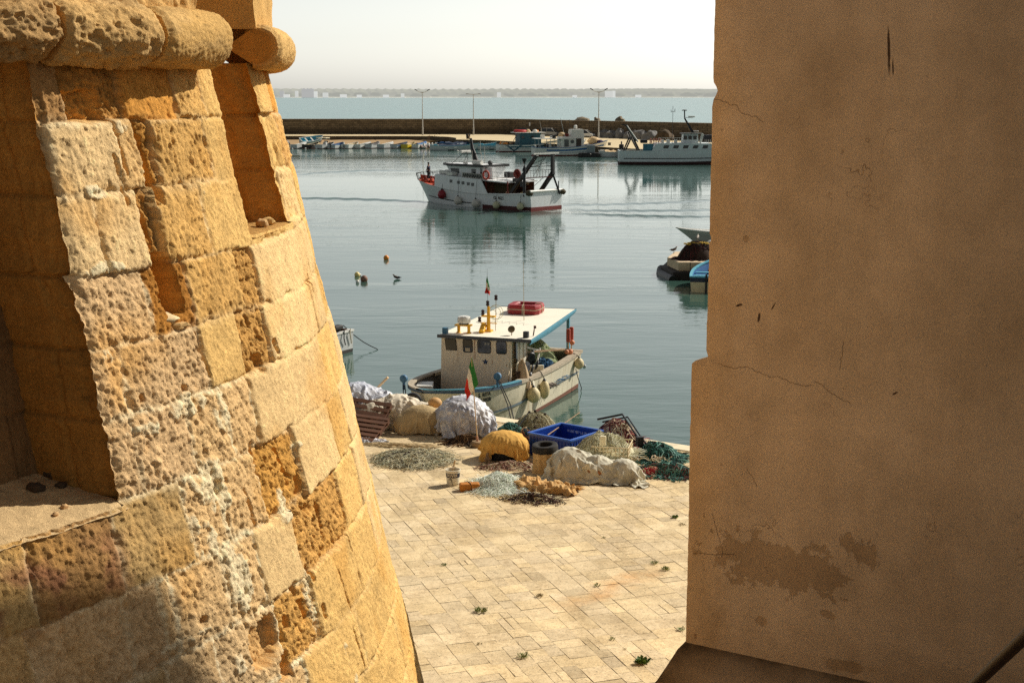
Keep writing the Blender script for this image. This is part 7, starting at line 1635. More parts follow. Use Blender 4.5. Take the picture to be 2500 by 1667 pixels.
c = MB(); c.tube([(4.4, .12, 2.62), (4.4, .14, 3.60)], .012, 6); c.build('aerial', GALV, ri); navlight(4.4, .14, 3.60)
c = MB(); c.box((5.05, -.72, 2.86), (.24, .52, .045)); c.lathe([(.085, 0), (.075, .03), (.05, .05), (.05, .24)], 10, (5.05, -.88, 2.60)); c.lathe([(.085, 0), (.075, .03), (.05, .05), (.05, .24)], 10, (5.05, -.54, 2.60)); st_ = c.build('radar_stand', YEL, ri, 40)
c = MB(); c.lathe([(.15, 0), (.16, .05), (.16, .055)], 18, (5.05, -.70, 2.885)); c.build('radar_base', paint('base_grey', srgb(90, 92, 92), .6), st_, 40); c = MB(); c.lathe([(.20, 0), (.21, .03), (.21, .14), (.19, .19), (.12, .21), (.0001, .215)], 20, (5.05, -.70, 2.94)); c.build('radar_dome', WHITEP, st_, 40)
c = MB(); c.tube([(4.95, -.16, 2.66), (4.55, -.22, 2.80)], [.085, .10], 12); c.build('horn', YEL, ri, 40)
for x, y, mt in ((5.35, -1.22, paint('side_light_blue', srgb(60, 110, 140), .6, .1)), (5.25, 1.42, paint('side_light_black', srgb(40, 44, 50), .6, .1))): MB().box((x, y, 2.70), (.14, .16, .20)).build('side_light_box', mt, ri, bevel=.008)
M = Matrix.Rotation(-.5, 3, 'Y') @ Matrix.Rotation(PI / 2, 3, 'Y'); c = MB(); c.lathe([(.0001, -.12), (.07, -.10), (.11, -.02), (.115, .02), (.10, .03)], 18, (5.0, .86, 2.80), M=M); c.tube([(4.98, .86, 2.6), (4.98, .86, 2.74)], .015, 6); sl_ = c.build('searchlight', paint('lamp_rim', srgb(120, 104, 74), .4, .2, 6, metal=.4), ri, 40); MB().lathe([(.0001, .025), (.10, .026)], 18, (5.0, .86, 2.80), M=M).build('lens', paint('lamp_lens', srgb(200, 190, 160), .15, .2, 20), sl_)
c = MB(); c.tube([(4.93, 1.55, 2.62), (4.93, 1.58, 2.80), (4.8, 1.55, 2.86)], .02, 6); c.box((4.76, 1.55, 2.87), (.16, .07, .07), .4); c.build('deck_light', paint('rust_dark', srgb(90, 56, 40), .7, .3, 8), ri)
MB().tube([(2.2, .35, 2.63), (2.3, .36, 4.6)], [.012, .006], 5).build('whip_aerial', ROPEL, ri)
tx = MB(); zig = [(2.6 + .35 * (k % 2) + .02 * k, -.5 + .13 * k, 2.653) for k in range(11)]; tx.tube(zig, .006, 4); tx.build('roof_cord', GREYP, ri)
# lettering near the bow
bvr = BVHTree.FromPolygons([Vector(p) for p in HR.g.reshape(-1, 3)], [tuple(q_) for q_ in grid_faces(HR.n, HR.m)])
def bow_text(body, size, s0, z):
    o = text_mesh('lettering', body, size, INK, ri, Matrix.Identity(4), 0.0, .006, 1.0, .25, 1.0); rows = HR.g[:, -2]
    # arc length table along the bow at this height (port side, running aft)
    pts = np.array([[np.interp(z, HR.g[i, :, 2], HR.g[i, :, 0]), np.interp(z, HR.g[i, :, 2], HR.g[i, :, 1])] for i in range(HR.n)][::-1]); sg = np.concatenate([[0], np.cumsum(np.hypot(*np.diff(pts, axis=0).T))])
    for v in o.data.vertices:
        s = s0 + v.co.x; zz_ = z + v.co.y; q_ = np.array([[np.interp(zz_, HR.g[i, :, 2], HR.g[i, :, 0]), np.interp(zz_, HR.g[i, :, 2], HR.g[i, :, 1])] for i in range(HR.n)][::-1])
        sg2 = np.concatenate([[0], np.cumsum(np.hypot(*np.diff(q_, axis=0).T))]); x = np.interp(s, sg2, q_[:, 0]); y = np.interp(s, sg2, q_[:, 1]); x2 = np.interp(s + .05, sg2, q_[:, 0]); y2 = np.interp(s + .05, sg2, q_[:, 1]); n_ = np.array([y2 - y, -(x2 - x)]); n_ = n_ / (np.linalg.norm(n_) + 1e-9)
        if n_[1] < 0: n_ = -n_
        v.co = (x + n_[0] * .012, y + n_[1] * .012, zz_)
bow_text('S. RITA', .17, 1.95, 1.20); bow_text('CI 3928', .17, 1.90, 1.02)
twist()
for o in ri.children:
    if 'tw' in o: del o['tw']
# gear on the open side deck
TW2 = paint('teal_blue_net', srgb(58, 108, 150), .95, .3, 8)
def local_pile(lx, ly, lz, prof, n, mats, seed, label, cat, **k):
    return fibre_pile(k.pop('name', 'net_pile'), rw((lx, ly, lz)), prof, n, mats, seed, label, cat, rz=ra + k.pop('rot', 0), **k)
local_pile(2.05, 1.0, .70, Prof(.75, .50, .62, 2.4, 2, .15), 420, [TW2, paint('net_blue_dark', srgb(34, 66, 92), .95, .3, 8), paint('net_pale_blue', srgb(120, 160, 190), .9, .2, 8)], 11, 'blue fishing net heaped on the side deck of the wooden boat', 'net', r=.010, base=paint('net_blue_core', srgb(30, 58, 84), .95, .3, 8), seglen=.10)
local_pile(1.0, .25, .80, Prof(.95, .95, 1.02, 2.2, 3, .12), 900, [paint('nylon_green', srgb(164, 176, 128), .85, .2, 8), paint('nylon_pale', srgb(206, 208, 176), .85, .15, 8), paint('nylon_deep', srgb(112, 130, 84), .9, .2, 8)], 12, 'pale green nylon net heaped at the stern under the wooden boat roof', 'net', r=.007, base=paint('nylon_core', srgb(140, 150, 108), .95, .25, 6), seglen=.14)
local_pile(3.3, 1.22, .70, Prof(.48, .26, .34, 2.2, 5, .1), 260, [paint('rope_grey', srgb(128, 118, 108), .9, .25, 8), paint('rope_greydark', srgb(84, 76, 70), .9, .25, 8)], 13, 'coil of grey brown rope on the side deck under the blue net', 'rope', r=.018, base=paint('rope_core', srgb(70, 62, 56), .95), seglen=.12)
FLB = paint('float_black', srgb(28, 27, 30), .5, .2, 6); q = random.Random(21)
fl = thing('float_cluster', 'bundle of black disc floats stacked against the cabin side of the wooden boat', 'floats', RO, ra)
for k, (x, y, z) in enumerate([(4.5, 1.22, 1.55), (4.25, 1.3, 1.42), (4.45, 1.32, 1.22), (4.1, 1.24, 1.66), (3.9, 1.34, 1.50), (4.3, 1.28, 1.82), (4.6, 1.3, 1.05), (4.35, 1.36, .98), (3.95, 1.2, 1.85)]):
    M = Matrix.Rotation(q.uniform(-.5, .5), 3, 'Z') @ Matrix.Rotation(PI / 2 + q.uniform(-.4, .4), 3, 'X') @ Matrix.Rotation(q.uniform(-.4, .4), 3, 'Y'); c = MB(); c.lathe([(.05, -.035), (.14, -.035), (.165, 0), (.14, .035), (.05, .035), (.05, -.035)], 16, (x, y, z), M=M); c.build('disc_float', FLB, fl, 40)
c = MB(); c.box((3.4, 1.15, 1.22), (.10, .52, .34), .5); o = c.build('foam_block', paint('foam_white', srgb(226, 216, 190), .8, .06), None, bevel=.03); o.location = RO; o.rotation_euler[2] = ra; tag(o, 'white foam slab lying between the blue net and the black floats', 'foam block')
c = MB(); c.box((4.35, 1.28, .86), (.62, .30, .5), .1); o = c.build('fish_box', paint('box_white', srgb(222, 214, 194), .7, .08, 2, dirt=.3), None, bevel=.02); o.location = RO; o.rotation_euler[2] = ra; tag(o, 'white box standing under the black floats on the wooden boat', 'box')
c = MB(); pr_ = Prof(.30, .26, .9, 1.6, 4, .15); P = [[(rr_ * math.cos(a) * .30, rr_ * math.sin(a) * .26, pr_(rr_, a) + .03 * math.sin(9 * a + 5 * rr_)) for a in np.linspace(0, 2 * PI, 28, endpoint=False)] for rr_ in np.linspace(0, 1, 12)]; c.sheet(P, cv=True); o = c.build('sack', paint('sack_beige', srgb(196, 168, 134), .9, .15, 4, dirt=.3), None, 180); o.location = rw((4.95, 1.2, .95)); tag(o, 'beige sack slumped beside the cabin corner of the wooden boat', 'sack')
c = MB()
for k in range(14): c.tube([(5.15 + q.uniform(-.1, .1), 1.08 + q.uniform(-.06, .1), 1.5), (5.2 + q.uniform(-.12, .12), 1.12 + q.uniform(-.05, .12), 1.1), (5.25 + q.uniform(-.2, .2), 1.1 + q.uniform(-.05, .15), .66)], .025, 4)
o = c.build('hanging_rope', paint('rope_brown', srgb(74, 54, 40), .95, .3, 8), None, 60); o.location = RO; o.rotation_euler[2] = ra; tag(o, 'dark brown rope bunch hanging down the cabin corner of the wooden boat', 'rope')
for k, (a_, b2, w_, mt, lb) in enumerate((((3.9, 1.0, 1.9), (1.2, 1.45, 1.55), .05, WOODP, 'long brown pole lying along the side deck over the blue net'), ((3.2, .6, 1.95), (2.4, .9, 1.7), .12, WHITEP, 'short white board slanting above the blue net'), ((3.3, 1.15, 1.40), (2.8, 1.1, 1.85), .05, WHITEP, 'thin white stake sticking up above the black floats'))):
    c = MB(); c.bar(a_, b2, w_, .05); o = c.build('pole', mt); o.location = RO; o.rotation_euler[2] = ra; tag(o, lb, 'pole', 'poles on the wooden boat')
OAR = paint('float_salmon', srgb(178, 82, 64), .7, .15, 5)
for k, (y, x) in enumerate(((1.42, .62), (1.44, .30))):
    t = thing('net_marker', ('left' if k == 0 else 'right') + ' salmon red long float on a stick standing at the stern of the wooden boat', 'float', RO, ra, 'salmon markers at the stern'); c = MB(); c.box((x, y, 1.93 + .02 * k), (.10, .14, .46)); c.build('float_body', OAR, t, bevel=.03); MB().tube([(x, y, 1.25), (x, y, 1.72)], .02, 6).build('stick', PALEW, t)
for x, y, z, s in ((.42, 1.50, 1.66, .09), (.9, 1.45, 1.42, .08), (.65, 1.5, 1.38, .10)): o = MB().ball((0, 0, 0), s, 12, 8).build('orange_float', paint('float_peach', srgb(206, 132, 90), .6, .12, 5), None, 180); o.location = rw((x, y, z)); tag(o, {1.66: 'peach float hanging between the salmon markers', 1.42: 'peach float lowest on the stern rail below the green net', 1.38: 'peach float on the stern rail under the left salmon marker'}[z], 'float', 'peach floats at the stern')
# fenders
FC = paint('fender_old', srgb(214, 196, 150), .6, .12, 3, dirt=.5, dirtc=srgb(150, 124, 80))
for x, z, r, el, lb in ((4.95, .74, .215, 1.15, 'round cream fender on the side of the wooden boat, left of the long one'), (3.95, .72, .17, 1.75, 'long pear shaped cream fender on the side of the wooden boat'), (.62, .98, .165, 1.15, 'cream fender at the stern corner of the wooden boat, rope trailing below')):
    y = (TWIST @ Vector((x, HR.y_at(x / 8.35, z), 0))).y + r * .92; buoy('fender', rw((x, y, z)), r, FC, lb, 'fender', 'fenders of the wooden boat', el, BLACKP, [rw((x, y - r * .75, 1.30)), rw((x, y - r - .05, 1.33))], ROPE)
y = HR.y_at(.08, .9) + .18; c = MB(); pts = [(.60, y, .80), (.55, y + .06, .5), (.42, y + .16, .1), (.52, y + .12, -.25), (.45, y + .1, -.6)]; c.tube(pts, .014, 6); o = c.build('trailing_rope', ROPE, None, 60); o.location = RO; o.rotation_euler[2] = ra; tag(o, 'dark rope trailing from the stern fender of the wooden boat into the water', 'rope')
tyr = MB(); M = Matrix.Rotation(PI / 2, 3, 'Y'); pr_ = [(.15, -.07), (.24, -.085), (.28, -.05), (.28, .05), (.24, .085), (.15, .07), (.15, -.07)]; tyr.lathe(pr_, 24, (0, 0, 0), M=M); o = tyr.build('tyre_fender', BLACKP, None, 40); o.location = rw((9.16, -.75, 1.22)); o.rotation_euler[2] = ra + .15; tag(o, 'black tyre hung as fender on the bow behind the tarpaulin heap', 'tyre')
# mooring lines to the quay
for k, (a_, px, py, lb) in enumerate((((6.95, 1.1, 1.55), 1247, 1022, 'dark mooring line from the blue bitt down the wooden boat side to the quay'), ((8.2, -1.45, 1.5), 968, 965, 'mooring line from the left bow bitt to the quay behind the tarpaulin'))):
    w = Vector(rw(a_)); e = Vector(tuple(at(px, py, QZ + .02))); mid = (w + e) / 2 + Vector((.1, -.1, -.15)); c = MB()
    for dx in (0, .04): c.tube([tuple(w + Vector((dx, 0, 0))), tuple(mid + Vector((dx * 2, 0, 0))), tuple(e + Vector((dx * 2, 0, 0)))], .017, 6)
    tag(c.build('mooring_line', ROPE, None, 60), lb, 'rope', 'mooring lines of the wooden boat')
# things on the roof
rb = thing('red_raft', 'red square plastic raft frame tied with pale cord on the cream boat roof', 'raft', rw((.62, -.10, 2.655)), ra + .08); RD = paint('raft_red_plastic', srgb(150, 26, 32), .5, .12, 3, dirt=.15)
c = MB(); pl = [(-.52, -.45), (-.38, -.56), (.38, -.56), (.52, -.45), (.52, .45), (.38, .56), (-.38, .56), (-.52, .45)]; n8 = 8; P = []
for (sx_, z) in ((.97, .0), (1.0, .05), (1.0, .24), (.94, .31), (.62, .31), (.56, .26), (.56, .04)): P.append([(x * sx_, y * sx_, z) for x, y in pl])
c.sheet(P, cv=True); c.build('frame', RD, rb, 35)
c = MB(); c.tube([(x * 1.02, y * 1.02, .15 + .02 * (i % 2)) for i, (x, y) in enumerate(pl)], .012, 5, closed=True)
for x, y in ((.53, 0), (0, .57)): c.tube([(x, y, .0), (x * 1.0, y, .25), (x * .93, y * .93, .322), (x * .6, y * .6, .32)], .018, 5)
c.build('lashing', ROPEL, rb, 60)
lt = thing('landing_net', 'round wire landing net lying on the cream roof left of the red raft', 'net', rw((2.4, -.55, 2.66)), ra); c = MB()
for z, r_ in ((.02, .24), (.22, .22), (.42, .13)): c.tube([(z * .9, r_ * math.cos(a), .24 + r_ * math.sin(a)) for a in np.linspace(0, 2 * PI, 20, endpoint=False)], .009, 5, closed=True)
for a in np.linspace(0, 2 * PI, 14, endpoint=False): c.tube([(.02 * .9, .24 * math.cos(a), .24 + .24 * math.sin(a)), (.2, .22 * math.cos(a + .2), .24 + .22 * math.sin(a + .2)), (.38, .13 * math.cos(a + .4), .24 + .13 * math.sin(a + .4))], .004, 3)
c.build('wire', paint('net_wire', srgb(176, 172, 140), .6, .1), lt, 60)
# flags
FG, FW_, FR_ = paint('flag_green', srgb(42, 124, 52), .8, .1, 4), paint('flag_white', srgb(232, 226, 212), .8, .04, 4), paint('flag_red', srgb(210, 50, 34), .8, .08, 4)
def flag(t, hoist0, hoist1, fly0, fly1, amp, seed, nu=18, nv=14):
    """limp tricolour between the hoist (top, bottom) and the fly (top, bottom); each band its own part"""
    A_, B_, C_, D_ = [np.array(p) for p in (hoist0, hoist1, fly0, fly1)]
    for k, mt in enumerate((FG, FW_, FR_)):
        P = []
        for i in range(nu // 3 + 1):
            u = (k + i / (nu // 3)) / 3; row = []
            for j in range(nv + 1):
                v = j / nv; p = (A_ * (1 - v) + B_ * v) * (1 - u) + (C_ * (1 - v) + D_ * v) * u; w = amp * u ** .5; s = np.sin(u * 7 + v * 3 + seed) + .6 * np.sin(v * 9 - u * 5 + seed)
                p = p + np.array([.35 * w * np.cos(v * 8 + u * 6 + seed), w * s, -.3 * w * abs(s)]); row.append(tuple(p))
            P.append(row)
        MB().sheet(P).build(('green', 'white', 'red')[k] + '_band', mt, t, 180)
w = rw((4.5, -.1, 2.66)); t = thing('boat_flag', 'small Italian tricolour hanging on a wire above the yellow mast of the wooden boat', 'flag', w); MB().tube([(0, 0, .8), (-.02, 0, 1.95)], [.006, .004], 5).build('flag_wire', ROPE, t)
flag(t, (-.02, 0, 1.72), (.06, -.02, 1.36), (-.10, 0, 1.20), (.08, .0, 1.12), .06, 2)
# ------------------------------------------------------------------ cloth, nets and crates on the quay
def cloth_mat(name, c, dark, cr=.35, rough=.8, scale=5.0, sheen=0.0, mott=.5):
    m, t, b = new_mat(name); v = t.coords('Object'); n = t.noise(v, scale, 6, .68, .6); w = t.noise(v, scale * 4, 5, .7)
    f = t.ramp(n, [(.50 - .16, 0.0), (.50 + .22, 1.0)]); cc = t.mix(t.math('MULTIPLY', f, mott), c, dark); cc = t.mix(1.0, cc, t.ramp(w, [(.3, .82), (.7, 1.12)]), 'MULTIPLY')
    t.set(b.inputs['Base Color'], cc); b.inputs['Roughness'].default_value = rough; b.inputs['Specular IOR Level'].default_value = .5 if rough < .6 else .15
    cw = t.voro(t.vmath('ADD', v, t.vmath('SCALE', t.node('ShaderNodeTexNoise').outputs['Color'], .0)), scale * 2.2, 'DISTANCE_TO_EDGE')
    t.set(b.inputs['Normal'], t.bump(t.math('ADD', n, t.math('ADD', t.math('MULTIPLY', w, .35), t.math('MULTIPLY', cw, .5 * sheen))), cr, .05)); return m
def ridged(x, y, s): return 1 - np.abs(fbm2(x, y, s, 4, .5)) * 2.4
def mound(name, loc, size, mat, label, cat, rz=0.0, p=2.4, fold=.06, nf=9, crump=.03, seed=1, group=None, sq=2.0, top=None, outline=.10, skew=(0, 0), parent=None, nr=56, na=190, hem=.02, droop=0.0, curve_=1.0):
    """cloth thrown over something: superellipse plan, height profile, gathered folds and creases"""
    rx, ry, h = size; r = np.linspace(0, 1, nr) ** .85; a = np.linspace(0, 2 * PI, na, endpoint=False); Rr, A_ = np.meshgrid(r, a, indexing='ij')
    ca, sa = np.cos(A_), np.sin(A_); k = (np.abs(ca) ** sq + np.abs(sa) ** sq) ** (-1 / sq); o = 1 + outline * fbm2(ca * 1.6 + seed * 3.3, sa * 1.6 - seed, seed, 3) * 1.8 + outline * .5 * fbm2(ca * 5 + seed, sa * 5, seed + 2, 3)
    X = rx * k * o * ca * Rr; Y = ry * k * o * sa * Rr; z = h * np.clip(1 - Rr ** p, 0, 1) ** curve_
    if top is not None: z = z * (1 + top(X / rx, Y / ry))
    X = X + skew[0] * z; Y = Y + skew[1] * z
    g = sstep(.25, .95, Rr); fl = fold * g * (np.sin(A_ * nf + 2.2 * fbm2(ca * 2 + seed, sa * 2, seed + 7, 3) * 3 + seed) * .6 + .8 * fbm2(A_ * nf * .35 + seed, Rr * 1.6, seed + 9, 3))
    rd = ridged(X / rx * 1.7 + seed, Y / ry * 1.7 + z / max(h, .05), seed + 13); cr = crump * (rd - .4) + crump * .5 * fbm2(X / rx * 6, Y / ry * 6 + z / max(h, .05) * 4, seed + 17, 4)
    V = np.stack([X, Y, z], -1); d1 = np.gradient(V, axis=0); d2 = np.roll(V, -1, 1) - np.roll(V, 1, 1); nn = np.cross(d1, d2); nn /= (np.linalg.norm(nn, axis=-1, keepdims=True) + 1e-9); nn[0] = (0, 0, 1)
    V = V + nn * (fl + cr)[..., None] * sstep(0, .12, Rr)[..., None]; V[..., 2] = np.maximum(V[..., 2], .004 + hem * np.abs(fbm2(A_ * 3, A_ * 0, seed + 21, 3)) * (Rr > .97)); V[..., 2] *= np.where(Rr > .995, .6, 1)
    mb = MB(); mb.sheet(V.tolist(), cv=True); o_ = mb.build(name, mat, parent, 180)
    if parent is None: o_.location = [float(c) for c in loc]; o_.rotation_euler[2] = rz; tag(o_, label, cat, group)
    else: o_.location = [float(c) for c in loc]; o_.rotation_euler[2] = rz
    return o_
def gq(px, py, z=QZ): return at(px, py, z)
SILV = cloth_mat('silver_tarp', srgb(236, 234, 234), srgb(112, 116, 136), 1.0, .42, 2.3, 1.2, .9)
BLUT = cloth_mat('blue_white_tarp', srgb(230, 230, 234), srgb(92, 108, 146), 1.0, .5, 3.2, 1.0, .8)
WHIT = cloth_mat('pale_tarp', srgb(232, 220, 198), srgb(170, 154, 130), .9, .6, 3.0, .8, .6)
CANV = cloth_mat('beige_canvas', srgb(196, 172, 130), srgb(156, 132, 96), .5, .9, 2.5, .2, .5)
OCHR = cloth_mat('ochre_canvas', srgb(228, 178, 96), srgb(206, 150, 70), .4, .9, 3.0, .2, .5)
TANC = cloth_mat('tan_canvas', srgb(212, 172, 116), srgb(180, 138, 84), .45, .9, 3.5, .2, .5)
GREC = cloth_mat('grey_canvas', srgb(212, 206, 186), srgb(166, 154, 128), .5, .9, 3.0, .2, .5)
settle('tarpaulin_heap', (2.7, 2.4), .036, [('ball', (-.1, 0, .48), (1.35, 1.15, 1.22), 0), ('ball', (.55, -.15, .38), (.95, .9, 1.0), 0), ('ball', (-.2, -.65, .2), (.9, .7, .5), 0)], BLUT, (-4.15, 38.4, QZ), 0, 1.35, .22, .28, 31, 48, label='blue and white crumpled tarpaulin over a tall heap beside the tower edge', cat='tarpaulin')
settle('tarpaulin_heap', (2.8, 2.1), .036, [('ball', (-.15, .1, .36), (1.2, 1.0, .98), 0), ('ball', (.55, .02, .25), (.9, .85, .80), .3), ('ball', (-.75, -.2, .3), (.85, .8, .86), 0)], WHIT, (-3.0, 37.8, QZ), -.1, 1.15, .20, .30, 33, 48, label='off white wrinkled tarpaulin sagging between the blue white heap and the silver mound', cat='tarpaulin')
settle('canvas_sheet', (1.7, 1.15), .036, [('ball', (0, .10, .32), (1.15, .7, .80), 0), ('ball', (-.45, .0, .2), (.6, .5, .6), 0)], CANV, (-2.42, 37.05, QZ), -.1, .95, .07, .40, 35, 44, label='beige canvas drape hanging smooth and shaded in front of the off white tarpaulin', cat='canvas')
p = gq(1132, 1062); settle('tarpaulin_mound', (2.35, 2.2), .036, [('ball', (0, 0, .42), (1.34, 1.2, 1.18), 0), ('ball', (.35, -.1, .28), (.85, .9, .9), 0)], SILV, (p[0], p[1] + .22, QZ), .2, 1.25, .13, .20, 37, 48, label='tall rounded silver grey tarpaulin mound behind the flag pole', cat='tarpaulin')
p = gq(975, 1088); mound('ground_tarp', (p[0], p[1], QZ), (1.05, .26, .07), CANV, 'flat beige tarpaulin strip lying on the paving in front of the heaps', 'tarpaulin', -.16, 1.2, .02, 13, .035, 39, None, 2.4, None, .16)
p = gq(890, 1080); mound('ground_tarp', (p[0], p[1] + .1, QZ), (.55, .24, .09), SILV, 'crumpled grey tarpaulin corner on the ground next to the tower', 'tarpaulin', -.1, 1.2, .03, 11, .05, 40, None, 2.0, None, .2)
c = gq(1134, 1085); c2 = MB(); q = random.Random(9)
STR = paint('straw_rope', srgb(126, 98, 66), .95, .3, 9)
fibre_pile('net_heap', (c[0] + .05, c[1] + .12, QZ), Prof(.55, .16, .20, 2, 3, .2), 160, [STR, NBRN[0]], 41, 'brown net and straw rope spilling from under the silver tarpaulin', 'net', r=.012, seglen=.10)
# pallets leaning on the heap
PALB = paint('pallet_brown', srgb(98, 62, 40), .85, .3, 4, dirt=.5, dirtc=srgb(50, 34, 26))
def pallet(loc, rot, label):
    t = thing('pallet', label, 'pallet', loc, 0, 'pallets beside the tower', rot)
    for k in range(6): MB().box((0, -.5 + .2 * k, .12), (1.15, .12, .025)).build('slat', PALB, t)
    for x in (-.52, 0, .52):
        MB().box((x, 0, .095), (.10, 1.12, .024)).build('stringer', PALB, t)
        for y in (-.48, 0, .48): MB().box((x, y, .04), (.10, .13, .085)).build('block', PALB, t)
    for x in (-.52, 0, .52): MB().box((x, 0, -.014), (.10, 1.12, .022)).build('runner', PALB, t)
a = gq(895, 1052); pallet((a[0] - .02, a[1] - .02, QZ + .34), (R(36), R(5), R(-18)), 'upper brown wooden pallet leaning on the tarpaulin beside the tower'); a = gq(888, 1066); pallet((a[0] - .05, a[1] + .02, QZ + .16), (R(20), R(3), R(-20)), 'lower brown wooden pallet propped under the first beside the tower')
a = atd(906, 962, 38.9); b = atd(947, 921, 38.6); c = MB(); d = b - a; c.tube([tuple(-d * .4), (0, 0, 0), tuple(d)], .035, 8); o = c.build('oar_handle', PALEW, None, 40); o.location = [float(x) for x in a]; tag(o, 'pale wooden pole end sticking up out of the blue white tarpaulin', 'pole')
a = gq(1060, 1000); o = MB().ball((0, 0, 0), (.19, .16, .15), 14, 10).build('tan_float', paint('float_tan', srgb(206, 160, 100), .7, .15, 4, dirt=.3), None, 180); aa = atd(1062, 983, 37.6); o.location = [float(x) for x in aa]; tag(o, 'tan float wedged between tarpaulin and silver mound in front of the bow', 'float')
# flag pole in a stone foot
b0 = gq(1166, 1090); FT = thing('flag_pole', 'Italian tricolour on a thin wooden pole set in a round stone foot on the quay', 'flag', b0)
MB().lathe([(.15, 0), (.165, .03), (.165, .11), (.14, .14), (.05, .145)], 18).build('stone_foot', paint('foot_stone', srgb(150, 122, 86), .9, .2, 5), FT, 40)
tp = atd(1151, 872, b0[1]) - b0; c = MB(); c.tube([(0, 0, .1), tuple(tp * .5), tuple(tp)], [.017, .014, .010], 8); c.build('pole', PALEW, FT, 60); c = MB(); c.tube([(0, 0, .13), (tp[0] * .12, 0, tp[2] * .12)], .028, 8); c.build('pole_sleeve', paint('sleeve_pink', srgb(190, 140, 110), .8, .1), FT, 60)
dz = lambda px, py: tuple(atd(px, py, b0[1] - .02) - b0)
flag(FT, dz(1151.5, 871), dz(1168, 937), dz(1134, 945), dz(1139, 976), .035, 1)
# nets on the ground
NG = [paint('net_greygreen', srgb(176, 178, 152), .95, .25, 8), paint('net_beige', srgb(206, 192, 156), .95, .2, 8), paint('net_darkg', srgb(112, 104, 86), .95, .3, 8), paint('net_bleached', srgb(222, 214, 184), .95, .2, 8)]
a = gq(1012, 1122); nfl = fibre_pile('spread_net', (a[0], a[1], QZ), Prof(.95, .95, .15, 1.6, 2, .3), 2200, NG, 51, 'flat grey green fishing net spread on the paving left of the flag foot', 'net', r=.0045, rz=.5, seglen=.07, extra=.12, base=paint('net_core', srgb(160, 150, 122), .95, .35, 14), curl=.8)
q = random.Random(12); ck = MB()
for k in range(34): aa = q.uniform(0, 6.28); rr_ = math.sqrt(q.random()) * .95; ck.ball((rr_ * math.cos(aa) * .9, rr_ * math.sin(aa) * .85, .17 * (1 - rr_ ** 1.6) + .03), (.032, .026, .024), 6, 5)
ck.build('cork', paint('cork_dark', srgb(58, 44, 36), .9, .2), nfl, 60)
# ochre covered tub with its trestle and ropes
a = gq(1232, 1122)
settle('covered_tub', (1.74, 1.44), .032, [('ball', (0, 0, .36), (1.12, .86, .66), 0), ('box', (0, 0, .22), (.86, .6, .44), 0)], OCHR, (a[0], a[1] + .12, QZ), -.2, .85, .10, .30, 61, 44, label='ochre canvas tied over a low tub, left of the blue bin', cat='covered tub')
BLKS = paint('black_rubber', srgb(30, 29, 30), .7, .2, 4)
c = MB(); c.lathe([(.34, 0), (.38, .02), (.41, .30), (.43, .31), (.43, .34), (.40, .34), (.36, .06)], 24); o = c.build('dark_tub', BLKS, None, 40); o.location = (a[0], a[1] + .12, QZ); o.scale = (1.15, .86, 1); tag(o, 'black tub showing under the hem of the ochre canvas', 'tub')
a2 = gq(1186, 1132); c = MB(); c.bar((0, 0, .02), (.05, .1, .25), .05, .04); c.bar((.10, -.05, .02), (.02, .08, .2), .05, .04); c.box((.05, .0, .12), (.16, .06, .04), .3); o = c.build('wood_scrap', WOODP); o.location = [float(x) for x in a2]; tag(o, 'scraps of broken wood at the left foot of the ochre tub', 'wood')
RW, RBR = paint('rope_cream', srgb(210, 190, 160), .9, .15, 8), paint('rope_redbrown', srgb(112, 66, 56), .9, .2, 8)
a = gq(1283, 1098); fibre_pile('rope_bundle', (a[0], a[1] + .1, QZ), Prof(.28, .30, .50, 2.6, 2, .15), 150, [RW, RBR, TEALP], 63, 'bundle of cream and red brown rope between ochre tub and blue bin', 'rope', r=.016, seglen=.12, base=paint('bundle_core', srgb(120, 96, 76), .95), rz=.3)
NT1 = [paint('net_teal', srgb(60, 118, 108), .9, .25, 8), paint('net_tealdark', srgb(34, 70, 66), .95, .3, 8), paint('net_tealpale', srgb(120, 164, 150), .9, .2, 8)]
a = gq(1245, 1066); fibre_pile('teal_net', (a[0], a[1] + .15, QZ), Prof(.42, .36, .30, 2.0, 1, .2), 380, NT1, 65, 'small teal net heap behind the ochre covered tub', 'net', r=.008, seglen=.10, base=NT1[1])
a = gq(1302, 1058); nb2 = fibre_pile('beige_net', (a[0] + .05, a[1] + .3, QZ), Prof(.62, .55, .46, 2.2, 2, .15), 900, [paint('net_sand', srgb(186, 178, 144), .9, .2, 8), paint('net_sand2', srgb(150, 140, 106), .9, .2, 8), paint('net_sand3', srgb(208, 204, 176), .9, .15, 8)], 67, 'beige net mound dotted with dark floats behind the blue bin', 'net', r=.005, seglen=.09, base=paint('sand_core', srgb(150, 140, 108), .95, .25, 8))
ck = MB()
for k in range(14): aa = q.uniform(0, 6.28); rr_ = math.sqrt(q.random()) * .85; ck.ball((rr_ * math.cos(aa) * .62, rr_ * math.sin(aa) * .55, .52 * (1 - rr_ ** 2.2) + .02), (.04, .04, .036), 8, 6)
ck.build('net_float', paint('cork_dark', srgb(58, 44, 36)), nb2, 60)
a = gq(1247, 1072); b = gq(1290, 1056); c = MB(); c.tube([tuple(a + np.array([0, 0, .05])), tuple(b + np.array([0, .1, .52]))], .018, 6); tag(c.build('iron_bar', BLACKP, None, 60), 'black iron bar leaning on the beige net mound', 'bar')
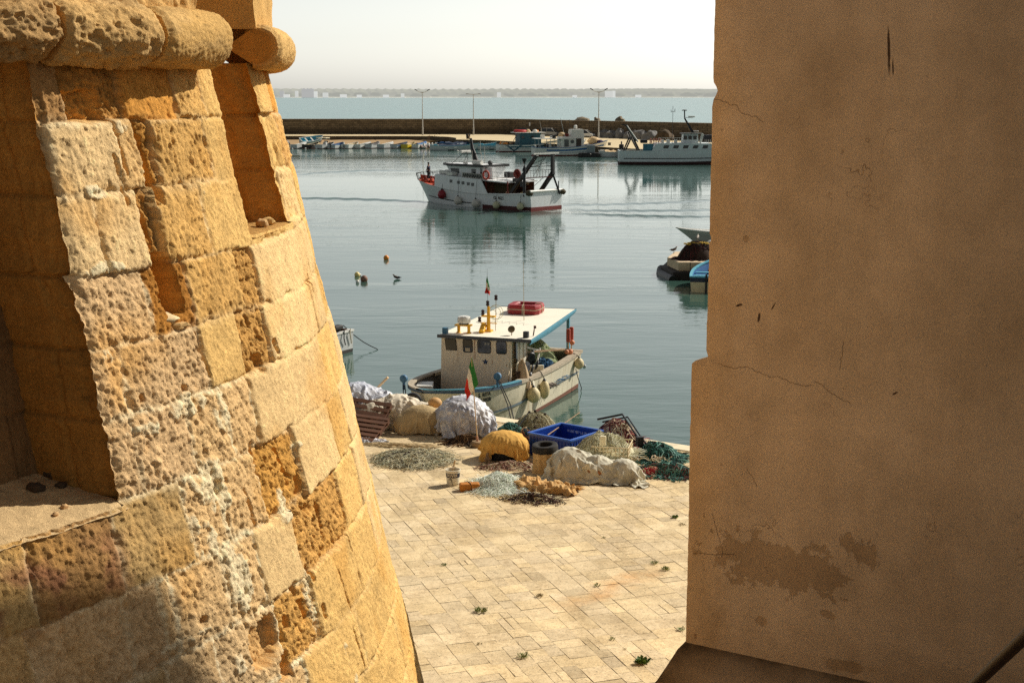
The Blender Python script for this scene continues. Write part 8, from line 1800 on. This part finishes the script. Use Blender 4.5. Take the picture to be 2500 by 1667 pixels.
# blue bin
BLUE = paint('bin_blue', srgb(10, 58, 150), .4, .12, 2.0, dirt=.10, dirtc=srgb(120, 130, 150)); LET = paint('bin_letters', srgb(190, 204, 226), .6, .1)
L_ = at(1296, 1057, QZ + .56); F_ = at(1397, 1076, QZ + .56); Rr_ = at(1462, 1051, QZ + .56); Bk = at(1368, 1032, QZ + .56); cen = (L_ + Rr_ + F_ + Bk) / 4; ang = math.atan2(F_[1] - L_[1], F_[0] - L_[0])
bt = thing('blue_bin', 'large open blue plastic bin with ribbed sides and white stencilled letters inside', 'bin', (cen[0], cen[1], QZ), ang); w2, d2, hh_ = .635, .66, .56
c = MB()
for x, y, sx_, sy_ in ((0, -d2, 2 * w2, .03), (0, d2, 2 * w2, .03), (-w2, 0, .03, 2 * d2 - .03), (w2, 0, .03, 2 * d2 - .03)): c.box((x, y, hh_ / 2), (sx_, sy_, hh_))
c.box((0, 0, .02), (2 * w2 - .02, 2 * d2 - .02, .04)); c.build('walls', BLUE, bt)
c = MB()
for x, y, sx_, sy_ in ((0, -d2 - .012, 2 * w2 + .09, .07), (0, d2 + .012, 2 * w2 + .09, .07), (-w2 - .012, 0, .07, 2 * d2 - .046), (w2 + .012, 0, .07, 2 * d2 - .046)): c.box((x, y, hh_ - .005), (sx_, sy_, .05))
c.build('rim', paint('bin_rim', srgb(40, 92, 180), .4, .1, 3), bt, bevel=.008)
c = MB()
for k in range(13):
    u = -w2 + .05 + k * (2 * w2 - .1) / 12
    for y in (-d2 - .022, d2 + .022): c.box((u, y, hh_ / 2 - .03), (.02, .022, hh_ - .08))
    v = -d2 + .05 + k * (2 * d2 - .1) / 12
    for x in (-w2 - .022, w2 + .022): c.box((x, v, hh_ / 2 - .03), (.022, .02, hh_ - .08))
for z in (.14,):
    for y in (-d2 - .02, d2 + .02): c.box((0, y, z), (2 * w2, .018, .02))
    for x in (-w2 - .02, w2 + .02): c.box((x, 0, z), (.018, 2 * d2, .02))
c.build('rib', BLUE, bt)
text_mesh('stencil', 'M IBIT IEIT LA PE EEIE IAR', .085, LET, bt, basis((.05, d2 - .018, .41), (1, 0, 0), (0, 0, 1)), .001, .003)
text_mesh('lettering', 'MP', .10, LET, bt, basis((.30, d2 - .018, .20), (1, 0, 0), (0, 0, 1)), .001, .004)
c = MB(); q = random.Random(5)
for k in range(10): cx, cy, rd = q.uniform(-.2, .25), q.uniform(.05, .45), q.uniform(.10, .17); c.tube([(cx + rd * math.cos(aa), cy + rd * math.sin(aa), .07 + .012 * k + .015 * math.sin(3 * aa + k)) for aa in np.linspace(0, 2 * PI, 16)], .012, 5, cap=False)
o = c.build('white_rope', paint('rope_paleblue', srgb(200, 214, 220), .8, .1)); o.location = bt.location; o.rotation_euler = bt.rotation_euler; tag(o, 'loops of pale rope lying inside the blue bin', 'rope')
a = at(1337, 1062, QZ + .50); b = atd(1416, 1006, 37.6); c = MB(); d = b - a; c.tube([tuple(a), tuple(b)], [.016, .010], 6); tag(c.build('boat_hook', WOODP, None, 60), 'long thin pole leaning out across the corner of the blue bin', 'pole')
# tyre on its canvas drum
a = gq(1331, 1158); TY = thing('canvas_drum', 'tan canvas wrapped drum under a lying car tyre in front of the blue bin', 'drum', (a[0], a[1] + .28, QZ)); c = MB(); P = []
for k in range(14):
    z = .50 * k / 13; P.append([((.285 + .02 * math.sin(5 * aa + 2) * (1 - k / 13) + .015 * math.sin(9 * aa + z * 6) + .03 * (1 - k / 13) ** 3) * math.cos(aa), (.285 + .02 * math.sin(5 * aa + 2) * (1 - k / 13) + .015 * math.sin(9 * aa + z * 6) + .03 * (1 - k / 13) ** 3) * math.sin(aa), z) for aa in np.linspace(0, 2 * PI, 60, endpoint=False)])
c.sheet(P, cv=True, flip=True); c.add([P[-1][i] for i in range(60)], [tuple(range(60))]); c.build('canvas_wrap', TANC, TY, 50)
ty = MB(); ty.lathe([(.185, -.085), (.25, -.105), (.30, -.085), (.315, -.05), (.315, .05), (.30, .085), (.25, .105), (.185, .085), (.165, .0), (.185, -.085)], 36); o = ty.build('car_tyre', paint('tyre_rubber', srgb(34, 31, 28), .85, .2, 6, dirt=.4, dirtc=srgb(92, 80, 62)), None, 40); o.location = (a[0], a[1] + .28, QZ + .585); o.rotation_euler = (R(4), R(-3), 0); tag(o, 'black car tyre lying flat on the tan canvas drum', 'tyre')
# cream mesh crate with nylon net
CRM = paint('crate_cream', srgb(222, 204, 166), .7, .08, 3, dirt=.25); a = gq(1540, 1153); ct = thing('mesh_crate', 'cream plastic mesh crate heaped with pale nylon net, right of the grey canvas', 'crate', (a[0] - .42, a[1] + .48, QZ), R(-12)); W_, D_, Hc = .44, .44, .60
def lattice(c, p0, u, v, nu, nv, w):
    p0, u, v = Vector(p0), Vector(u), Vector(v); n_ = u.cross(v).normalized()
    for k in range(nu + 1): c.bar(tuple(p0 + u * (k / nu)), tuple(p0 + u * (k / nu) + v), w, .016, up=tuple(n_))
    for k in range(nv + 1): c.bar(tuple(p0 + v * (k / nv) + n_ * .003), tuple(p0 + v * (k / nv) + u + n_ * .003), w * (1.6 if k in (0, nv) else 1), .016, up=tuple(n_))
for nm_, p0, u in (('front_panel', (-W_, -D_, 0), (2 * W_, 0, 0)), ('back_panel', (W_, D_, 0), (-2 * W_, 0, 0)), ('side_panel', (W_, -D_, 0), (0, 2 * D_, 0)), ('side_panel', (-W_, D_, 0), (0, -2 * D_, 0))): c = MB(); lattice(c, p0, u, (0, 0, Hc), 9, 6, .016); c.build(nm_, CRM, ct)
MB().box((0, 0, .015), (2 * W_ - .04, 2 * D_ - .04, .03)).build('floor', CRM, ct)
NY1 = [paint('nylon_cream', srgb(206, 200, 164), .85, .2, 8), paint('nylon_grey', srgb(172, 168, 138), .85, .2, 8), paint('nylon_light', srgb(224, 222, 196), .85, .12, 8)]
fibre_pile('nylon_net', (a[0] - .66, a[1] + .55, QZ + .34), Prof(.72, .55, .46, 2.0, 2, .35), 1500, NY1, 71, 'cream nylon net overflowing the mesh crate toward the blue bin', 'net', r=.005, seglen=.10, base=paint('nylon_core2', srgb(206, 200, 166), .95, .2, 8), extra=.05)
MB().box((0, 0, 0), (.16, .10, .24)).build('float_block', paint('float_cream', srgb(232, 222, 186), .7, .06), None, bevel=.03).location = (a[0] - .68, a[1] + .0, QZ + .78)
tag(bpy.data.objects['float_block'], 'small cream foam float stuck in the cream nylon net', 'float')
# grey canvas bundle and tan canvas
a = gq(1448, 1176)
gs_ = [('ball', (-.55, .12, .22), (.95, .75, .98), 0), ('ball', (.12, .0, .16), (.95, .65, .70), 0), ('ball', (.74, -.06, .2), (.62, .56, .62), 0)]
gc = settle('grey_canvas', (2.75, 1.5), .034, gs_, GREC, (a[0], a[1] + .22, QZ), -.10, .95, .26, .36, 81, 50, label='big crumpled grey canvas bundle lying in front of the mesh crate', cat='canvas')
settle('canvas_fold', (1.05, .62), .03, [(k_, (c_[0], c_[1], c_[2] + .03), d_, r_) for k_, c_, d_, r_ in gs_], GREC, (0, 0, 0), 0, .95, .20, .17, 83, 34, shrink=.35, off=(-.42, .20), parent=gc)
a = gq(1330, 1200)
settle('tan_canvas', (2.0, 1.05), .030, [('ball', (-.35, .05, .02), (.8, .5, .30), 0), ('ball', (.25, -.02, .02), (.6, .4, .24), 0), ('ball', (.62, -.12, 0), (.4, .3, .18), 0)], TANC, (a[0] - .03, a[1] + .14, QZ), -.32, .62, .20, .24, 91, 40, shrink=.18, label='crumpled tan canvas thrown on the paving in front of the drum', cat='canvas')
tear = MB(); tear.ball((.12, -.30, .27), (.24, .05, .085), 16, 8, M=Matrix.Rotation(.12, 3, 'Y') @ Matrix.Rotation(-.6, 3, 'X')); tear.build('tear', paint('tear_orange', srgb(176, 112, 58), .9, .35, 7, dirt=.8, dirtc=srgb(96, 78, 56)), gc, 180)
# pale nylon tuft and the dark net below the tan canvas
NW = [paint('nylon_white', srgb(236, 240, 228), .8, .1, 8), paint('nylon_mint', srgb(212, 222, 204), .85, .15, 8), paint('nylon_white2', srgb(246, 248, 240), .8, .06, 8)]
a = gq(1218, 1190); fibre_pile('white_nylon', (a[0], a[1], QZ), Prof(.52, .50, .26, 1.6, 2, .25), 2200, NW, 95, 'fluffy white nylon net tuft left of the tan canvas', 'net', r=.0042, seglen=.11, base=paint('nylon_core3', srgb(222, 226, 210), .95, .15, 10), extra=.25, curl=.7, top=2.2)
a = gq(1300, 1220); fibre_pile('dark_net', (a[0], a[1], QZ), Prof(.50, .22, .12, 1.6, 4, .3), 480, [NBRN[0], NG[1], paint('net_rust', srgb(92, 60, 44), .95, .3, 8)], 97, 'dark brown tangled net sticking out below the tan canvas', 'net', r=.008, seglen=.09, base=NBRN[0], rz=-.2, extra=.15, curl=.9)
a = gq(1245, 1140); fibre_pile('pink_net', (a[0], a[1], QZ), Prof(.60, .22, .10, 1.6, 3, .3), 420, [paint('net_pink', srgb(186, 150, 130), .95, .2, 8), RBR, NG[1]], 98, 'pale pink net strewn in front of the ochre covered tub', 'net', r=.007, seglen=.10, rz=.1, extra=.2, curl=.9, base=paint('pink_core', srgb(150, 112, 92), .95, .3, 8))
# teal nets by the kerb
a = gq(1602, 1120); fibre_pile('green_net', (a[0], a[1] + .1, QZ), Prof(.62, .55, .36, 1.8, 1, .25), 900, NT1 + [NBRN[2]], 101, 'dark teal net heap right of the mesh crate', 'net', r=.009, seglen=.11, base=NT1[1], extra=.12, curl=.8)
a = gq(1632, 1158); fibre_pile('green_net', (a[0], a[1] + .05, QZ), Prof(.85, .34, .22, 1.6, 4, .3), 1000, NT1 + [RBR], 103, 'long teal net trailing right toward the stucco wall', 'net', r=.009, seglen=.11, base=NT1[1], extra=.15, curl=.8, rz=-.25)
a = gq(1592, 1158); fibre_pile('red_rope', (a[0], a[1], QZ), Prof(.30, .18, .16, 1.8, 4, .2), 90, [paint('rope_red', srgb(168, 44, 52), .85, .15, 8), RW], 105, 'red and white rope coils lying on the teal nets', 'rope', r=.014, seglen=.10, curl=1.0, base=paint('rope_redcore', srgb(110, 40, 42), .95))
lo = MB(); q = random.Random(14)
for k in range(9): cx, cy = q.uniform(-.5, .5), q.uniform(-.2, .2); rd = q.uniform(.08, .15); lo.tube([(cx + rd * math.cos(aa), cy + rd * .8 * math.sin(aa), .15 + .05 * math.sin(aa * 2 + k)) for aa in np.linspace(0, 5.6, 18)], .011, 5, cap=False)
o = lo.build('pale_rope', RW, None, 60); a = gq(1585, 1140); o.location = (a[0], a[1], QZ + .08); tag(o, 'loose white rope loops over the teal nets beside the crate', 'rope')
a = gq(1505, 1085); fibre_pile('red_net', (a[0], a[1] + .2, QZ), Prof(.62, .50, .58, 2.2, 2, .15), 620, [paint('net_red', srgb(140, 52, 56), .9, .25, 8), RW, paint('net_plum', srgb(92, 44, 50), .95, .25, 8), NG[3]], 107, 'red net mound mixed with white rope behind the mesh crate', 'net', r=.010, seglen=.14, base=paint('red_core', srgb(96, 48, 46), .95, .3, 8))
c = MB(); f0 = gq(1470, 1075); f1 = gq(1590, 1120); pts = [(f0[0] - .1, f0[1] + .5, QZ + .45), (f0[0] + .55, f0[1] + .35, QZ + .62), (f1[0] - .35, f1[1] + .5, QZ + .50), (f1[0] + .05, f1[1] + .1, QZ + .05)]; c.tube(pts, .028, 8); c.tube([(x + .12, y - .22, z - .02) for x, y, z in pts], .022, 8); c.box((f1[0] - .28, f1[1] + .2, QZ + .4), (.16, .16, .24), .3); o = c.build('bent_frame', BLACKP, None, 50); tag(o, 'bent black pole frame arching over the red and teal nets', 'frame')
# bucket with stick, block with cord
a = gq(1106, 1183); bu = thing('paint_bucket', 'white paint bucket with dark label band standing on the paving, stick inside', 'bucket', a); WB = paint('bucket_white', srgb(226, 216, 192), .5, .06, 4, dirt=.35, dirtc=srgb(150, 140, 120))
c = MB(); c.lathe([(.14, 0), (.145, .01), (.165, .34), (.178, .345), (.178, .37), (.162, .372), (.155, .30), (.135, .03)], 28); c.build('tub', WB, bu, 40); c = MB(); c.lathe([(.0001, .27), (.155, .27)], 24); c.build('contents', paint('bucket_mud', srgb(160, 120, 96), .9, .2), bu)
NVB = paint('label_navy', srgb(38, 34, 44), .6, .08); c = MB(); c.lathe([(.1585, .20), (.1645, .30)], 28, a0=-PI * .98, a1=.02, cap=False); c.build('label', NVB, bu, 180)
def bucket_text(body, size, z, mat, off=0.0):
    o = text_mesh('lettering', body, size, mat, bu, Matrix.Identity(4), 0, .003)
    for v in o.data.vertices: aa = -PI / 2 - .12 + (v.co.x + off) / .165; r_ = .145 + .0588 * (z + v.co.y) + .0042; v.co = (r_ * math.cos(aa), r_ * math.sin(aa), z + v.co.y)
bucket_text('DUVER', .088, .252, paint('label_cream', srgb(220, 206, 180), .6)); bucket_text('smalto', .035, .165, NVB, -.04)
c = MB(); c.tube([(-.02, 0, .25), (.05, .03, .58)], [.02, .022], 8); c.build('stick', PALEW, bu, 60); c = MB(); c.tube([(-.08, .02, .37), (0, -.02, .42), (.05, .02, .40), (.06, -.05, .43), (-.03, -.06, .40)], .016, 6); c.build('rag', RW, bu, 60)
a = gq(1146, 1198); bl = thing('orange_block', 'orange brown foam block tied with cord on the paving right of the bucket', 'block', (a[0], a[1] + .04, QZ), R(8)); c = MB(); c.box((0, 0, .09), (.46, .24, .18)); c.build('foam', paint('block_orange', srgb(190, 120, 44), .9, .25, 9, dirt=.4, dirtc=srgb(120, 70, 24), bump=.6, bscale=40), bl, bevel=.04)
c = MB(); c.tube([(.03, -.125, .02), (.03, -.13, .10), (.02, -.10, .185), (0, .02, .19), (-.03, .12, .185), (-.35, .35, .03), (-.42, .42, .3)], .008, 5); c.build('cord', ROPE, bl, 60)
a = gq(1170, 1176); c = MB(); q = random.Random(19)
for k in range(5): c.ball((q.uniform(-.12, .12), q.uniform(-.12, .12), .03), (.04, .035, .03), 8, 6)
o = c.build('cork_floats', paint('cork_red', srgb(88, 52, 42), .9, .2), None, 60); o.location = [float(x) for x in a]; tag(o, 'few dark red cork floats strung together above the orange block', 'floats')
